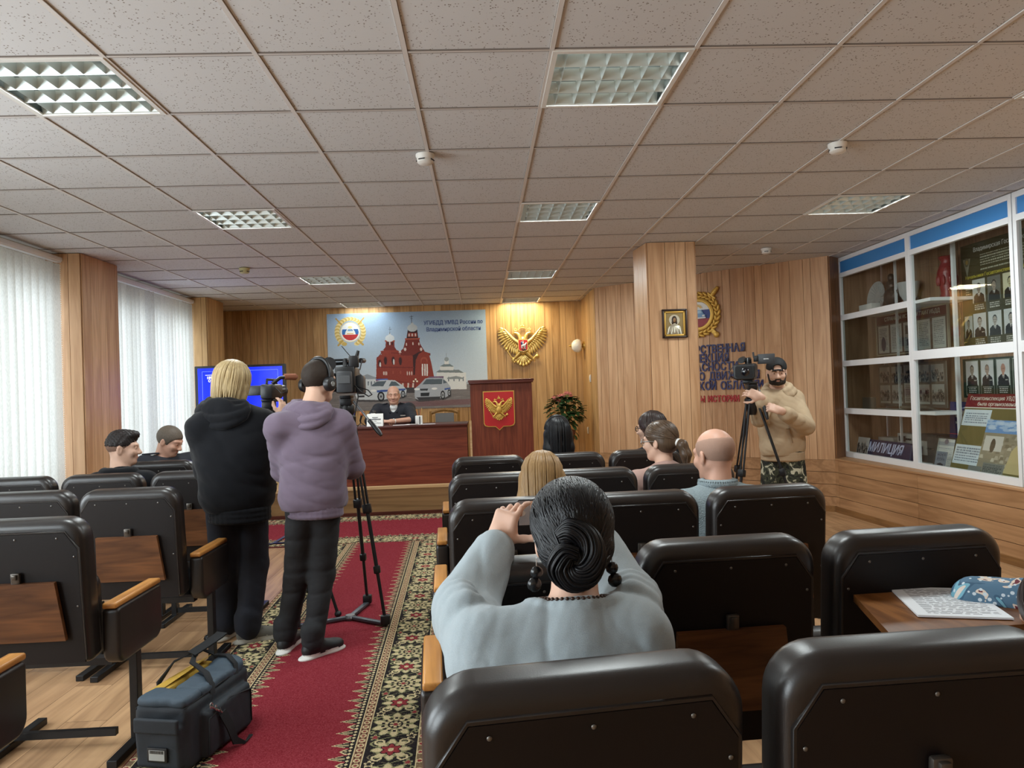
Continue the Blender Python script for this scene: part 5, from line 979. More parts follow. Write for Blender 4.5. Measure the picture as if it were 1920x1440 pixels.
# --- blue folder, certificate, leaflet
w, h = 0.34, 0.36; P = Paint(w, h, 0.006, (42, 48, 96)); P.rect(0, 0.055, w, 0.062, (190, 60, 70)); P.rect(0.12, 0.30, 0.22, 0.304, (160, 164, 190)); P.ell(0.22, 0.305, 0.03, 0.008, (190, 194, 214)); X = wall_frame(4.44, 6.76, 0.865, 3)
t = sheet('blue_folder', 'navy blue folder standing behind the tilted poster', 'folder', P, X, w, h)
for txt, zz, wd in (('На пути жизни', 0.225, 0.17), ('и', 0.195, 0.02), ('безопасности', 0.165, 0.16)): lettering(txt, 0.034, X @ Matrix.Translation((0.17, zz, 0.003)), M_text, t, depth=0.0005, fit=wd)
tag(MB().box((4.46, 6.58, 0.742), (0.10, 0.34, 0.235), 0.004).build('book_stack', mat('cream_pages', (180, 168, 146), 0.7), None, 30), 'block of cream coloured books carrying the navy folder', 'books')
w, h = 0.27, 0.27; P = Paint(w, h, 0.0045, (214, 216, 210)); P.rect(0.02, 0.20, 0.25, 0.235, (176, 180, 184)); P.ell(0.135, 0.235, 0.03, 0.025, (150, 140, 150)); lines(P, 0.03, 0.03, 0.24, 0.18, 9, (170, 174, 178), 21, 0.4); X = wall_frame(4.30, 6.80, 0.622, 12)
t = sheet('framed_certificate', 'framed certificate with a crest standing left of the tilted poster', 'certificate', P, X, w, h); mb = MB(X)
for s in (0, w): mb.box((s, h/2, 0), (0.014, h, 0.016))
for s in (0, h): mb.box((w/2, s, 0), (w, 0.014, 0.016))
mb.build('frame', mat('dark_slim_frame', (60, 54, 50), 0.5), t, 0)
w, h = 0.16, 0.16; P = Paint(w, h, 0.005, (120, 128, 138)); lines(P, 0.02, 0.07, 0.14, 0.15, 6, (70, 76, 90), 22, 0.5); P.ell(0.08, 0.035, 0.045, 0.018, (50, 52, 60)); sheet('leaflet', 'small grey leaflet leaning at the foot of the tilted poster', 'leaflet', P, wall_frame(4.17, 6.60, 0.622, 14), w, h)
# --- third case: a strip of its own board shows at the picture's edge
w, h = 1.25, 0.96; P = Paint(w, h, 0.008, (70, 66, 40)); 
for q in range(5):
    portrait(P, 0.03+0.24*q, 0.41, 0.19, 0.24, (180, 180, 176), (44, 44, 42), (150, 140, 128), (44, 40, 36), q+80); portrait(P, 0.03+0.24*q, 0.08, 0.19, 0.24, (186, 186, 182), (44, 44, 42), (156, 146, 134), (44, 40, 36), q+90)
sheet('portrait_board', 'second olive portrait board in the case cut off by the picture edge', 'board', P, wall_frame(4.54, 5.34, 1.715), w, h)
# ================================================================== figures: smooth bodies and clothes grown from joints
def V3(*a): return np.array(a, float)
def unit(v): v = np.asarray(v, float); return v/np.linalg.norm(v)
class Field:
    """a distance field blended from tapered limbs and ellipsoids, turned into one continuous mesh"""
    def __init__(s): s.P = []
    def cap(s, a, b, ra, rb, k=0.02, tag=0, op=1): s.P.append(('c', np.asarray(a, float), np.asarray(b, float), ra, rb, k, tag, op)); return s
    def chain(s, pts, rs, k=0.015, tag=0, op=1):
        for i in range(len(pts)-1): s.cap(pts[i], pts[i+1], rs[i], rs[i+1], k, tag, op)
        return s
    def ell(s, c, r, R=None, k=0.02, tag=0, op=1): s.P.append(('e', np.asarray(c, float), np.asarray(r, float), np.eye(3) if R is None else np.asarray(R, float), None, k, tag, op)); return s
    def box(s, c, hh, R=None, rd=0.01, k=0.01, tag=0, op=1): s.P.append(('b', np.asarray(c, float), np.asarray(hh, float), np.eye(3) if R is None else np.asarray(R, float), rd, k, tag, op)); return s
    def bounds(s, p):
        if p[0] == 'c': m = max(p[3], p[4]); return np.minimum(p[1], p[2])-m, np.maximum(p[1], p[2])+m
        e = np.abs(p[3]) @ p[2] if p[0] == 'b' else np.sqrt((p[3]**2) @ (p[2]**2)); return p[1]-e, p[1]+e
    def mesh(s, name, h, mats, parent, noise=None, smooth=True):
        B = [s.bounds(p) for p in s.P if p[7] > 0]; lo = np.min([b[0] for b in B], 0)-0.03; hi = np.max([b[1] for b in B], 0)+0.03
        n = np.ceil((hi-lo)/h).astype(int)+1; D = np.full(n, 0.5, np.float32); T = np.zeros(n, np.int8); ax = [(lo[i]+h*np.arange(n[i])).astype(np.float32) for i in range(3)]
        for p in s.P:
            a, b = s.bounds(p); m = p[5]+2.5*h; i0 = np.maximum(np.floor((a-m-lo)/h).astype(int), 0); i1 = np.minimum(np.ceil((b+m-lo)/h).astype(int)+1, n)
            if (i1 <= i0).any(): continue
            sl = tuple(slice(i0[q], i1[q]) for q in range(3)); g = np.stack(np.meshgrid(*[ax[q][sl[q]] for q in range(3)], indexing='ij'), -1)
            if p[0] == 'c':
                ab = (p[2]-p[1]); L2 = float(ab @ ab)+1e-12; q = g-p[1].astype(np.float32); t = np.clip(q @ ab.astype(np.float32)/L2, 0, 1); d = np.linalg.norm(q-t[..., None]*ab.astype(np.float32), axis=-1)-(p[3]+(p[4]-p[3])*t)
            elif p[0] == 'e':
                q = (g-p[1].astype(np.float32)) @ p[3].astype(np.float32); k0 = np.linalg.norm(q/p[2].astype(np.float32), axis=-1); k1 = np.linalg.norm(q/(p[2]**2).astype(np.float32), axis=-1)+1e-9; d = k0*(k0-1)/k1
            else:
                q = np.abs((g-p[1].astype(np.float32)) @ p[3].astype(np.float32))-(p[2]-p[4]).astype(np.float32); d = np.linalg.norm(np.maximum(q, 0), axis=-1)+np.minimum(q.max(-1), 0)-p[4]
            o = D[sl]; k = max(p[5], 1e-5)
            if p[7] > 0:
                T[sl] = np.where(d < o, p[6], T[sl]); hh = np.maximum(k-np.abs(o-d), 0)/k; D[sl] = np.minimum(o, d)-hh*hh*k*0.25
            else:
                hh = np.maximum(k-np.abs(o+d), 0)/k; D[sl] = np.maximum(o, -d)+hh*hh*k*0.25
        if noise is not None:
            m = np.abs(D) < 0.06; ii = np.nonzero(m); D[m] += noise(np.stack([ax[q][ii[q]] for q in range(3)], 1)).astype(np.float32)
        for sl in ((0,), (-1,)):
            D[sl[0], :, :] = np.maximum(D[sl[0], :, :], 0.01); D[:, sl[0], :] = np.maximum(D[:, sl[0], :], 0.01); D[:, :, sl[0]] = np.maximum(D[:, :, sl[0]], 0.01)
        S = D < 0; c = np.zeros(tuple(n-1), np.int8)
        for dx in (0, 1):
            for dy in (0, 1):
                for dz in (0, 1): c += S[dx:n[0]-1+dx, dy:n[1]-1+dy, dz:n[2]-1+dz]
        ci = np.nonzero((c > 0) & (c < 8)); N = len(ci[0]); idx = np.full(tuple(n-1), -1, np.int32); idx[ci] = np.arange(N)
        cor = [(dx, dy, dz) for dx in (0, 1) for dy in (0, 1) for dz in (0, 1)]; val = [D[ci[0]+a, ci[1]+b, ci[2]+e] for a, b, e in cor]
        acc = np.zeros((N, 3)); cnt = np.zeros(N)
        for i in range(8):
            for j in range(i+1, 8):
                df = np.array(cor[j])-np.array(cor[i])
                if np.abs(df).sum() != 1: continue
                m = (val[i] < 0) != (val[j] < 0); t = val[i][m]/(val[i][m]-val[j][m]); acc[m] += np.array(cor[i])+t[:, None]*df; cnt[m] += 1
        v = lo+h*(np.stack(ci, 1)+acc/cnt[:, None]); F = []
        for a in range(3):
            b, e = (a+1) % 3, (a+2) % 3; s0 = [slice(None)]*3; s1 = [slice(None)]*3; s0[a] = slice(0, -1); s1[a] = slice(1, None)
            for q in (b, e): s0[q] = slice(1, -1); s1[q] = slice(1, -1)
            A, Bb = S[tuple(s0)], S[tuple(s1)]; w = np.nonzero(A != Bb); flip = A[w]
            g = [w[0].copy(), w[1].copy(), w[2].copy()]
            def cell(ob, oe): k = [g[0], g[1], g[2]]; k[b] = k[b]+ob; k[e] = k[e]+oe; return idx[k[0], k[1], k[2]]
            q = np.stack([cell(0, 0), cell(1, 0), cell(1, 1), cell(0, 1)], 1); q[~flip] = q[~flip][:, ::-1]; F.append(q)
        f = np.concatenate(F); me = bpy.data.meshes.new(name); me.vertices.add(N); me.vertices.foreach_set('co', v.astype(np.float32).ravel()); me.loops.add(f.size); me.loops.foreach_set('vertex_index', f.astype(np.int32).ravel())
        me.polygons.add(len(f)); me.polygons.foreach_set('loop_start', np.arange(0, f.size, 4, dtype=np.int32)); mats = mats if isinstance(mats, (list, tuple)) else [mats]
        for m in mats: me.materials.append(m)
        if len(mats) > 1: tg = T[ci][f[:, 0]]; me.polygons.foreach_set('material_index', np.clip(tg, 0, len(mats)-1).astype(np.int32))
        me.update(calc_edges=True); me.shade_smooth(); return link_mesh(name, me, parent)
def cloth_noise(amp, scale=1.0, seed=0, stretch=(1, 1, 1)):
    r = np.random.default_rng(seed); W_ = [(r.normal(0, 1, 3)*np.array(stretch)*sc*scale, r.uniform(0, 6.28), w) for sc, w in ((14, 1.0), (24, 0.8), (40, 0.5), (66, 0.25), (105, 0.10))]
    def f(p):
        o = np.zeros(len(p)); u = np.zeros(len(p))
        for k, ph, w in W_: a = p @ k+ph+1.3*u; u = np.sin(a); o += w*(1-1.6*np.abs(np.sin(a*0.5))**0.8)
        return amp*o/2.2
    return f
def euler_R(yaw, pitch=0.0, roll=0.0):
    """columns right, forward, up; yaw turns left, pitch looks up, roll tips the right ear down"""
    return np.array(Matrix.Rotation(yaw, 3, 'Z') @ Matrix.Rotation(pitch, 3, 'X') @ Matrix.Rotation(roll, 3, 'Y'))
def head_field(F, o, R, s=1.0, fem=False, beard=0):
    T = lambda x, y, z: o+R @ (np.array((x, y, z))*s)
    E = lambda c, r, k=0.02, tag=0, op=1, Q=None: F.ell(T(*c), np.array(r)*s, R if Q is None else R @ Q, k, tag, op)
    C = lambda a, b, ra, rb, k=0.012, tag=0, op=1: F.cap(T(*a), T(*b), ra*s, rb*s, k, tag, op)
    E((0, -0.014, 0.030), (0.076, 0.096, 0.086)); E((0, 0.030, -0.035), (0.057, 0.062, 0.080), 0.03); j = 0.92 if fem else 1.0
    E((0, 0.066, -0.094), (0.022*j, 0.020, 0.018), 0.025)
    for q in (-1, 1):
        C((q*0.056*j, -0.012, -0.045), (q*0.024*j, 0.056, -0.092), 0.020, 0.018, 0.025); C((q*0.046, 0.070, 0.024), (q*0.010, 0.084, 0.020), 0.011, 0.010, 0.02)
        E((q*0.041, 0.062, -0.028), (0.024, 0.022, 0.022), 0.025); E((q*0.031, 0.098, 0.004), (0.017, 0.016, 0.011), 0.014, 0, -1)
        E((q*0.031, 0.0775, 0.003), (0.0165, 0.012, 0.0115), 0.003); E((q*0.0785, -0.012, -0.012), (0.010, 0.020, 0.033), 0.006, 0, 1, np.array(Matrix.Rotation(q*0.35, 3, 'Z')))
        E((q*0.088, -0.006, -0.010), (0.006, 0.010, 0.018), 0.006, 0, -1); E((q*0.012, 0.098, -0.034), (0.0095, 0.010, 0.008), 0.008)
    C((0, 0.083, 0.012), (0, 0.108, -0.030), 0.009, 0.0125, 0.012); C((-0.017, 0.085, -0.0605), (0.017, 0.085, -0.0605), 0.0050, 0.0050, 0.006, 1); E((0, 0.089, -0.060), (0.013, 0.008, 0.0045), 0.005, 1); C((-0.012, 0.086, -0.069), (0.012, 0.086, -0.069), 0.0060, 0.0060, 0.006, 1)
    E((0, 0.102, -0.0645), (0.017, 0.007, 0.0014), 0.003, 1, -1)
def hand_field(F, wr, d, n, side, curl=(0.35, 0.4, 0.45, 0.5), spread=0.10, thumb=(0.75, 0.55, -0.35), thumb_curl=0.3, s=1.0, tag=0):
    """d: along the hand, n: out of the back of the hand, side: -1 left hand, +1 right hand; thumb = weights along d, towards the thumb side, along n"""
    d = unit(d); n = unit(n-np.dot(n, d)*d); w = np.cross(d, n)*(-side)                      # w points to the thumb side
    R = np.stack([w, d, n], 1); F.cap(wr-d*0.015, wr+d*0.02, 0.027*s, 0.028*s, 0.02, tag); F.box(wr+d*0.055*s, np.array((0.040, 0.044, 0.0135))*s, R, 0.012*s, 0.02, tag)
    F.ell(wr+d*0.035*s+w*0.026*s-n*0.010*s, np.array((0.020, 0.032, 0.015))*s, R, 0.015, tag)
    for i, (off, Ln) in enumerate(((0.030, 0.074), (0.0105, 0.083), (-0.0095, 0.077), (-0.0285, 0.060))):
        p = wr+(d*0.092-d*0.006*abs(i-1))*s+w*off*s; A = 0.0; r = [0.0092, 0.0086, 0.0078, 0.0066]
        for q, fr in enumerate((0.46, 0.30, 0.24)):
            A += curl[i]*(0.7, 1.25, 0.9)[q]; dd = unit(d*math.cos(A)-n*math.sin(A)+w*(off/0.03)*spread)
            e = p+dd*Ln*fr*s; F.cap(p, e, r[q]*s*(0.92 if i == 3 else 1), r[q+1]*s*(0.92 if i == 3 else 1), 0.004, tag); p = e
    p = wr+d*0.022*s+w*0.030*s-n*0.006*s; dd = unit(d*thumb[0]+w*thumb[1]+n*thumb[2])
    for q, Ln in enumerate((0.042, 0.034, 0.027)):
        e = p+dd*Ln*s; F.cap(p, e, (0.0135, 0.0112, 0.0102)[q]*s, (0.0112, 0.0102, 0.0082)[q]*s, 0.008, tag); p = e; dd = unit(dd+d*thumb_curl*0.8-w*thumb_curl)
def torso_field(F, J, g=0.0, w=1.0, tag=0, hips=True, sh=True, belly=0.0):
    up = unit(J['che']-J['pel']); right = unit(J['sh'][1]-J['sh'][0]); fwd = unit(np.cross(up, right)); right = np.cross(fwd, up); R = np.stack([right, fwd, up], 1); P, C = J['pel'], J['che']
    if hips: F.ell(P, ((0.158*w+g), (0.115+g), (0.12+g)), R, 0.05, tag)
    F.ell(P*0.5+C*0.5+fwd*belly*0.3, (0.142*w+g, 0.104+g+belly, 0.17+g), R, 0.06, tag); F.ell(C, (0.160*w+g, 0.116+g, 0.185+g), R, 0.06, tag)
    if sh:
        for q in (0, 1): a = J['nck']-up*0.075; F.cap(a, J['sh'][q], 0.068+g, 0.056+g, 0.05, tag); F.cap(J['nck']-up*0.01, J['sh'][q]*0.6+J['nck']*0.4-up*0.02, 0.042+g*0.8, 0.046+g*0.8, 0.04, tag)
    return R
def arms_field(F, J, g=0.0, tag=0, upto=1.0, which=(0, 1), fat=1.0):
    for q in which:
        S, E, Wr = J['sh'][q], J['el'][q], J['wr'][q]; F.cap(S, E, 0.053*fat+g, 0.041*fat+g, 0.03, tag)
        if upto > 0: F.cap(E, E+(Wr-E)*upto, 0.042*fat+g, (0.042+(0.029-0.042)*upto)*fat+g, 0.02, tag)
def legs_field(F, J, g=0.0, tag=0, flare=0.0):
    for q in (0, 1):
        F.cap(J['hip'][q], J['kn'][q], 0.079+g, 0.058+g+flare, 0.04, tag); F.cap(J['kn'][q], J['an'][q], 0.056+g+flare, 0.038+g+flare, 0.02, tag)
def shoe(parent, an, yaw, m_up, m_sole, L=0.30, name='shoe'):
    d = V3(-math.sin(yaw), math.cos(yaw), 0); rt = V3(d[1], -d[0], 0); z0 = an[2]-0.085; b = V3(an[0], an[1], z0); R = np.stack([rt, d, V3(0, 0, 1)], 1); F = Field()
    F.box(b+d*0.045+V3(0, 0, 0.014), (0.036, 0.10, 0.0135), R, 0.012, 0.02, 1); F.ell(b+d*(L/2-0.025)+V3(0, 0, 0.015), (0.047, 0.085, 0.0155), R, 0.012, 1); F.ell(b-d*0.045+V3(0, 0, 0.015), (0.041, 0.052, 0.0155), R, 0.012, 1)
    F.cap(b-d*0.035+V3(0, 0, 0.055), b+d*0.12+V3(0, 0, 0.042), 0.037, 0.034, 0.012, 0); F.cap(b-d*0.02+V3(0, 0, 0.08), b+d*0.02+V3(0, 0, 0.085), 0.040, 0.040, 0.015, 0); F.ell(b+d*0.128+V3(0, 0, 0.045), (0.043, 0.068, 0.034), R, 0.02, 0); F.ell(b+d*0.03+V3(0, 0, 0.055), (0.042, 0.09, 0.045), R, 0.02, 0)
    o = F.mesh(name, 0.006, [m_up, m_sole], parent)
    mb = MB()
    for q in range(4): c = b+d*(0.055+0.022*q)+V3(0, 0, 0.083-0.006*q); mb.tube([c-rt*0.024-V3(0, 0, 0.008), c+V3(0, 0, 0.003), c+rt*0.024-V3(0, 0, 0.008)], 0.0032, 5)
    mb.build('shoelace', m_sole, o, 60); return o
def strands(parent, name, m, paths, r0=0.004, n=5):
    mb = MB()
    for P in paths:
        k = len(P); mb.tube(P, [r0*(0.5+0.9*math.sin(math.pi*(0.12+0.83*i/(k-1)))) for i in range(k)], n)
    return mb.build(name, m, parent, 80)
def hair_mat(name, dark, light, rough=0.38, scale=(60, 60, 6)):
    m = mat(name, dark, rough, spec=0.3, vary=(1.0, 0.0)); nt = m.node_tree; mx = [n for n in nt.nodes if n.type == 'MIX'][0]; mp = [n for n in nt.nodes if n.type == 'MAPPING'][0]
    mp.inputs['Scale'].default_value = scale; mx.inputs['A'].default_value = srgb(*dark); mx.inputs['B'].default_value = srgb(*light); return m
SKIN = mat('skin', (206, 158, 132), 0.5, spec=0.35, vary=(25, 0.10), bump=(400, 0.12, 0.001)); SKINP = mat('skin_pale', (208, 168, 146), 0.5, spec=0.35, vary=(25, 0.08), bump=(400, 0.12, 0.001)); SKINR = mat('skin_ruddy', (196, 150, 128), 0.48, spec=0.38, vary=(22, 0.12), bump=(400, 0.12, 0.001))
LIPS = mat('lips', (190, 134, 118), 0.5); EYEW = mat('eye_white', (186, 178, 170), 0.35); IRIS = mat('iris_dark', (44, 38, 34), 0.15)
def eyes(parent, o, R, s=1.0, gaze=(0, 1, 0)):
    for q in (-1, 1):
        c = o+R @ (np.array((q*0.031, 0.0765, 0.003))*s); X = Matrix.Translation(c); e = MB(X).ell((0, 0, 0), (0.0118*s,)*3, 12).build('eye', EYEW, parent, 80)
        g = R @ unit(np.array(gaze)); MB(Matrix.Translation(c+g*0.0085*s)).ell((0, 0, 0), (0.0056*s,)*3, 10).build('iris', IRIS, e, 80)
def standing(x, y, yaw, hz, w=0.185, lean=0.0):
    """joint positions of a standing figure whose head centre is at height hz"""
    f = V3(-math.sin(yaw), math.cos(yaw), 0); r = V3(f[1], -f[0], 0); k = hz/1.60; c = V3(x, y, 0); z = lambda h, s=0, o=0: c+r*s+f*(o+lean*max(h-0.9, 0))+V3(0, 0, h*k)
    return dict(pel=z(0.93), che=z(1.23, 0, -0.01), nck=z(1.425, 0, -0.015), head=z(1.60, 0, 0.03), sh=[z(1.36, -w), z(1.36, w)], el=[z(1.09, -w-0.06, 0.02), z(1.09, w+0.06, 0.02)], wr=[z(0.98, -w-0.03, 0.22), z(0.98, w+0.03, 0.22)],
                hip=[z(0.87, -0.08), z(0.87, 0.08)], kn=[z(0.49, -0.10, 0.02), z(0.49, 0.10, 0.02)], an=[z(0.085/k, -0.10, -0.02), z(0.085/k, 0.10, -0.02)], f=f, r=r)
def seated(x, y, yaw, head, seat=0.44, w=0.175, side=0.0):
    """joint positions of a person sitting at (x, y) facing yaw with the head centre at the given point"""
    f = V3(-math.sin(yaw), math.cos(yaw), 0); r = V3(f[1], -f[0], 0); c = V3(x, y, seat); head = np.array(head, float); pel = c+V3(0, 0, 0.11); nck = head+V3(0, 0, -0.165)-f*0.045
    che = pel*0.40+(nck-V3(0, 0, 0.03))*0.60; sh = [nck-r*w-V3(0, 0, 0.075)+f*0.01, nck+r*w-V3(0, 0, 0.075)+f*0.01]; kn = [c-r*0.11+f*0.44+V3(0, 0, 0.08), c+r*0.11+f*0.44+V3(0, 0, 0.08)]
    return dict(pel=pel, che=che, nck=nck, head=head, sh=sh, el=[sh[0]-V3(0, 0, 0.25)-r*0.05+f*0.06, sh[1]-V3(0, 0, 0.25)+r*0.05+f*0.06], wr=[c-r*0.10+f*0.33+V3(0, 0, 0.20), c+r*0.10+f*0.33+V3(0, 0, 0.20)], hip=[c-r*0.09+V3(0, 0, 0.09), c+r*0.09+V3(0, 0, 0.09)], kn=kn, an=[k+f*0.02+V3(0, 0, -(k[2]-0.085)) for k in kn], f=f, r=r)
def body(t, J, R, skin, h=0.007, s=1.0, fem=False, hands=None, w=1.0):
    F = Field(); head_field(F, J['head'], R, s, fem); F.cap(J['head']+R @ V3(0, -0.022, -0.06), J['nck'], 0.050 if fem else 0.056, 0.056 if fem else 0.064, 0.03); torso_field(F, J, -0.006, w); arms_field(F, J, -0.002); legs_field(F, J, -0.012)
    for q in (0, 1):
        d = V3(*(J['an'][q]*0)); F.cap(J['an'][q]-V3(0, 0, 0.03), J['an'][q]+J['f']*0.05-V3(0, 0, 0.04), 0.026, 0.022, 0.02)
        hd = (hands or {}).get(q)
        if hd is None: hd = dict(d=unit(J['wr'][q]-J['el'][q]), n=V3(0, 0, 1))
        hand_field(F, J['wr'][q], side=-1 if q == 0 else 1, **hd)
    return F.mesh('body', h, [skin, LIPS], t)
def hair_cap(J, R, s=1.0, grow=0.010, front=0.075, low=-0.05, tag=0, F=None):
    """short hair over the skull: an ellipsoid shell with the face, ears and neck left free"""
    F = F or Field(); T = lambda x, y, z: J['head']+R @ (np.array((x, y, z))*s)
    F.ell(T(0, -0.014, 0.030), np.array((0.076+grow, 0.096+grow, 0.086+grow))*s, R, 0.01, tag)
    F.ell(T(0, 0.118, -0.020), np.array((0.13, 0.098, front))*s, R, 0.012, tag, -1); F.box(T(0, 0.02, low-0.10), np.array((0.2, 0.2, 0.10))*s, R, 0.0, 0.012, tag, -1)
    return F

def hem(parent, c, r, f, rx, ry, z0, z1, m, h=0.007):
    F = Field(); Rb = np.stack([r, f, V3(0, 0, 1)], 1)
    F.box(V3(c[0], c[1], (z0+z1)/2), (rx, ry, (z1-z0)/2), Rb, min(rx, ry)*0.0+0.02, 0.01); F.P.clear()
    pts = [V3(c[0], c[1], (z0+z1)/2)+r*(rx-0.02)*math.cos(a)+f*(ry-0.02)*math.sin(a) for a in np.linspace(0, 2*math.pi, 33)]
    for k in range(32):
        for zz in np.linspace(z0+0.014, z1-0.014, 3): F.cap(pts[k]+V3(0, 0, zz-(z0+z1)/2), pts[k+1]+V3(0, 0, zz-(z0+z1)/2), 0.018, 0.018, 0.006)
    o = F.mesh('ribbed_hem', h, m, parent); return o
def draped_hood(parent, J, m, s=1.0, seed=1, h=0.007, side=0.0):
    f, r = J['f'], J['r']; N0 = J['nck']; F = Field(); P_ = lambda x, y, z: N0+r*(x*s+side)+f*(y*s)+V3(0, 0, z*s)
    F.ell(P_(0, -0.075, -0.025), (0.112*s, 0.044*s, 0.085*s), np.stack([r, f, V3(0, 0, 1)], 1), 0.03)
    for w_, drop, back, rr_, am in ((0.100, 0.030, 0.070, 0.017, 2.4), (0.122, 0.068, 0.098, 0.019, 2.1), (0.138, 0.110, 0.116, 0.021, 1.9), (0.140, 0.150, 0.122, 0.017, 1.6)):
        F.chain([P_(w_*math.sin(a), 0.045-(back+0.045)*(0.5+0.5*math.cos(a)), 0.062-drop*(0.5+0.5*math.cos(a))-0.020*(0.5-0.5*math.cos(a))-0.012*math.sin(a)) for a in np.linspace(-am, am, 23)], [rr_*s]*23, 0.009)
    F.chain([P_(0.0, -0.118, -0.050), P_(0.012, -0.128, -0.092)], [0.010*s, 0.008*s], 0.008)
    return F.mesh('hood', h, m, parent, cloth_noise(0.006, 1.0, seed))
# ================================================================== the people
M_grey = mat('heather_grey_knit', (154, 165, 170), 0.9, spec=0.15, vary=(420, 0.16), bump=(700, 0.35, 0.002), sheen=0.2)
M_blackhair = hair_mat('black_hair', (9, 9, 11), (24, 24, 28), 0.40); M_nail = mat('dark_nail_polish', (50, 44, 60), 0.2)
M_trous = mat('dark_trousers', (26, 27, 32), 0.85, vary=(30, 0.2)); M_shoe = mat('black_shoe', (20, 20, 23), 0.55, bump=(200, 0.3, 0.002)); M_sole = mat('white_sole', (216, 214, 208), 0.5)
def ring_pts(c, R, rx, ry, z=0.0, n=20, a0=0, a1=360): return [c+R @ V3(rx*math.cos(math.radians(a0+(a1-a0)*k/n)), ry*math.sin(math.radians(a0+(a1-a0)*k/n)), z) for k in range(n+1)]
def lower(t, J, m, m_up, m_sole, toe=(0, 0), g=0.010, flare=0.012, seed=1, seat=True, h=0.009, kw=1.0):
    F = Field(); torso = V3(0, 0, 0); F.ell(J['pel']-V3(0, 0, 0.02), (0.143+g, 0.112+g, 0.115), np.stack([J['r'], J['f'], V3(0, 0, 1)], 1), 0.05); legs_field(F, J, g, 0, flare)
    for q in (0, 1): F.cap(J['an'][q]+V3(0, 0, 0.075)-J['f']*0.012, J['an'][q]+V3(0, 0, 0.03)-J['f']*0.012, 0.046+g+flare*0.9, 0.046+g+flare*0.9, 0.015)
    return_ = F.mesh('trousers', h, m, t, cloth_noise(0.005, 1.15, seed, (0.8, 0.8, 2.0)))
    y0 = math.atan2(-J['f'][0], J['f'][1])
    for q in (0, 1): shoe(t, J['an'][q], y0+toe[q], m_up, m_sole)

# ---- woman in grey photographing with her phone
t = thing('person', 'woman in a light grey sweater, black hair in a low bun, raising a phone', 'person', (0.165, 1.46, 0)); R = euler_R(math.radians(3), math.radians(-4))
J = seated(0.165, 1.465, 0, (0.198, 1.70, 1.118), w=0.165); J['nck'] = V3(0.188, 1.60, 0.972); J['che'] = V3(0.158, 1.555, 0.80); J['sh'] = [V3(-0.002, 1.575, 0.905), V3(0.305, 1.585, 0.905)]
J['el'] = [V3(-0.062, 1.80, 0.925), V3(0.340, 1.82, 0.925)]; J['wr'] = [V3(0.030, 1.985, 1.050), V3(0.295, 2.00, 1.058)]
hands = {0: dict(d=(0.34, 0.10, 0.93), n=(-0.45, -0.75, 0.25), curl=(0.42, 0.95, 1.1, 1.15), thumb=(0.35, 0.95, -0.25), thumb_curl=0.05, s=0.92), 1: dict(d=(-0.34, 0.10, 0.93), n=(0.45, -0.75, 0.25), curl=(0.45, 0.95, 1.1, 1.15), thumb=(0.35, 0.95, -0.25), thumb_curl=0.05, s=0.92)}
body(t, J, R, SKINP, 0.0045, 1.0, True, hands)
F = Field(); torso_field(F, J, 0.022, 1.02); arms_field(F, J, 0.018, 0, 0.86, fat=1.15)
for q in (0, 1): F.cap(J['el'][q], J['el'][q]*0.2+J['wr'][q]*0.8, 0.075, 0.052, 0.03); F.cap(J['sh'][q]-V3(0, 0.02, 0.03), J['el'][q], 0.078, 0.068, 0.04); F.cap(J['sh'][q], J['sh'][q]+V3((-1, 1)[q]*0.005, -0.02, -0.28), 0.062, 0.070, 0.06)
up = unit(J['che']-J['pel']); Rn = np.array(Matrix.Rotation(math.radians(-14), 3, 'X'))
F.ell(J['nck']+V3(0.0, 0.03, 0.06), (0.088, 0.085, 0.09), Rn, 0.01, 0, -1)
for k in range(24):
    a, b = ring_pts(J['nck']+V3(0, 0.03, 0.012), Rn, 0.100, 0.093, 0, 24)[k:k+2]; F.cap(a, b, 0.012, 0.012, 0.012)
for q, sx in ((0, -1), (1, 1)):
    for k in range(3):
        c = J['el'][q]*(0.93-0.17*k)+J['sh'][q]*(0.07+0.17*k) if k < 3 else J['el'][q]*0.75+J['wr'][q]*0.25
        F.chain([c+V3(sx*(0.064-0.003*k)*math.cos(a)-sx*0.01, -0.030-0.04*math.sin(a)*0.5, 0.070*math.sin(a)+0.010) for a in np.linspace(-0.9, 1.7, 8)], [0.004, 0.009, 0.012, 0.013, 0.012, 0.009, 0.006, 0.003], 0.030)
sw = F.mesh('sweater', 0.006, M_grey, t, cloth_noise(0.0085, 1.0, 4, (1, 1, 1)))
for q in (0, 1):
    Fc = Field(); d = unit(J['wr'][q]-J['el'][q]); Fc.cap(J['wr'][q]-d*0.075, J['wr'][q]-d*0.030, 0.047, 0.041, 0.01); Fc.mesh('sweater_cuff', 0.006, M_grey, sw)
lower(t, J, M_trous, M_shoe, M_shoe, seed=3)
HO = J['head']; H_ = lambda x, y, z: HO+R @ V3(x, y, z)
F = Field(); F.ell(H_(0, -0.012, 0.038), (0.094, 0.108, 0.098), R, 0.02); F.ell(H_(0, -0.050, -0.015), (0.084, 0.066, 0.070), R, 0.015); F.ell(H_(0, 0.115, -0.035), (0.13, 0.105, 0.085), R, 0.02, 0, -1)
F.ell(H_(0.0, -0.108, -0.048), (0.048, 0.030, 0.046), R, 0.02)
hr = F.mesh('hair', 0.005, M_blackhair, t)
paths = []; r = random.Random(5)
ELL3 = [((0, -0.012, 0.038), (0.094, 0.108, 0.098)), ((0, -0.050, -0.015), (0.084, 0.066, 0.070)), ((0.0, -0.108, -0.048), (0.048, 0.030, 0.046))]
def cap_dir(u, v): return V3(math.sin(u)*math.cos(v), -math.cos(u)*math.cos(v), math.sin(v))
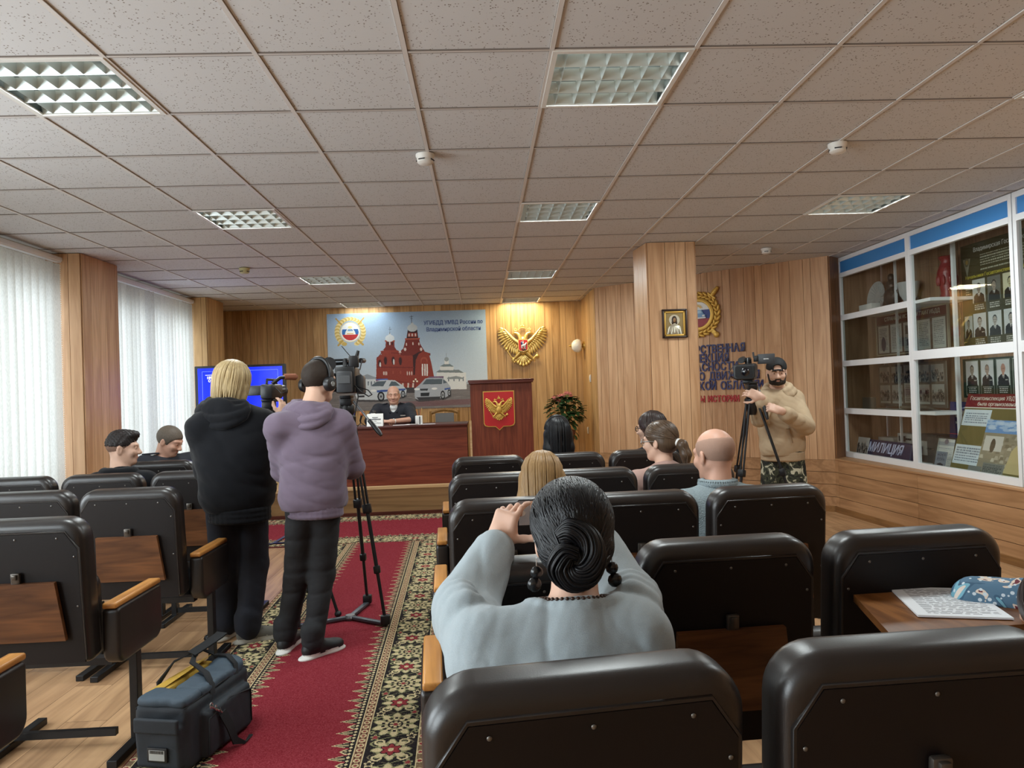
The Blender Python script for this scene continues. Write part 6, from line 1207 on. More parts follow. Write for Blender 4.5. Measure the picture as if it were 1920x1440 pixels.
def on_cap(d):
    d = unit(d); o = V3(0, -0.02, 0.01); best = 0.05
    for c, rr_ in ELL3:
        p, q = (o-V3(*c))/V3(*rr_), d/V3(*rr_); A, Bq, Cq = q @ q, 2*p @ q, p @ p-1; D_ = Bq*Bq-4*A*Cq
        if D_ > 0: best = max(best, (-Bq+math.sqrt(D_))/(2*A))
    return H_(*(o+d*(best+0.0022)))
for k in range(520):                                       # combed back over the crown into the bun
    u0 = r.uniform(-3.14, 3.14); v0 = r.uniform(0.35, 1.35) if abs(u0) > 2.0 else r.uniform(-0.95, 1.3) if abs(u0) > 0.8 else r.uniform(0.1, 1.4); P0 = []
    d0, d1 = cap_dir(u0, v0), cap_dir(r.uniform(-0.38, 0.38), r.uniform(-0.80, -0.35))
    for q in range(11): f = q/10; P0.append(on_cap(d0*(1-f)+d1*f+V3(0, 0, 0.25*math.sin(math.pi*f) if abs(u0) > 2.2 else 0)))
    paths.append(P0)
strands(hr, 'hair_strands', M_blackhair, paths, 0.0024); paths = []
for k in range(110):                                       # the twisted roll of the bun
    o1, o2 = r.uniform(0, 6.28), r.uniform(0.020, 0.031); cp = [V3(-0.030, -0.112, 0.010), V3(-0.005, -0.116, 0.026), V3(0.034, -0.120, 0.008), V3(0.050, -0.126, -0.035), V3(0.032, -0.130, -0.078), V3(-0.006, -0.128, -0.088), V3(-0.032, -0.124, -0.060), V3(-0.016, -0.134, -0.024), V3(0.010, -0.138, -0.030)]; P0 = []; n_ = len(cp)-1
    for q in range(45):
        f = q/44*n_; i = min(int(f), n_-1); u = f-i; p0, p1, p2, p3 = cp[max(i-1, 0)], cp[i], cp[i+1], cp[min(i+2, n_)]
        c = 0.5*(2*p1+(p2-p0)*u+(2*p0-5*p1+4*p2-p3)*u*u+(3*p1-p0-3*p2+p3)*u**3); tt = unit((p2-p0)*(1-u)+(p3-p1)*u); a = unit(np.cross(tt, V3(0, -1, 0.1))); b = np.cross(tt, a); an = o1+q*0.10; tp = min(1, 0.55+q/12, 0.5+(44-q)/20); c = V3(c[0]*0.88-0.020, c[1], (c[2]+0.03)*0.86-0.022); P0.append(HO+R @ (c+(a*math.cos(an)+b*math.sin(an))*o2*tp*0.92))
    paths.append(P0)
strands(hr, 'bun_strands', M_blackhair, paths, 0.0028)
strands(hr, 'hairpin', M_blk, [[H_(-0.048, -0.098, 0.030), H_(-0.025, -0.112, 0.012)]], 0.0022)
M_bead = mat('black_bead', (16, 16, 18), 0.25); M_silv = mat('silver_metal', (190, 190, 188), 0.25, metal=0.9)
for q in (-1, 1):
    c = H_(q*0.088, -0.02, -0.075); o = MB(Matrix.Translation(c)).ell((0, 0, 0), (0.015, 0.010, 0.015), 12).ell((0.006*q, 0, -0.028), (0.017, 0.010, 0.017), 12).build('earring', M_bead, t, 80); strands(o, 'ear_hook', M_silv, [[c+V3(0, 0, 0.014), c+V3(0, 0, 0.034)]], 0.0015)
mb = MB()
for p in ring_pts(J['nck']+V3(0.0, 0.005, 0.030), Rn, 0.074, 0.074, 0, 40): mb.ell(p, (0.0048, 0.0048, 0.0042), 6)
mb.build('necklace', mat('dark_amber_beads', (54, 34, 24), 0.3), t, 80)
strands(t, 'glasses_temple', M_silv, [[H_(-0.084, 0.06, 0.006), H_(-0.088, 0.0, 0.006), H_(-0.090, -0.02, -0.006)]], 0.0028); strands(t, 'glasses_temple', M_silv, [[H_(0.084, 0.06, 0.006), H_(0.088, 0.0, 0.006), H_(0.090, -0.02, -0.006)]], 0.0028)
t = thing('smartphone', 'black smartphone held sideways by the woman in the grey sweater', 'phone', (0.163, 2.05, 1.078)); X = frame((0.163, 2.055, 1.118), (1, 0, 0), (0, 0, 1), (0, -1, 0))
MB(X).slab(0.152, 0.076, 0.009, 0.010, 0.010, 0.003, X=frame((0, -0.038, 0), (1, 0, 0), (0, 0, -1), (0, 1, 0))).build('body', M_blk, t, 40); MB(X).box((0, 0, 0.0046), (0.142, 0.068, 0.0006)).build('screen', mat('phone_screen', (24, 26, 34), 0.1, emit=(0.20, 0.16, 0.14, 0.25)), t, 0)
MB(X).box((0.01, 0.0, 0.0051), (0.095, 0.066, 0.0004)).build('viewfinder_image', mat('phone_image', (120, 84, 60), 0.2, emit=(0.30, 0.18, 0.12, 0.35)), t, 0); mb = MB(X); mb.lathe([(0.008, 0.005), (0.008, 0.0056)], 16, X=Matrix.Translation((-0.060, 0, 0))); mb.build('shutter_button', M_white, t, 0)

# ---- man in a mauve hoodie with headphones at the big camera
M_mauve = mat('mauve_cotton', (108, 95, 110), 0.92, spec=0.12, vary=(8, 0.12), bump=(500, 0.25, 0.002), sheen=0.15); M_jeans = mat('black_jeans', (30, 31, 34), 0.85, vary=(14, 0.35), bump=(300, 0.25, 0.002))
M_brown = hair_mat('short_dark_brown_hair', (34, 27, 22), (58, 46, 38), 0.7, (300, 300, 300)); M_cable = mat('black_cable', (18, 18, 20), 0.5)
yaw = math.radians(-24); t = thing('person', 'standing man in a mauve hoodie and black jeans wearing headphones, back to us', 'person', (-1.0, 4.2, 0)); R = euler_R(math.radians(-30), math.radians(-6))
J = standing(-0.98, 4.19, yaw, 1.555, 0.178, -0.04); f, r_ = J['f'], J['r']; J['head'] = V3(-0.945, 4.28, 1.562); J['nck'] = V3(-0.975, 4.19, 1.395); J['che'] = V3(-0.972, 4.19, 1.17); J['pel'] = V3(-0.975, 4.19, 0.90)
J['sh'] = [V3(-1.130, 4.12, 1.305), V3(-0.815, 4.19, 1.305)]; J['el'] = [V3(-1.165, 4.27, 1.05), V3(-0.775, 4.30, 1.055)]; J['wr'] = [V3(-1.00, 4.46, 1.06), V3(-0.87, 4.50, 1.10)]
J['hip'] = [V3(-1.05, 4.18, 0.84), V3(-0.91, 4.21, 0.84)]; J['kn'] = [V3(-1.10, 4.26, 0.46), V3(-0.955, 4.24, 0.45)]; J['an'] = [V3(-1.185, 4.285, 0.085), V3(-0.995, 4.155, 0.085)]
J['toe'] = [f, V3(0.62, 0.78, 0)]
body(t, J, R, SKINP, 0.006, 1.0, False, {0: dict(d=(0.85, 0.5, 0.1), n=(0, 0.3, 0.95)), 1: dict(d=(-0.5, 0.8, 0.2), n=(0.3, 0.2, 0.9))})
F = Field(); torso_field(F, J, 0.030, 1.0); arms_field(F, J, 0.026, 0, 0.95); up = V3(0, 0, 1); Rb = np.stack([r_, f, up], 1)
F.ell(V3(-0.975, 4.19, 0.95), (0.180, 0.140, 0.20), Rb, 0.05); F.ell(V3(-0.972, 4.19, 1.12), (0.192, 0.142, 0.20), Rb, 0.06); F.box(V3(-0.975, 4.19, 0.74), (0.3, 0.3, 0.10), Rb, 0, 0.01, 0, -1); F.ell(J['nck']+V3(0.01, 0.04, 0.07), (0.070, 0.072, 0.085), Rb, 0.02, 0, -1)
hd = F.mesh('hoodie', 0.007, M_mauve, t, cloth_noise(0.011, 0.8, 11, (1, 1, 1.3)))
draped_hood(hd, J, M_mauve, 1.0, 3); hem(hd, (-0.975, 4.19), r_, f, 0.176, 0.138, 0.795, 0.870, M_mauve)
lower(t, J, M_jeans, M_shoe, M_sole, (0.30, -0.35), 0.004, 0.012, 21, h=0.007)
F = hair_cap(J, R, 1.0, 0.008, 0.070, -0.075); hr = F.mesh('hair', 0.006, M_brown, t, lambda p: 0.002*np.sin(p[:, 0]*420)*np.sin(p[:, 1]*390)*np.sin(p[:, 2]*400))
HO = J['head']; H_ = lambda x, y, z: HO+R @ V3(x, y, z); hp = strands(t, 'headphones', M_blk, [[H_(0.098*math.cos(a), -0.018, 0.012+0.122*math.sin(a)) for a in np.linspace(-0.15, math.pi+0.15, 22)]], 0.0085, 8)
for q in (-1, 1):
    X = look(H_(q*0.088, -0.015, -0.020), R @ V3(q, 0, 0)); MB(X).lathe([(0.030, -0.012), (0.042, -0.006), (0.043, 0.010), (0.038, 0.024), (0.018, 0.030)], 22).build('ear_cup', M_blk, hp, 40); MB(X).lathe([(0.016, 0.029), (0.015, 0.032)], 16).build('ear_cup_badge', M_silv, hp, 0)

# ---- blonde woman in a black hoodie at her small camera
M_blackc = mat('black_cotton', (17, 18, 22), 0.92, spec=0.15, vary=(6, 0.2), bump=(400, 0.25, 0.002), sheen=0.1); M_navyt = mat('navy_track_trousers', (22, 25, 36), 0.85, vary=(10, 0.3)); M_blonde = hair_mat('blonde_hair', (128, 104, 70), (214, 192, 146), 0.4, (130, 130, 5)); M_sneak = mat('grey_sneaker', (96, 92, 84), 0.8, bump=(300, 0.4, 0.002)); M_sneaks = mat('grey_sole', (166, 160, 148), 0.7)
yaw = math.radians(-22); t = thing('person', 'standing blonde woman with a bob in a black hoodie and navy trousers', 'person', (-1.52, 4.5, 0)); R = euler_R(math.radians(-34), math.radians(-8), math.radians(6))
J = standing(-1.49, 4.47, yaw, 1.57, 0.195, 0.0); f, r_ = J['f'], J['r']; J['head'] = V3(-1.515, 4.52, 1.575); J['nck'] = V3(-1.525, 4.44, 1.42); J['che'] = V3(-1.50, 4.44, 1.18); J['pel'] = V3(-1.49, 4.46, 0.90)
J['sh'] = [V3(-1.655, 4.38, 1.310), V3(-1.345, 4.47, 1.315)]; J['el'] = [V3(-1.690, 4.52, 1.05), V3(-1.29, 4.66, 1.12)]; J['wr'] = [V3(-1.60, 4.72, 1.10), V3(-1.305, 4.83, 1.345)]
J['hip'] = [V3(-1.59, 4.46, 0.86), V3(-1.42, 4.50, 0.86)]; J['kn'] = [V3(-1.60, 4.53, 0.46), V3(-1.435, 4.54, 0.46)]; J['an'] = [V3(-1.625, 4.575, 0.085), V3(-1.455, 4.47, 0.085)]
J['toe'] = [V3(-0.2, 0.98, 0), V3(0.75, 0.66, 0)]
body(t, J, R, SKINP, 0.006, 0.98, True, {0: dict(d=(0.8, 0.5, 0.2), n=(-0.2, 0, 0.95)), 1: dict(d=(-0.05, 0.45, 0.88), n=(0.75, -0.55, 0.2), curl=(0.35, 0.5, 0.6, 0.7))}, 1.15)
F = Field(); torso_field(F, J, 0.044, 1.12); arms_field(F, J, 0.034, 0, 0.92); Rb = np.stack([r_, f, up], 1); F.ell(V3(-1.485, 4.46, 0.94), (0.205, 0.168, 0.24), Rb, 0.05); F.ell(V3(-1.490, 4.44, 1.12), (0.208, 0.165, 0.24), Rb, 0.06); F.box(V3(-1.505, 4.46, 0.70), (0.4, 0.4, 0.10), Rb, 0, 0.01, 0, -1); F.ell(J['nck']+V3(0.01, 0.05, 0.08), (0.072, 0.072, 0.085), Rb, 0.02, 0, -1)
hd = F.mesh('hoodie', 0.008, M_blackc, t, cloth_noise(0.012, 0.7, 31, (1, 1, 1.2))); draped_hood(hd, J, M_blackc, 1.15, 5, 0.008); hem(hd, (-1.485, 4.46), r_, f, 0.198, 0.160, 0.745, 0.830, M_blackc, 0.008)
lower(t, J, M_navyt, M_sneak, M_sneaks, (0.10, -0.75), 0.014, 0.016, 41)
HO = J['head']; H_ = lambda x, y, z: HO+R @ V3(x, y, z)
F = Field(); F.ell(H_(0, -0.018, 0.030), (0.098, 0.112, 0.108), R, 0.02); F.chain([H_(-0.07, 0.02, -0.02), H_(-0.075, 0.015, -0.085)], [0.032, 0.024], 0.03); F.chain([H_(0.07, 0.02, -0.02), H_(0.075, 0.015, -0.085)], [0.032, 0.024], 0.03); F.ell(H_(0, -0.050, -0.040), (0.094, 0.076, 0.080), R, 0.04)
F.ell(H_(0, 0.125, -0.03), (0.065, 0.10, 0.10), R, 0.02, 0, -1); F.box(H_(0, 0, -0.20), (0.2, 0.2, 0.095), R, 0, 0.012, 0, -1); hr = F.mesh('hair', 0.006, M_blonde, t); paths = []; r = random.Random(9)
for k in range(210):
    a = r.uniform(-2.35, 2.35); rr = r.uniform(0.96, 1.04); e = r.uniform(-0.115, -0.085); P0 = []
    for q in range(10): g = q/9; el = 1.45-1.45*min(g/0.55, 1.0); x, y = math.sin(a)*math.cos(el), -math.cos(a)*math.cos(el); z = 0.030+0.110*math.sin(el) if g <= 0.55 else 0.030+(e-0.030)*(g-0.55)/0.45; sh_ = 1.0 if g <= 0.55 else 1.0-0.10*((g-0.55)/0.45)**2; P0.append(H_(0.100*rr*x*sh_, -0.018+0.114*rr*y*sh_, z+r.uniform(-.001, .001)))
    paths.append(P0)
strands(hr, 'hair_strands', M_blonde, paths, 0.0042)

# ---- officer facing us behind the desk
M_unif = mat('police_navy_black', (22, 24, 34), 0.8, vary=(12, 0.2), bump=(300, 0.2, 0.002)); M_shirt = mat('white_undershirt', (222, 222, 220), 0.9); M_stub = hair_mat('grey_stubble_hair', (150, 128, 112), (176, 150, 132), 0.7, (300, 300, 300))
yaw = math.pi; t = thing('person', 'bald police officer in a short-sleeved dark uniform facing us behind the desk', 'person', (-1.19, 9.86, DZ)); R = euler_R(math.pi+math.radians(4), math.radians(-6))
J = seated(-1.19, 9.92, yaw, (-1.185, 9.80, 1.475), DZ+0.46, 0.19); J['sh'] = [V3(-0.985, 9.84, 1.285), V3(-1.395, 9.84, 1.285)]; J['el'] = [V3(-0.905, 9.52, 1.150), V3(-1.475, 9.55, 1.150)]; J['wr'] = [V3(-1.155, 9.31, 1.140), V3(-1.290, 9.34, 1.140)]
body(t, J, R, SKINR, 0.0055, 1.04, False, {0: dict(d=(-1, -0.15, 0.02), n=(0, -0.25, 0.95), curl=(0.25, 0.3, 0.35, 0.4)), 1: dict(d=(0.95, -0.2, -0.10), n=(0, -0.2, 0.95), curl=(0.3, 0.35, 0.4, 0.4))}, 1.15)
eyes(t, J['head'], R, 1.04); F = Field(); torso_field(F, J, 0.024, 1.22, 0, True, True, 0.04); arms_field(F, J, 0.026, 0, 0.0); F.ell(J['nck']+V3(0, -0.07, 0.02), (0.055, 0.075, 0.13), euler_R(0, 0.35), 0.01, 0, -1); un = F.mesh('uniform_shirt', 0.008, M_unif, t, cloth_noise(0.008, 1, 51))
F = Field(); F.ell(J['che']+V3(0, -0.025, 0.03), (0.10, 0.108, 0.16), None, 0.02); F.ell(J['nck']+V3(0, -0.045, 0.0), (0.058, 0.05, 0.045), None, 0.02); F.mesh('undershirt', 0.007, M_shirt, t)
for q in (-1, 1):
    F = Field(); F.chain([J['nck']+V3(q*0.066, 0.03, 0.035), J['nck']+V3(q*0.074, -0.05, 0.012), J['nck']+V3(q*0.045, -0.115, -0.065)], [0.014, 0.016, 0.011], 0.01); F.mesh('collar', 0.006, M_unif, un)
    c = V3(-1.19+q*0.145, 9.83, 1.355); o = MB(Matrix.Translation(c) @ Matrix.Rotation(q*0.22, 4, 'Y')).box((0, 0, 0), (0.13, 0.05, 0.012), 0.004).build('shoulder_board', M_unif, un, 30)
    for k in range(2): MB(Matrix.Translation(c) @ Matrix.Rotation(q*0.22, 4, 'Y')).ell((-0.03+0.05*k, -0.01, 0.008), (0.010, 0.010, 0.005), 8).build('rank_star', M_silv, o, 80)
MB(face_frame((-1.03, 9.690, 1.20), (-1, 0, 0), (0, -1, 0))).box((0, 0, 0), (0.12, 0.016, 0.006)).build('name_strip', M_silv, un, 0); X = look(V3(-0.925, 9.71, 1.20), (0.65, -0.75, 0.1)); MB(X).lathe([(0.036, 0), (0.036, 0.004)], 16).build('sleeve_patch', mat('grey_patch', (122, 126, 140), 0.7), un, 0)
d = unit(J['wr'][0]-J['el'][0]); c = J['wr'][0]-d*0.03; X = look(c, d); wt = MB(X).lathe([(0.034, -0.010), (0.0355, 0), (0.034, 0.010)], 18, caps=False).build('watch_strap', M_white, t, 60); MB(Matrix.Translation(c+V3(0, -0.018, 0.028))).ell((0, 0, 0), (0.017, 0.017, 0.008), 14).build('watch_face', M_silv, wt, 60)
F = hair_cap(J, R, 1.04, 0.0015, 0.086, -0.05); F.ell(J['head']+R @ V3(0, 0.02, 0.10), (0.075, 0.085, 0.06), R, 0.02, 0, -1); F.mesh('hair', 0.006, M_stub, t); lower(t, J, M_unif, M_shoe, M_shoe, seed=52, h=0.011)
strands(t, 'eyebrow', M_stub, [[J['head']+R @ V3(q*0.014, 0.099, 0.026), J['head']+R @ V3(q*0.032, 0.096, 0.030), J['head']+R @ V3(q*0.048, 0.082, 0.024)] for q in (-1,)], 0.004); strands(t, 'eyebrow', M_stub, [[J['head']+R @ V3(q*0.014, 0.099, 0.026), J['head']+R @ V3(q*0.032, 0.096, 0.030), J['head']+R @ V3(q*0.048, 0.082, 0.024)] for q in (1,)], 0.004)

# ---- bearded cameraman in a beige hoodie on the right
M_beige = mat('beige_cotton', (184, 162, 134), 0.92, spec=0.12, vary=(8, 0.1), bump=(500, 0.25, 0.002)); M_beard = hair_mat('dark_beard', (30, 24, 20), (52, 40, 32), 0.7, (300, 300, 300)); M_cap = mat('black_cap', (16, 16, 18), 0.8, bump=(400, 0.2, 0.002))
M_camo = bpy.data.materials.new('camouflage_cloth'); M_camo.use_nodes = True; nt = M_camo.node_tree; N = nt.nodes.new; L = nt.links.new; tc = N('ShaderNodeTexCoord'); nz = N('ShaderNodeTexNoise'); nz.inputs['Scale'].default_value = 13; nz.inputs['Detail'].default_value = 2; nz.inputs['Distortion'].default_value = 1.2
rp = N('ShaderNodeValToRGB'); rp.color_ramp.interpolation = 'CONSTANT'; els = rp.color_ramp.elements; els[0].position = 0; els[0].color = srgb(28, 30, 28); els[1].position = 0.44; els[1].color = srgb(62, 66, 50)
for p_, c_ in ((0.51, (44, 46, 40)), (0.555, (108, 108, 88)), (0.60, (196, 194, 172))): e = els.new(p_); e.color = srgb(*c_)
L(tc.outputs['Object'], nz.inputs['Vector']); L(nz.outputs['Fac'], rp.inputs['Fac']); L(rp.outputs['Color'], nt.nodes['Principled BSDF'].inputs['Base Color']); nt.nodes['Principled BSDF'].inputs['Roughness'].default_value = 0.9
yaw = math.radians(152); t = thing('person', 'bearded cameraman in a beige hoodie, camouflage trousers and backward black cap', 'person', (2.56, 6.22, 0)); R = euler_R(math.radians(164), math.radians(-8))
J = standing(2.59, 6.22, yaw, 1.545, 0.165, 0.0); f, r_ = J['f'], J['r']; J['head'] = V3(2.545, 6.17, 1.550); J['nck'] = V3(2.57, 6.23, 1.395); J['che'] = V3(2.585, 6.23, 1.18); J['sh'] = [V3(2.725, 6.27, 1.305), V3(2.435, 6.17, 1.31)]
J['el'] = [V3(2.735, 6.06, 1.080), V3(2.320, 6.02, 1.17)]; J['wr'] = [V3(2.41, 5.80, 1.235), V3(2.265, 5.835, 1.350)]
body(t, J, R, SKINP, 0.006, 0.98, False, {0: dict(d=(-0.92, 0.10, 0.32), n=(0.15, -0.80, 0.55), curl=(0.25, 0.75, 0.9, 0.9), thumb=(0.6, 0.6, -0.4)), 1: dict(d=(-0.88, 0.15, 0.42), n=(-0.15, -0.92, 0.25), curl=(0.55, 0.75, 0.8, 0.85), thumb=(0.55, 0.75, -0.35))})
eyes(t, J['head'], R, 0.98); F = Field(); torso_field(F, J, 0.036, 1.05); arms_field(F, J, 0.030, 0, 0.80); Rb = np.stack([r_, f, up], 1); F.ell(V3(2.59, 6.22, 0.97), (0.182, 0.140, 0.20), Rb, 0.05); F.ell(V3(2.59, 6.22, 1.12), (0.190, 0.140, 0.20), Rb, 0.06); F.box(V3(2.59, 6.22, 0.735), (0.3, 0.3, 0.10), Rb, 0, 0.01, 0, -1); F.ell(J['nck']+f*0.045+V3(0, 0, 0.06), (0.060, 0.062, 0.095), Rb, 0.015, 0, -1)
hd = F.mesh('hoodie', 0.007, M_beige, t, cloth_noise(0.009, 0.8, 61, (1, 1, 1.2))); F = Field()
for (zz, ry, oy, rr) in ((0.055, 0.086, 0.0, 0.026), (0.015, 0.104, -0.02, 0.032)): c = J['nck']+f*oy+V3(0, 0, zz); F.chain([c+r_*(ry*1.15*math.sin(a))-f*(ry*0.9*math.cos(a))-V3(0, 0, 0.035*(1-math.cos(a))) for a in np.linspace(-2.5, 2.5, 19)], [rr]*19, 0.02)
F.mesh('hood', 0.007, M_beige, hd, cloth_noise(0.008, 1, 8)); hem(hd, (2.59, 6.22), r_, f, 0.184, 0.146, 0.79, 0.865, M_beige)
c = J['pel']+f*0.145+V3(0, 0, 0.11); Xp = frame(c, -r_, (0, 0, 1), f); MB(Xp).tube([(-0.10, -0.06, 0.012), (-0.075, 0.06, 0.012)], 0.005, 6).tube([(0.10, -0.06, 0.012), (0.075, 0.06, 0.012)], 0.005, 6).tube([(-0.075, 0.06, 0.012), (0.075, 0.06, 0.012)], 0.005, 6).build('pocket_edge', mat('beige_shadow_seam', (140, 112, 82), 0.9), hd, 60)
lower(t, J, M_camo, M_shoe, M_shoe, (0.2, -0.2), 0.018, 0.02, 62)
H_ = lambda x, y, z: J['head']+R @ V3(x, y, z)*0.98; F = Field(); F.ell(H_(0, -0.014, 0.045), (0.086, 0.106, 0.088), R, 0.01); F.box(H_(0, 0, -0.062), (0.2, 0.2, 0.09), R @ np.array(Matrix.Rotation(math.radians(-6), 3, 'X')), 0, 0.006, 0, -1); F.ell(H_(0, 0.095, 0.052), (0.036, 0.05, 0.026), R, 0.004, 0, -1)
cp = F.mesh('backward_cap', 0.005, M_cap, t); F = Field(); F.ell(H_(0, -0.125, 0.020), (0.066, 0.062, 0.008), R @ np.array(Matrix.Rotation(math.radians(18), 3, 'X')), 0.006); F.mesh('cap_peak', 0.005, M_cap, cp); strands(cp, 'cap_strap', M_cap, [[H_(-0.045, 0.082, 0.034), H_(0, 0.094, 0.034), H_(0.045, 0.082, 0.034)]], 0.005)
F = Field(); F.ell(H_(0, 0.042, -0.078), (0.055, 0.056, 0.040), R, 0.02); F.chain([H_(-0.069, 0.0, -0.015), H_(-0.050, 0.03, -0.078)], [0.011, 0.020], 0.02); F.chain([H_(0.069, 0.0, -0.015), H_(0.050, 0.03, -0.078)], [0.011, 0.020], 0.02); F.chain([H_(-0.022, 0.094, -0.050), H_(0, 0.1, -0.047), H_(0.022, 0.094, -0.050)], [0.006, 0.007, 0.006], 0.01); F.ell(H_(0, 0.115, -0.064), (0.024, 0.03, 0.009), R, 0.006, 0, -1); F.ell(H_(0, 0.12, -0.005), (0.06, 0.06, 0.045), R, 0.01, 0, -1); F.mesh('beard', 0.004, M_beard, t, lambda p: 0.0022*np.sin(p[:, 0]*520)*np.sin(p[:, 1]*480)*np.sin(p[:, 2]*300))
for q in (-1, 1): strands(t, 'eyebrow', M_beard, [[H_(q*0.012, 0.100, 0.024), H_(q*0.030, 0.096, 0.029), H_(q*0.048, 0.082, 0.022)]], 0.005)

# ---- seated audience
def sitter(label, x, y, yaw, head, hyaw, hpitch, skin, cloth, fem, hairfn, rel=0.0, w=0.175, seed=0, grow=0.022, h=0.007, hs=1.0, collar=False, J2=None, hroll=0.0):
    t = thing('person', label, 'person', (x, y, 0)); R = euler_R(hyaw, hpitch, hroll); J = seated(x, y, yaw, head, w=w)
    if J2: J2(J)
    body(t, J, R, skin, h, hs, fem); F = Field(); torso_field(F, J, grow, 1.05); arms_field(F, J, grow, 0, 0.95); F.ell(J['nck']+J['f']*0.03+V3(0, 0, 0.075), (0.066, 0.068, 0.085), None, 0.012, 0, -1)
    top = F.mesh('top', 0.009, cloth, t, cloth_noise(0.008, 0.9, seed))
    if collar: F = Field(); F.chain(ring_pts(J['nck']+J['f']*0.012+V3(0, 0, 0.030), np.eye(3), 0.070, 0.070, 0, 18), [0.022]*19, 0.015); F.mesh('collar', 0.006, cloth, top)
    lower(t, J, M_trous, M_shoe, M_shoe, seed=seed+1, h=0.012); hairfn(t, J, R, lambda a, b, c: J['head']+R @ (V3(a, b, c)*hs)); return t, J, R, top
def fuzz(p): return 0.0018*np.sin(p[:, 0]*430)*np.sin(p[:, 1]*400)*np.sin(p[:, 2]*410)
# bald man in a knitted sweater
M_knit = mat('grey_blue_knit', (136, 148, 152), 0.95, spec=0.1, vary=(160, 0.35), bump=(180, 0.8, 0.006)); M_fade = hair_mat('cropped_grey_hair', (144, 114, 98), (166, 132, 114), 0.7, (300, 300, 300))
def h_bald(t, J, R, H): F = hair_cap(J, R, 1.06, 0.003, 0.082, -0.06); F.ell(H(0, 0.0, 0.115), (0.080, 0.12, 0.075), R, 0.02, 0, -1); F.mesh('hair', 0.006, M_fade, t)
t_, J, R, top = sitter('bald man in a grey-blue knitted sweater, seen from behind', 1.16, 3.38, 0.1, (1.105, 3.46, 1.125), math.radians(22), math.radians(-8), SKINR, M_knit, False, h_bald, seed=71, grow=0.030, h=0.0055, hs=1.06, collar=True)
strands(top, 'collar_rib', M_knit, [[p+V3(0, 0, 0.022), p+V3(0, 0, -0.022)] for p in ring_pts(J['nck']+J['f']*0.012+V3(0, 0, 0.028), np.eye(3), 0.090, 0.090, 0, 50)], 0.0042)
# ponytailed woman
M_brn = hair_mat('mid_brown_hair', (58, 44, 34), (98, 78, 60), 0.35, (120, 120, 8)); M_tie = mat('white_hair_tie', (226, 224, 220), 0.6); M_pink2 = mat('dusty_pink_knit', (170, 138, 128), 0.9, bump=(300, 0.4, 0.003))
def h_pony(t, J, R, H):
    F = Field(); F.ell(H(0, -0.014, 0.034), (0.088, 0.107, 0.096), R, 0.01); F.ell(H(0, -0.05, -0.02), (0.078, 0.066, 0.06), R, 0.03); F.ell(H(0, 0.12, -0.03), (0.13, 0.105, 0.085), R, 0.012, 0, -1); F.box(H(0, 0.0, -0.19), (0.2, 0.2, 0.11), R, 0, 0.012, 0, -1)
    F.chain([H(0, -0.105, -0.010), H(0, -0.150, -0.030), H(0.006, -0.165, -0.090), H(0.010, -0.150, -0.165)], [0.022, 0.032, 0.034, 0.012], 0.012); hr = F.mesh('hair', 0.0055, M_brn, t); rr = random.Random(3); ps = []
    for k in range(120):
        u0 = rr.uniform(-2.4, 2.4); v0 = rr.uniform(0.0, 1.2) if abs(u0) > 1.3 else rr.uniform(-0.5, 1.35); p = []
        for q in range(7): g = q/6; u, v = u0*(1-g), v0*(1-g)-0.35*g; p.append(H(0.0895*math.sin(u)*math.cos(v), -0.014-0.1085*math.cos(u)*math.cos(v), 0.034+0.0975*math.sin(v)))
        ps.append(p)
    for k in range(26): a, b = rr.uniform(-0.026, 0.026), rr.uniform(-0.022, 0.022); ps.append([H(a*0.4, -0.115, -0.012+b*0.4), H(a, -0.155+b*0.5, -0.04), H(a*1.1+0.006, -0.170+b, -0.10), H(a*0.6+0.010, -0.155+b*0.5, rr.uniform(-0.19, -0.15))])
    strands(hr, 'hair_strands', M_brn, ps, 0.0032); MB(look(H(0, -0.122, -0.017), R @ V3(0, -0.9, -0.3))).lathe([(0.020, -0.010), (0.029, -0.004), (0.029, 0.006), (0.020, 0.012)], 16).build('hair_tie', M_tie, hr, 60)
def glasses(t, H, m):
    for q in (-1, 1): strands(t, 'glasses_rim', m, [[H(q*0.033+0.023*math.cos(a), 0.098, 0.001+0.019*math.sin(a)) for a in np.linspace(0, 2*math.pi, 16)]], 0.0026); strands(t, 'glasses_temple', m, [[H(q*0.057, 0.094, 0.006), H(q*0.080, 0.05, 0.006), H(q*0.088, -0.01, 0.004)]], 0.0026)
t_, J, R, top = sitter('brown-haired woman with a ponytail held by a white tie, turned to the left', 1.13, 4.38, 0.3, (1.085, 4.45, 1.125), math.radians(48), math.radians(-4), SKINP, M_pink2, True, h_pony, seed=73, h=0.006); glasses(t_, lambda a, b, c: J['head']+R @ V3(a, b, c), M_silv); eyes(t_, J['head'], R)
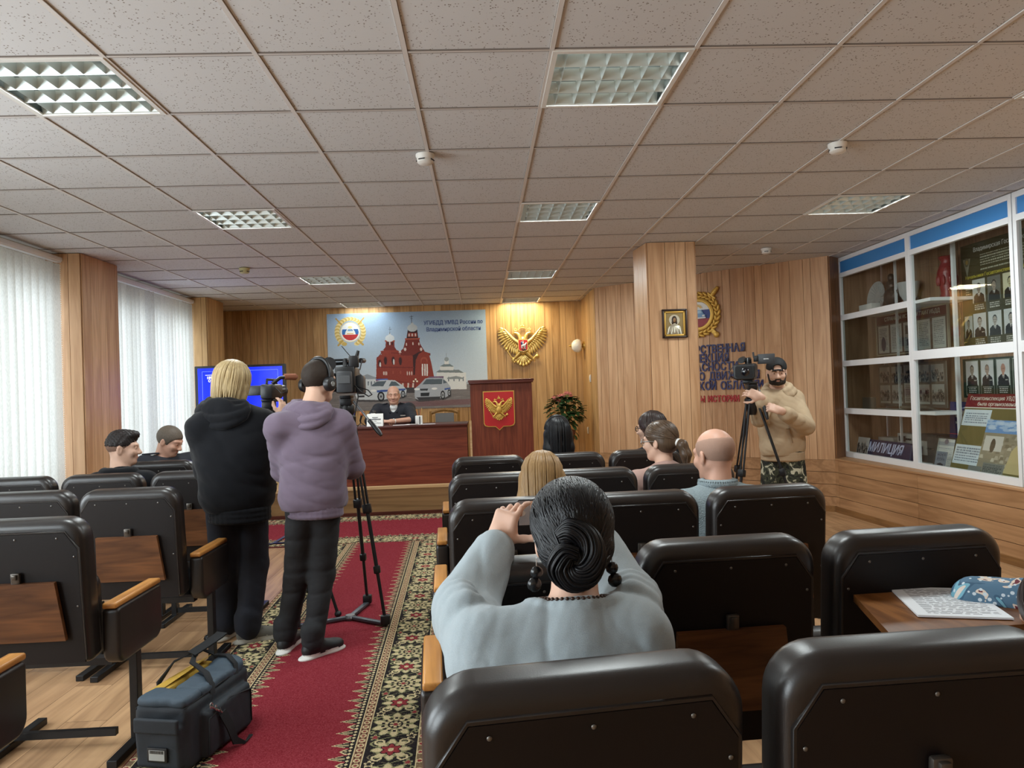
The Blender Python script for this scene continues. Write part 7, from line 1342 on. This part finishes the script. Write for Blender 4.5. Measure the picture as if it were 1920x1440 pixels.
# dark-haired woman with glasses in the front row
M_dkbrn = hair_mat('dark_brown_hair', (34, 26, 24), (62, 48, 44), 0.35, (110, 110, 8))
def h_long(m, ln, band=None, seed=1):
    def fn(t, J, R, H):
        F = Field(); F.ell(H(0, -0.016, 0.032), (0.092, 0.110, 0.100), R, 0.01); F.ell(H(0, 0.125, -0.03), (0.075, 0.10, 0.10), R, 0.012, 0, -1)
        for q in (-1.0, -0.5, 0, 0.5, 1.0): F.chain([H(q*0.070, -0.045+0.03*abs(q), 0.0), H(q*0.078, -0.075+0.045*abs(q), -0.10), H(q*0.072, -0.095+0.04*abs(q), -0.10-ln)], [0.042, 0.038, 0.020], 0.03)
        hr = F.mesh('hair', 0.006, m, t); rr = random.Random(seed); ps = []
        for k in range(110):
            a = rr.uniform(-1.9, 1.9); e = -0.10-ln*rr.uniform(0.85, 1.1); p = []
            for q in range(9): g = q/8; el = 1.5-1.5*min(g/0.45, 1); x, y = math.sin(a)*math.cos(el), -math.cos(a)*math.cos(el); z = 0.032+0.102*math.sin(el) if g <= 0.45 else 0.032+(e-0.032)*(g-0.45)/0.55; k_ = 1.0 if g <= 0.45 else 1-0.08*(g-0.45)/0.55; p.append(H(0.094*x*k_*1.02, -0.016+0.113*y*k_, z))
            ps.append(p)
        strands(hr, 'hair_strands', m, ps, 0.0036)
        if band: strands(hr, 'headband', band, [[H(0.096*math.cos(a), 0.015-0.02*math.sin(a), 0.035+0.104*math.sin(a)) for a in np.linspace(0.05, math.pi-0.05, 18)]], 0.009)
    return fn
t_, J, R, top = sitter('dark-haired woman with glasses beside the column, partly behind the ponytailed woman', 1.20, 5.42, 0.3, (1.275, 5.50, 1.15), math.radians(55), math.radians(-4), SKINP, M_blackc, True, h_long(M_dkbrn, 0.10, None, 4), seed=75, h=0.008); glasses(t_, lambda a, b, c: J['head']+R @ V3(a, b, c), M_blk); eyes(t_, J['head'], R)
# long-haired woman with a headband in the front row
sitter('woman with long straight black hair and a headband in the frontmost row', 0.58, 5.38, 0, (0.557, 5.45, 1.13), math.radians(8), 0, SKINP, M_blackc, True, h_long(M_blackhair, 0.22, M_blk, 6), seed=77, h=0.008)
# light brown hair behind the raised phone
M_ltbrn = hair_mat('light_brown_hair', (104, 78, 48), (168, 134, 90), 0.38, (120, 120, 6))
def J_low(J): J['nck'][2] = 0.885; J['che'][2] = 0.70
sitter('light-brown-haired person low in the seat just beyond the raised phone', 0.16, 3.36, 0, (0.27, 3.42, 1.045), math.radians(-6), math.radians(-14), SKINP, M_blackc, True, h_long(M_ltbrn, 0.14, None, 8), seed=79, h=0.007)
# short-haired young man and bending officer by the windows
M_dkshort = hair_mat('short_black_hair', (26, 22, 22), (46, 38, 36), 0.5, (200, 200, 40))
def h_young(t, J, R, H):
    hair_cap(J, R, 1.0, 0.0015, 0.074, -0.05).mesh('hair_fade', 0.0055, hair_mat('faded_side_hair', (110, 84, 70), (134, 104, 88), 0.7, (300, 300, 300)), t, fuzz)
    F = hair_cap(J, R, 1.0, 0.0045, 0.074, 0.012); F.ell(H(0, 0.006, 0.088), (0.064, 0.092, 0.042), R, 0.02); F.ell(H(0, 0.070, 0.096), (0.048, 0.024, 0.020), R, 0.02)
    F.mesh('hair', 0.005, M_dkshort, t, lambda p: 0.0034*np.sin(p[:, 0]*240+p[:, 2]*80)*np.sin(p[:, 1]*210+p[:, 2]*120)+0.0012*np.sin(p[:, 0]*620)*np.sin(p[:, 1]*560))
t_, J, R, top = sitter('young man with a faded haircut in a black hooded top, face turned right', -2.47, 5.08, -0.1, (-2.495, 5.15, 1.165), math.radians(-72), math.radians(-3), SKINP, M_blackc, False, h_young, seed=81, h=0.006); eyes(t_, J['head'], R)
F = Field(); F.chain([J['nck']+V3(0.095*math.sin(a), -0.085*math.cos(a)-0.01, 0.0) for a in np.linspace(-1.9, 1.9, 13)], [0.034]*13, 0.02); F.mesh('hood', 0.007, M_blackc, top, cloth_noise(0.008, 1, 2))
def h_off(t, J, R, H): hair_cap(J, R, 1.0, 0.008, 0.072, -0.055).mesh('hair', 0.006, hair_mat('greying_brown_hair', (70, 60, 52), (110, 98, 86), 0.6, (200, 200, 60)), t, fuzz)
def J_off(J): J['nck'] = V3(-2.60, 6.00, 1.015); J['che'] = V3(-2.585, 5.99, 0.82); J['sh'] = [V3(-2.44, 6.13, 0.975), V3(-2.675, 5.86, 0.985)]; J['el'] = [V3(-2.24, 6.10, 0.80), V3(-2.42, 5.72, 0.80)]; J['wr'] = [V3(-2.12, 5.96, 0.84), V3(-2.20, 5.78, 0.84)]
t_, J, R, top = sitter('police officer in dark uniform bending his head in profile near the window', -2.56, 6.02, math.radians(-125), (-2.535, 6.00, 1.160), math.radians(-97), math.radians(-24), SKINR, M_unif, False, h_off, seed=83, h=0.006, J2=J_off); eyes(t_, J['head'], R)
X = look(J['sh'][1]+V3(-0.01, -0.078, -0.02), (-0.1, -1, 0.1)); MB(X).lathe([(0.042, 0), (0.042, 0.005)], 16).build('sleeve_patch', mat('grey_patch', (122, 126, 140), 0.7), top, 0); MB(Matrix.Translation(J['sh'][1]*0.6+J['nck']*0.4+V3(0, -0.02, 0.072)) @ rotz(0.9)).box((0, 0, 0), (0.12, 0.05, 0.012), 0.004).build('shoulder_board', M_unif, top, 30)
# person at the right edge with a patterned sleeve
M_flow = bpy.data.materials.new('blue_floral_cloth'); M_flow.use_nodes = True; nt = M_flow.node_tree; N = nt.nodes.new; L = nt.links.new; tc = N('ShaderNodeTexCoord'); nz = N('ShaderNodeTexNoise'); nz.inputs['Scale'].default_value = 11; nz.inputs['Detail'].default_value = 1.5; nz.inputs['Distortion'].default_value = 1.5
rp = N('ShaderNodeValToRGB'); rp.color_ramp.interpolation = 'CONSTANT'; els = rp.color_ramp.elements; els[0].position = 0; els[0].color = srgb(104, 30, 44); els[1].position = 0.34; els[1].color = srgb(222, 206, 190)
for p_, c_ in ((0.39, (82, 116, 142)), (0.60, (60, 94, 122)), (0.645, (120, 176, 196)), (0.70, (222, 208, 196))): e = els.new(p_); e.color = srgb(*c_)
vo = N('ShaderNodeTexVoronoi'); vo.inputs['Scale'].default_value = 55; ls = N('ShaderNodeMath'); ls.operation = 'LESS_THAN'; ls.inputs[1].default_value = 0.26; mx = N('ShaderNodeMix'); mx.data_type = 'RGBA'; mx.inputs['B'].default_value = srgb(206, 218, 226)
for tgt in (nz, vo): L(tc.outputs['Object'], tgt.inputs['Vector'])
L(nz.outputs['Fac'], rp.inputs['Fac']); L(vo.outputs['Distance'], ls.inputs[0]); L(ls.outputs[0], mx.inputs['Factor']); L(rp.outputs['Color'], mx.inputs['A']); L(mx.outputs['Result'], nt.nodes['Principled BSDF'].inputs['Base Color']); nt.nodes['Principled BSDF'].inputs['Roughness'].default_value = 0.75
t = thing('person', 'person with blue floral sleeve and dark hair at the right edge, over printed sheets', 'person', (1.42, 1.50, 0)); R = euler_R(math.radians(10), math.radians(-25)); J = seated(1.50, 1.45, 0.0, (1.345, 1.64, 0.885), w=0.175)
J['nck'] = V3(1.45, 1.54, 0.82); J['che'] = V3(1.47, 1.52, 0.74); J['sh'] = [V3(1.38, 1.56, 0.78), V3(1.62, 1.55, 0.77)]; J['el'] = [V3(1.50, 1.77, 0.865), V3(1.66, 1.72, 0.80)]; J['wr'] = [V3(1.35, 1.875, 0.868), V3(1.53, 1.80, 0.84)]
body(t, J, R, SKINP, 0.007, 1.0, True, {0: dict(d=(-0.5, 0.75, -0.25), n=(0.1, 0, 1), curl=(1.1, 1.2, 1.3, 1.3)), 1: dict(d=(-0.7, 0.6, -0.05), n=(0, 0, 1))}); F = Field(); torso_field(F, J, 0.024, 1.1); arms_field(F, J, 0.022, 0, 1.30, fat=1.2); F.ell(J['nck']+V3(-0.04, 0.03, 0.075), (0.066, 0.068, 0.085), None, 0.012, 0, -1); F.mesh('blouse', 0.007, M_flow, t, cloth_noise(0.012, 1.0, 91)); lower(t, J, M_trous, M_shoe, M_shoe, seed=92, h=0.012)
h_long(M_dkbrn, 0.22, None, 10)(t, J, R, lambda a, b, c: J['head']+R @ V3(a, b, c))
# printed sheets on the opened desk
w, h = 0.21, 0.297; P = Paint(w, h, 0.0022, (236, 240, 244)); lines(P, 0.028, 0.02, 0.195, 0.275, 32, (120, 122, 130), 5, 0.36); Xp = DESK @ frame((-0.175, -0.278, 0.004), (0.940, -0.342, 0), (0.342, 0.940, 0), (0, 0, 1))
t = thing('printed_sheets', 'printed white sheets lying on the opened wooden desk', 'paper', Xp @ Vector((w/2, h/2, 0))); print_sheet('print', P.a, Xp @ Matrix.Translation((0, 0, 0.0025)), w, h, M_cardp, t); MB(Xp).box((w/2, h/2, 0), (w, h, 0.004)).build('sheet_stack', M_paper, t, 0)
# ================================================================== cameras, tripods, equipment bag
M_cam = mat('camera_black', (24, 25, 27), 0.4, bump=(500, 0.1, 0.001)); M_camg = mat('camera_grey', (58, 60, 63), 0.45); M_lens = mat('lens_glass', (14, 18, 26), 0.05, spec=0.9); M_trip = mat('tripod_black', (26, 26, 28), 0.4, metal=0.2); M_tripg = mat('tripod_grey', (110, 110, 112), 0.35, metal=0.6)
def tripod(label, apex, feet, handle, grp='video tripods', spread=None, twin=True):
    a = Vector(apex); t = thing('video_tripod', label, 'tripod', (a.x, a.y, 0), 0, grp)
    MB(Matrix.Translation(a)).lathe([(0.030, -0.13), (0.055, -0.06), (0.058, 0.0), (0.045, 0.012)], 18).build('bowl', M_trip, t, 40)
    MB(Matrix.Translation(a)).lathe([(0.040, 0.01), (0.050, 0.03), (0.048, 0.07), (0.038, 0.085)], 18).box((0, 0, 0.10), (0.075, 0.10, 0.05), 0.008).box((0, 0, 0.132), (0.07, 0.13, 0.016), 0.004).build('fluid_head', M_trip, t, 40)
    for f in feet:
        f = Vector(f); d = (f-a); h = Vector((d.x, d.y, 0)).normalized(); s = Vector((-h.y, h.x, 0)); top = a+h*0.05+Vector((0, 0, -0.03)); ft = f+Vector((0, 0, 0.02)); ax = (ft-top)
        m1 = top+ax*0.44
        l = MB().tube([top+s*0.016, m1+s*0.014], 0.0085, 8).build('leg', M_trip, t, 60)
        MB().tube([top-s*0.016, m1-s*0.014], 0.0085, 8).build('leg_twin_tube', M_trip, l, 60)
        MB(look(m1, ax)).box((0, 0, 0), (0.055, 0.045, 0.06), 0.008).build('leg_clamp', M_trip, l, 30)
        m2 = top+ax*0.74; MB().tube([m1, m2], 0.0125, 8).build('middle_tube', M_trip, l, 60); MB(look(m2, ax)).box((0, 0, 0), (0.042, 0.036, 0.05), 0.008).build('leg_clamp', M_trip, l, 30)
        MB().tube([m2, ft], 0.0105, 8).build('lower_tube', M_trip, l, 60); MB(Matrix.Translation(f)).ell((0, 0, 0.022), (0.024, 0.024, 0.021), 12).build('foot', M_trip, l, 60)
        if spread == 'mid': mb = MB(); p = top+ax*0.62; mb.bar(p, Vector((a.x, a.y, p.z-0.02)), 0.022, 0.008); mb.build('spreader_arm', M_trip, t, 0)
    if spread == 'ground':
        c = sum((Vector(f) for f in feet), Vector())/3; c.z = 0.03; MB(Matrix.Translation(c)).lathe([(0.035, -0.012), (0.038, 0.0), (0.03, 0.014)], 14).build('spreader_hub', M_tripg, t, 40)
        for f in feet: f = Vector(f); MB().bar(c, Vector((f.x, f.y, 0.03)), 0.034, 0.018, bevel=0.003).build('spreader_arm', mat('spreader_grey', (74, 78, 84), 0.4, metal=0.3), t, 30); MB(Matrix.Translation((f.x, f.y, 0.035))).box((0, 0, 0.02), (0.06, 0.05, 0.06), 0.01).build('spreader_foot_clip', M_trip, t, 30)
    if handle: h0 = a+Vector((0.05, -0.03, 0.10)); h1 = h0+Vector(handle); g = MB().tube([h0, h1], 0.0075, 8).build('pan_handle', M_tripg, t, 60); MB().tube([h0+(h1-h0)*0.62, h1, h1+(h1-h0).normalized()*0.03], [0.014, 0.016, 0.010], 10).build('grip', M_blk, g, 60)
    return t
# ---- big shoulder camera in front of the mauve hoodie
tripod('tall tripod with ground spreader carrying the big camera', (-0.885, 4.80, 1.335), [(-0.655, 4.63, 0.012), (-0.845, 5.12, 0.012), (-1.225, 4.66, 0.012)], (0.17, -0.10, -0.20), spread='ground')
t = thing('broadcast_camera', 'big black shoulder video camera on the tall tripod beside the mauve hoodie', 'video camera', (-0.885, 4.80, 1.475)); X = Matrix.Translation((-0.875, 4.80, 1.475)) @ rotz(math.radians(4))
MB(X).box((0, 0.02, 0.10), (0.125, 0.34, 0.17), 0.012).build('body', M_cam, t, 30); MB(X).box((0.0, -0.175, 0.085), (0.095, 0.06, 0.135), 0.010).build('battery', M_camg, t, 30); MB(X).box((0.0, -0.207, 0.10), (0.075, 0.006, 0.05), 0.002).build('battery_label', mat('label_grey', (84, 86, 88), 0.6), t, 0)
MB(X).box((-0.075, -0.10, 0.085), (0.03, 0.12, 0.12), 0.008).build('audio_box', M_cam, t, 30); hb = MB(X).tube([(0, -0.12, 0.18), (0, -0.12, 0.225), (0, 0.13, 0.235), (0, 0.16, 0.18)], 0.014, 8).build('top_handle', M_cam, t, 60)
MB(X).tube([(0, 0.19, 0.10), (0, 0.40, 0.10)], 0.048, 18).build('lens', M_cam, t, 60); MB(X).tube([(0, 0.40, 0.10), (0, 0.47, 0.10)], [0.05, 0.068], 18).build('lens_hood', M_cam, t, 60); MB(X).box((0.065, 0.26, 0.09), (0.04, 0.12, 0.07), 0.015).build('lens_grip', M_cam, t, 40)
ev = MB(X).tube([(-0.105, -0.06, 0.205), (-0.105, 0.06, 0.215)], [0.036, 0.028], 14).build('viewfinder', M_cam, t, 60); MB(X).tube([(-0.105, -0.085, 0.205), (-0.105, -0.058, 0.205)], [0.046, 0.036], 14).build('eyecup', M_blk, ev, 60); MB(X).bar((-0.105, 0.03, 0.21), (0.0, 0.06, 0.215), 0.02).build('viewfinder_arm', M_cam, ev, 0); MB(X).bar((-0.15, -0.07, 0.235), (-0.11, -0.02, 0.215), 0.014).build('viewfinder_knob', M_cam, ev, 0)
MB(X).bar((-0.08, -0.06, 0.23), (-0.01, 0.02, 0.235), 0.014).build('handle_strap_rod', M_cam, t, 0); MB(X).tube([(0.09, -0.02, 0.225), (0.09, 0.20, 0.235)], 0.017, 10).build('microphone', M_cam, t, 60)
rx = MB(X).box((0.055, -0.11, 0.215), (0.06, 0.05, 0.075), 0.006).build('wireless_receiver', M_cam, t, 30); MB(X).tube([(0.035, -0.13, 0.25), (-0.015, -0.14, 0.315)], 0.003, 6).build('antenna', M_blk, rx, 60); MB(X).tube([(0.075, -0.11, 0.25), (0.085, -0.11, 0.285)], [0.012, 0.009], 8).build('antenna_stub', M_blk, rx, 60); MB(X).bar((0.092, -0.12, 0.16), (0.108, -0.12, 0.225), 0.02, 0.006).build('side_plate', M_camg, t, 0)
mb = MB(X); mb.tube([(0.06, -0.15, 0.06), (0.10, -0.17, 0.02), (0.145, -0.16, -0.01), (0.165, -0.14, 0.0), (0.14, -0.12, 0.03), (0.07, -0.10, 0.055)], 0.004, 6); mb.build('looped_cable', M_cable, t, 60); MB(X).tube([(0.062, -0.06, 0.05), (0.075, -0.10, -0.01), (0.06, -0.12, -0.08), (0.05, -0.10, -0.13)], 0.004, 6).build('cable', M_cable, t, 60)
MB(X).box((0.085, 0.0, 0.07), (0.05, 0.16, 0.12), 0.015).build('side_housing', M_camg, t, 40)
# ---- small camera of the blonde woman
tripod('light tripod hidden behind the blonde camerawoman', (-1.44, 4.98, 1.33), [(-1.35, 5.52, 0.012), (-1.71, 4.50, 0.012), (-1.0, 4.87, 0.012)], None, spread='mid')
t = thing('compact_camcorder', 'small camcorder with flip-out screen before the blonde camerawoman', 'video camera', (-1.44, 4.98, 1.47)); X = Matrix.Translation((-1.42, 4.98, 1.465)) @ rotz(math.radians(-6))
MB(X).box((0, 0, 0.055), (0.085, 0.20, 0.10), 0.016).build('body', M_cam, t, 40); MB(X).tube([(0, 0.10, 0.06), (0, 0.19, 0.06)], [0.036, 0.042], 16).build('lens', M_cam, t, 60); MB(X).box((-0.105, -0.03, 0.065), (0.10, 0.012, 0.068), 0.004).build('flip_screen', M_cam, t, 30); MB(X).tube([(0, -0.08, 0.105), (0, -0.07, 0.135), (0, 0.08, 0.135), (0, 0.09, 0.105)], 0.009, 8).build('top_handle', M_cam, t, 60)
mc = MB(X).tube([(0.02, -0.04, 0.105), (0.07, -0.02, 0.145), (0.115, 0.02, 0.150)], 0.013, 10).build('microphone', M_cam, t, 60); MB(X).tube([(0.09, 0.0, 0.152), (0.15, 0.05, 0.150), (0.16, 0.06, 0.149)], [0.020, 0.022, 0.010], 12).build('foam_tip', mat('brown_foam', (150, 92, 66), 0.9), mc, 60); MB(X).tube([(0.045, -0.05, 0.08), (0.09, -0.06, 0.04), (0.115, -0.03, 0.05), (0.10, 0, 0.09)], 0.0035, 6).build('cable', M_cable, t, 60); MB(X).box((0, 0, -0.005), (0.06, 0.10, 0.02), 0.004).build('mount_plate', M_trip, t, 30)
# ---- camcorder of the bearded cameraman
tripod('tripod held by the bearded cameraman', (2.215, 5.90, 1.335), [(1.95, 5.72, 0.0), (2.10, 6.34, 0.0), (2.58, 5.66, 0.0)], (0.035, -0.06, -0.24), spread='mid')
t = thing('large_camcorder', 'black camcorder with square lens hood and flip-out screen before the bearded man', 'video camera', (2.2, 5.9, 1.48)); X = frame((2.205, 5.93, 1.475), (0.89, -0.46, 0), (0.46, 0.89, 0), (0, 0, 1)) @ Matrix.Rotation(math.radians(3), 4, 'X')
MB(X).box((0, 0.06, 0.085), (0.115, 0.26, 0.13), 0.02).build('body', M_cam, t, 40); MB(X).tube([(0, -0.07, 0.09), (0, -0.16, 0.09)], 0.052, 18).build('lens_barrel', M_cam, t, 60)
hd_ = MB(X); Q = frame((0, -0.20, 0.035), (1, 0, 0), (0, 1, 0), (0, 0, 1)); hd_.slab(0.165, 0.120, 0.10, 0.025, 0.025, 0.008, X=Q); hd_.build('lens_hood', M_cam, t, 40); MB(X).slab(0.135, 0.092, 0.004, 0.018, 0.018, 0.001, X=frame((0, -0.2495, 0.049), (1, 0, 0), (0, 1, 0), (0, 0, 1))).build('hood_opening', mat('hood_inside', (6, 6, 8), 0.7), t, 40); MB(X).lathe([(0.034, 0.0), (0.030, 0.004), (0.012, 0.010), (0.002, 0.011)], 20, X=frame((0.01, -0.2515, 0.095), (1, 0, 0), (0, 0, 1), (0, -1, 0))).build('front_lens', M_lens, t, 60)
MB(X).tube([(0, -0.05, 0.15), (0, -0.04, 0.19), (0, 0.15, 0.19), (0, 0.17, 0.15)], 0.014, 8).build('top_handle', M_cam, t, 60); MB(X).tube([(-0.03, -0.16, 0.185), (-0.03, -0.02, 0.19), (-0.03, 0.04, 0.19)], [0.024, 0.026, 0.016], 12).build('microphone', M_cam, t, 60)
ls_ = MB(X).box((0.145, 0.03, 0.185), (0.135, 0.012, 0.082), 0.004).build('flip_screen', M_camg, t, 30); MB(X).box((0.145, 0.0225, 0.185), (0.04, 0.002, 0.008)).build('screen_mark', M_silv, ls_, 0); MB(X).box((0.065, 0.03, 0.19), (0.04, 0.02, 0.05), 0.005).build('screen_hinge', M_cam, t, 30); MB(X).bar((0.05, 0.02, 0.2), (0.045, 0.02, 0.245), 0.014).build('antenna_stub', M_cam, t, 0)
mb = MB(X); mb.tube([(-0.06, 0.06, 0.12), (-0.11, -0.02, 0.14), (-0.135, -0.06, 0.10), (-0.125, -0.06, 0.05), (-0.08, -0.02, 0.02), (-0.05, 0.04, 0.02)], 0.0035, 6); mb.build('looped_cable', M_cable, t, 60); MB(X).box((0, 0.02, 0.005), (0.08, 0.14, 0.03), 0.006).build('mount_plate', M_trip, t, 30)

# ---- equipment bag on the floor
M_bag = mat('slate_nylon', (34, 40, 47), 0.75, vary=(30, 0.15), bump=(350, 0.3, 0.002)); M_bagt = mat('blue_grey_nylon', (58, 73, 86), 0.7, vary=(30, 0.12), bump=(350, 0.3, 0.002)); M_web = mat('black_webbing', (18, 20, 24), 0.8, bump=(500, 0.3, 0.002)); M_yell = mat('yellow_lining', (186, 148, 54), 0.8, vary=(14, 0.15))
BA = math.radians(-13); t = thing('equipment_bag', 'open dark slate camera bag with yellow lining on the floor by the aisle', 'bag', (-1.265, 3.17, 0.012), BA); Xb = W(t)
F = Field(); Rz = np.array(Matrix.Rotation(BA, 3, 'Z')); B_ = lambda x, y, z: np.array(Xb @ Vector((x, y, z)))
F.box(B_(0, 0, 0.125), (0.118, 0.225, 0.125), Rz, 0.022, 0.01); F.box(B_(0.125, 0.02, 0.105), (0.030, 0.165, 0.095), Rz, 0.02, 0.012); F.box(B_(0, -0.228, 0.10), (0.100, 0.022, 0.085), Rz, 0.018, 0.012); F.mesh('shell', 0.006, M_bag, t, cloth_noise(0.005, 0.7, 6))
F = Field(); F.box(B_(0.052, 0.04, 0.264), (0.060, 0.160, 0.022), Rz @ np.array(Matrix.Rotation(math.radians(4), 3, 'Y')), 0.018, 0.012); F.ell(B_(0.045, 0.17, 0.272), (0.065, 0.07, 0.032), Rz, 0.02); F.mesh('top_flap', 0.006, M_bagt, t, cloth_noise(0.010, 0.9, 9))
MB(Xb).box((-0.080, 0.02, 0.262), (0.075, 0.36, 0.03), 0.010).build('open_lining', M_yell, t, 40); MB(Xb).rings([[(-0.118, -0.19, 0.250), (-0.075, -0.19, 0.268)], [(-0.124, 0.0, 0.270), (-0.035, 0.0, 0.300)], [(-0.118, 0.19, 0.262), (-0.035, 0.19, 0.312)]], caps=False, closed=False).build('lining_fold', M_yell, t, 60)
F = Field(); F.box(B_(0.0, -0.165, 0.262), (0.108, 0.060, 0.018), Rz, 0.016, 0.01); F.mesh('front_flap', 0.006, M_bagt, t, cloth_noise(0.006, 1, 12)); F = Field(); F.box(B_(0, -0.252, 0.185), (0.098, 0.008, 0.030), Rz, 0.007, 0.006); F.mesh('pocket_flap', 0.005, M_bag, t)
wn = MB(Xb).box((0.005, -0.255, 0.075), (0.088, 0.008, 0.058), 0.004).build('label_window', M_blk, t, 30); MB(Xb).box((0.005, -0.2595, 0.075), (0.068, 0.002, 0.040)).build('label_card', mat('label_card_grey', (172, 174, 172), 0.4), wn, 0); mb = MB(Xb)
for k in range(9): mb.box((-0.022+0.0068*k, -0.2608, 0.088), (0.0045, 0.0008, 0.012))
mb.build('label_print', M_blk, wn, 0)
zp = lambda pts, nm, m, r=0.004: MB(Xb).tube(pts, r, 6).build(nm, m, t, 60); zp([(-0.112, -0.222, 0.235), (-0.118, 0, 0.248), (-0.112, 0.22, 0.24)], 'zip', M_web); zp([(0.105, -0.222, 0.245), (0.112, 0, 0.256), (0.10, 0.215, 0.25)], 'zip', M_web); zp([(0.157, -0.14, 0.03), (0.157, -0.14, 0.17), (0.150, 0.02, 0.195), (0.157, 0.17, 0.17), (0.157, 0.17, 0.03)], 'pocket_zip', M_web)
def strap(pts, w, nm, m=M_web, par=None, th=0.006):
    mb = MB(Xb); R_ = []; pts = [Vector(p) for p in pts]
    for i, p in enumerate(pts): d = (pts[min(i+1, len(pts)-1)]-pts[max(i-1, 0)]).normalized(); sd = Vector(w); sd = (sd-d*sd.dot(d)); nn = d.cross(sd).normalized()*th/2; R_.append([tuple(p+sd+nn), tuple(p-sd+nn), tuple(p-sd-nn), tuple(p+sd-nn)])
    mb.rings(R_); return mb.build(nm, m, par or t, 60)
strap([(-0.12, -0.06, 0.20), (-0.135, -0.05, 0.27), (-0.11, 0.02, 0.335), (-0.05, 0.12, 0.355), (-0.02, 0.17, 0.32)], (0, 0.016, 0.0), 'carry_handle'); strap([(0.115, -0.05, 0.20), (0.11, -0.045, 0.272), (0.055, 0.0, 0.300), (-0.03, 0.03, 0.330), (-0.05, 0.08, 0.350)], (0, 0.016, 0), 'carry_handle'); strap([(-0.06, 0.07, 0.352), (-0.03, 0.13, 0.372), (-0.005, 0.19, 0.392), (0.0, 0.21, 0.40)], (0.030, -0.008, 0), 'handle_wrap')
strap([(0.115, 0.13, 0.20), (0.105, 0.14, 0.29), (0.05, 0.17, 0.315), (-0.02, 0.18, 0.31)], (0, 0.014, 0), 'carry_handle_end')
strap([(0.165, -0.06, 0.165), (0.185, -0.04, 0.10), (0.195, -0.02, 0.03), (0.215, 0.02, 0.006), (0.20, 0.09, 0.004)], (0.004, 0.020, 0), 'shoulder_strap'); mb = MB(Xb)
for k in range(3): mb.lathe([(0.010, -0.002), (0.013, 0), (0.010, 0.002), (0.007, 0)], 12, X=look((0.152+0.006*k, -0.115+0.022*k, 0.215-0.018*k), (1, 0.4*k, 0.2)), caps=False)
mb.tube([(0.150, -0.12, 0.215), (0.158, -0.09, 0.19), (0.166, -0.065, 0.168)], 0.005, 6); mb.build('strap_snap_hook', mat('chrome_hook', (196, 198, 202), 0.2, metal=0.95), t, 60); MB(Xb).tube([(-0.108, -0.215, 0.225), (-0.116, -0.20, 0.205), (-0.120, -0.205, 0.185)], [0.007, 0.006, 0.004], 6).build('zip_pull', mat('chrome_hook', (196, 198, 202)), t, 60)
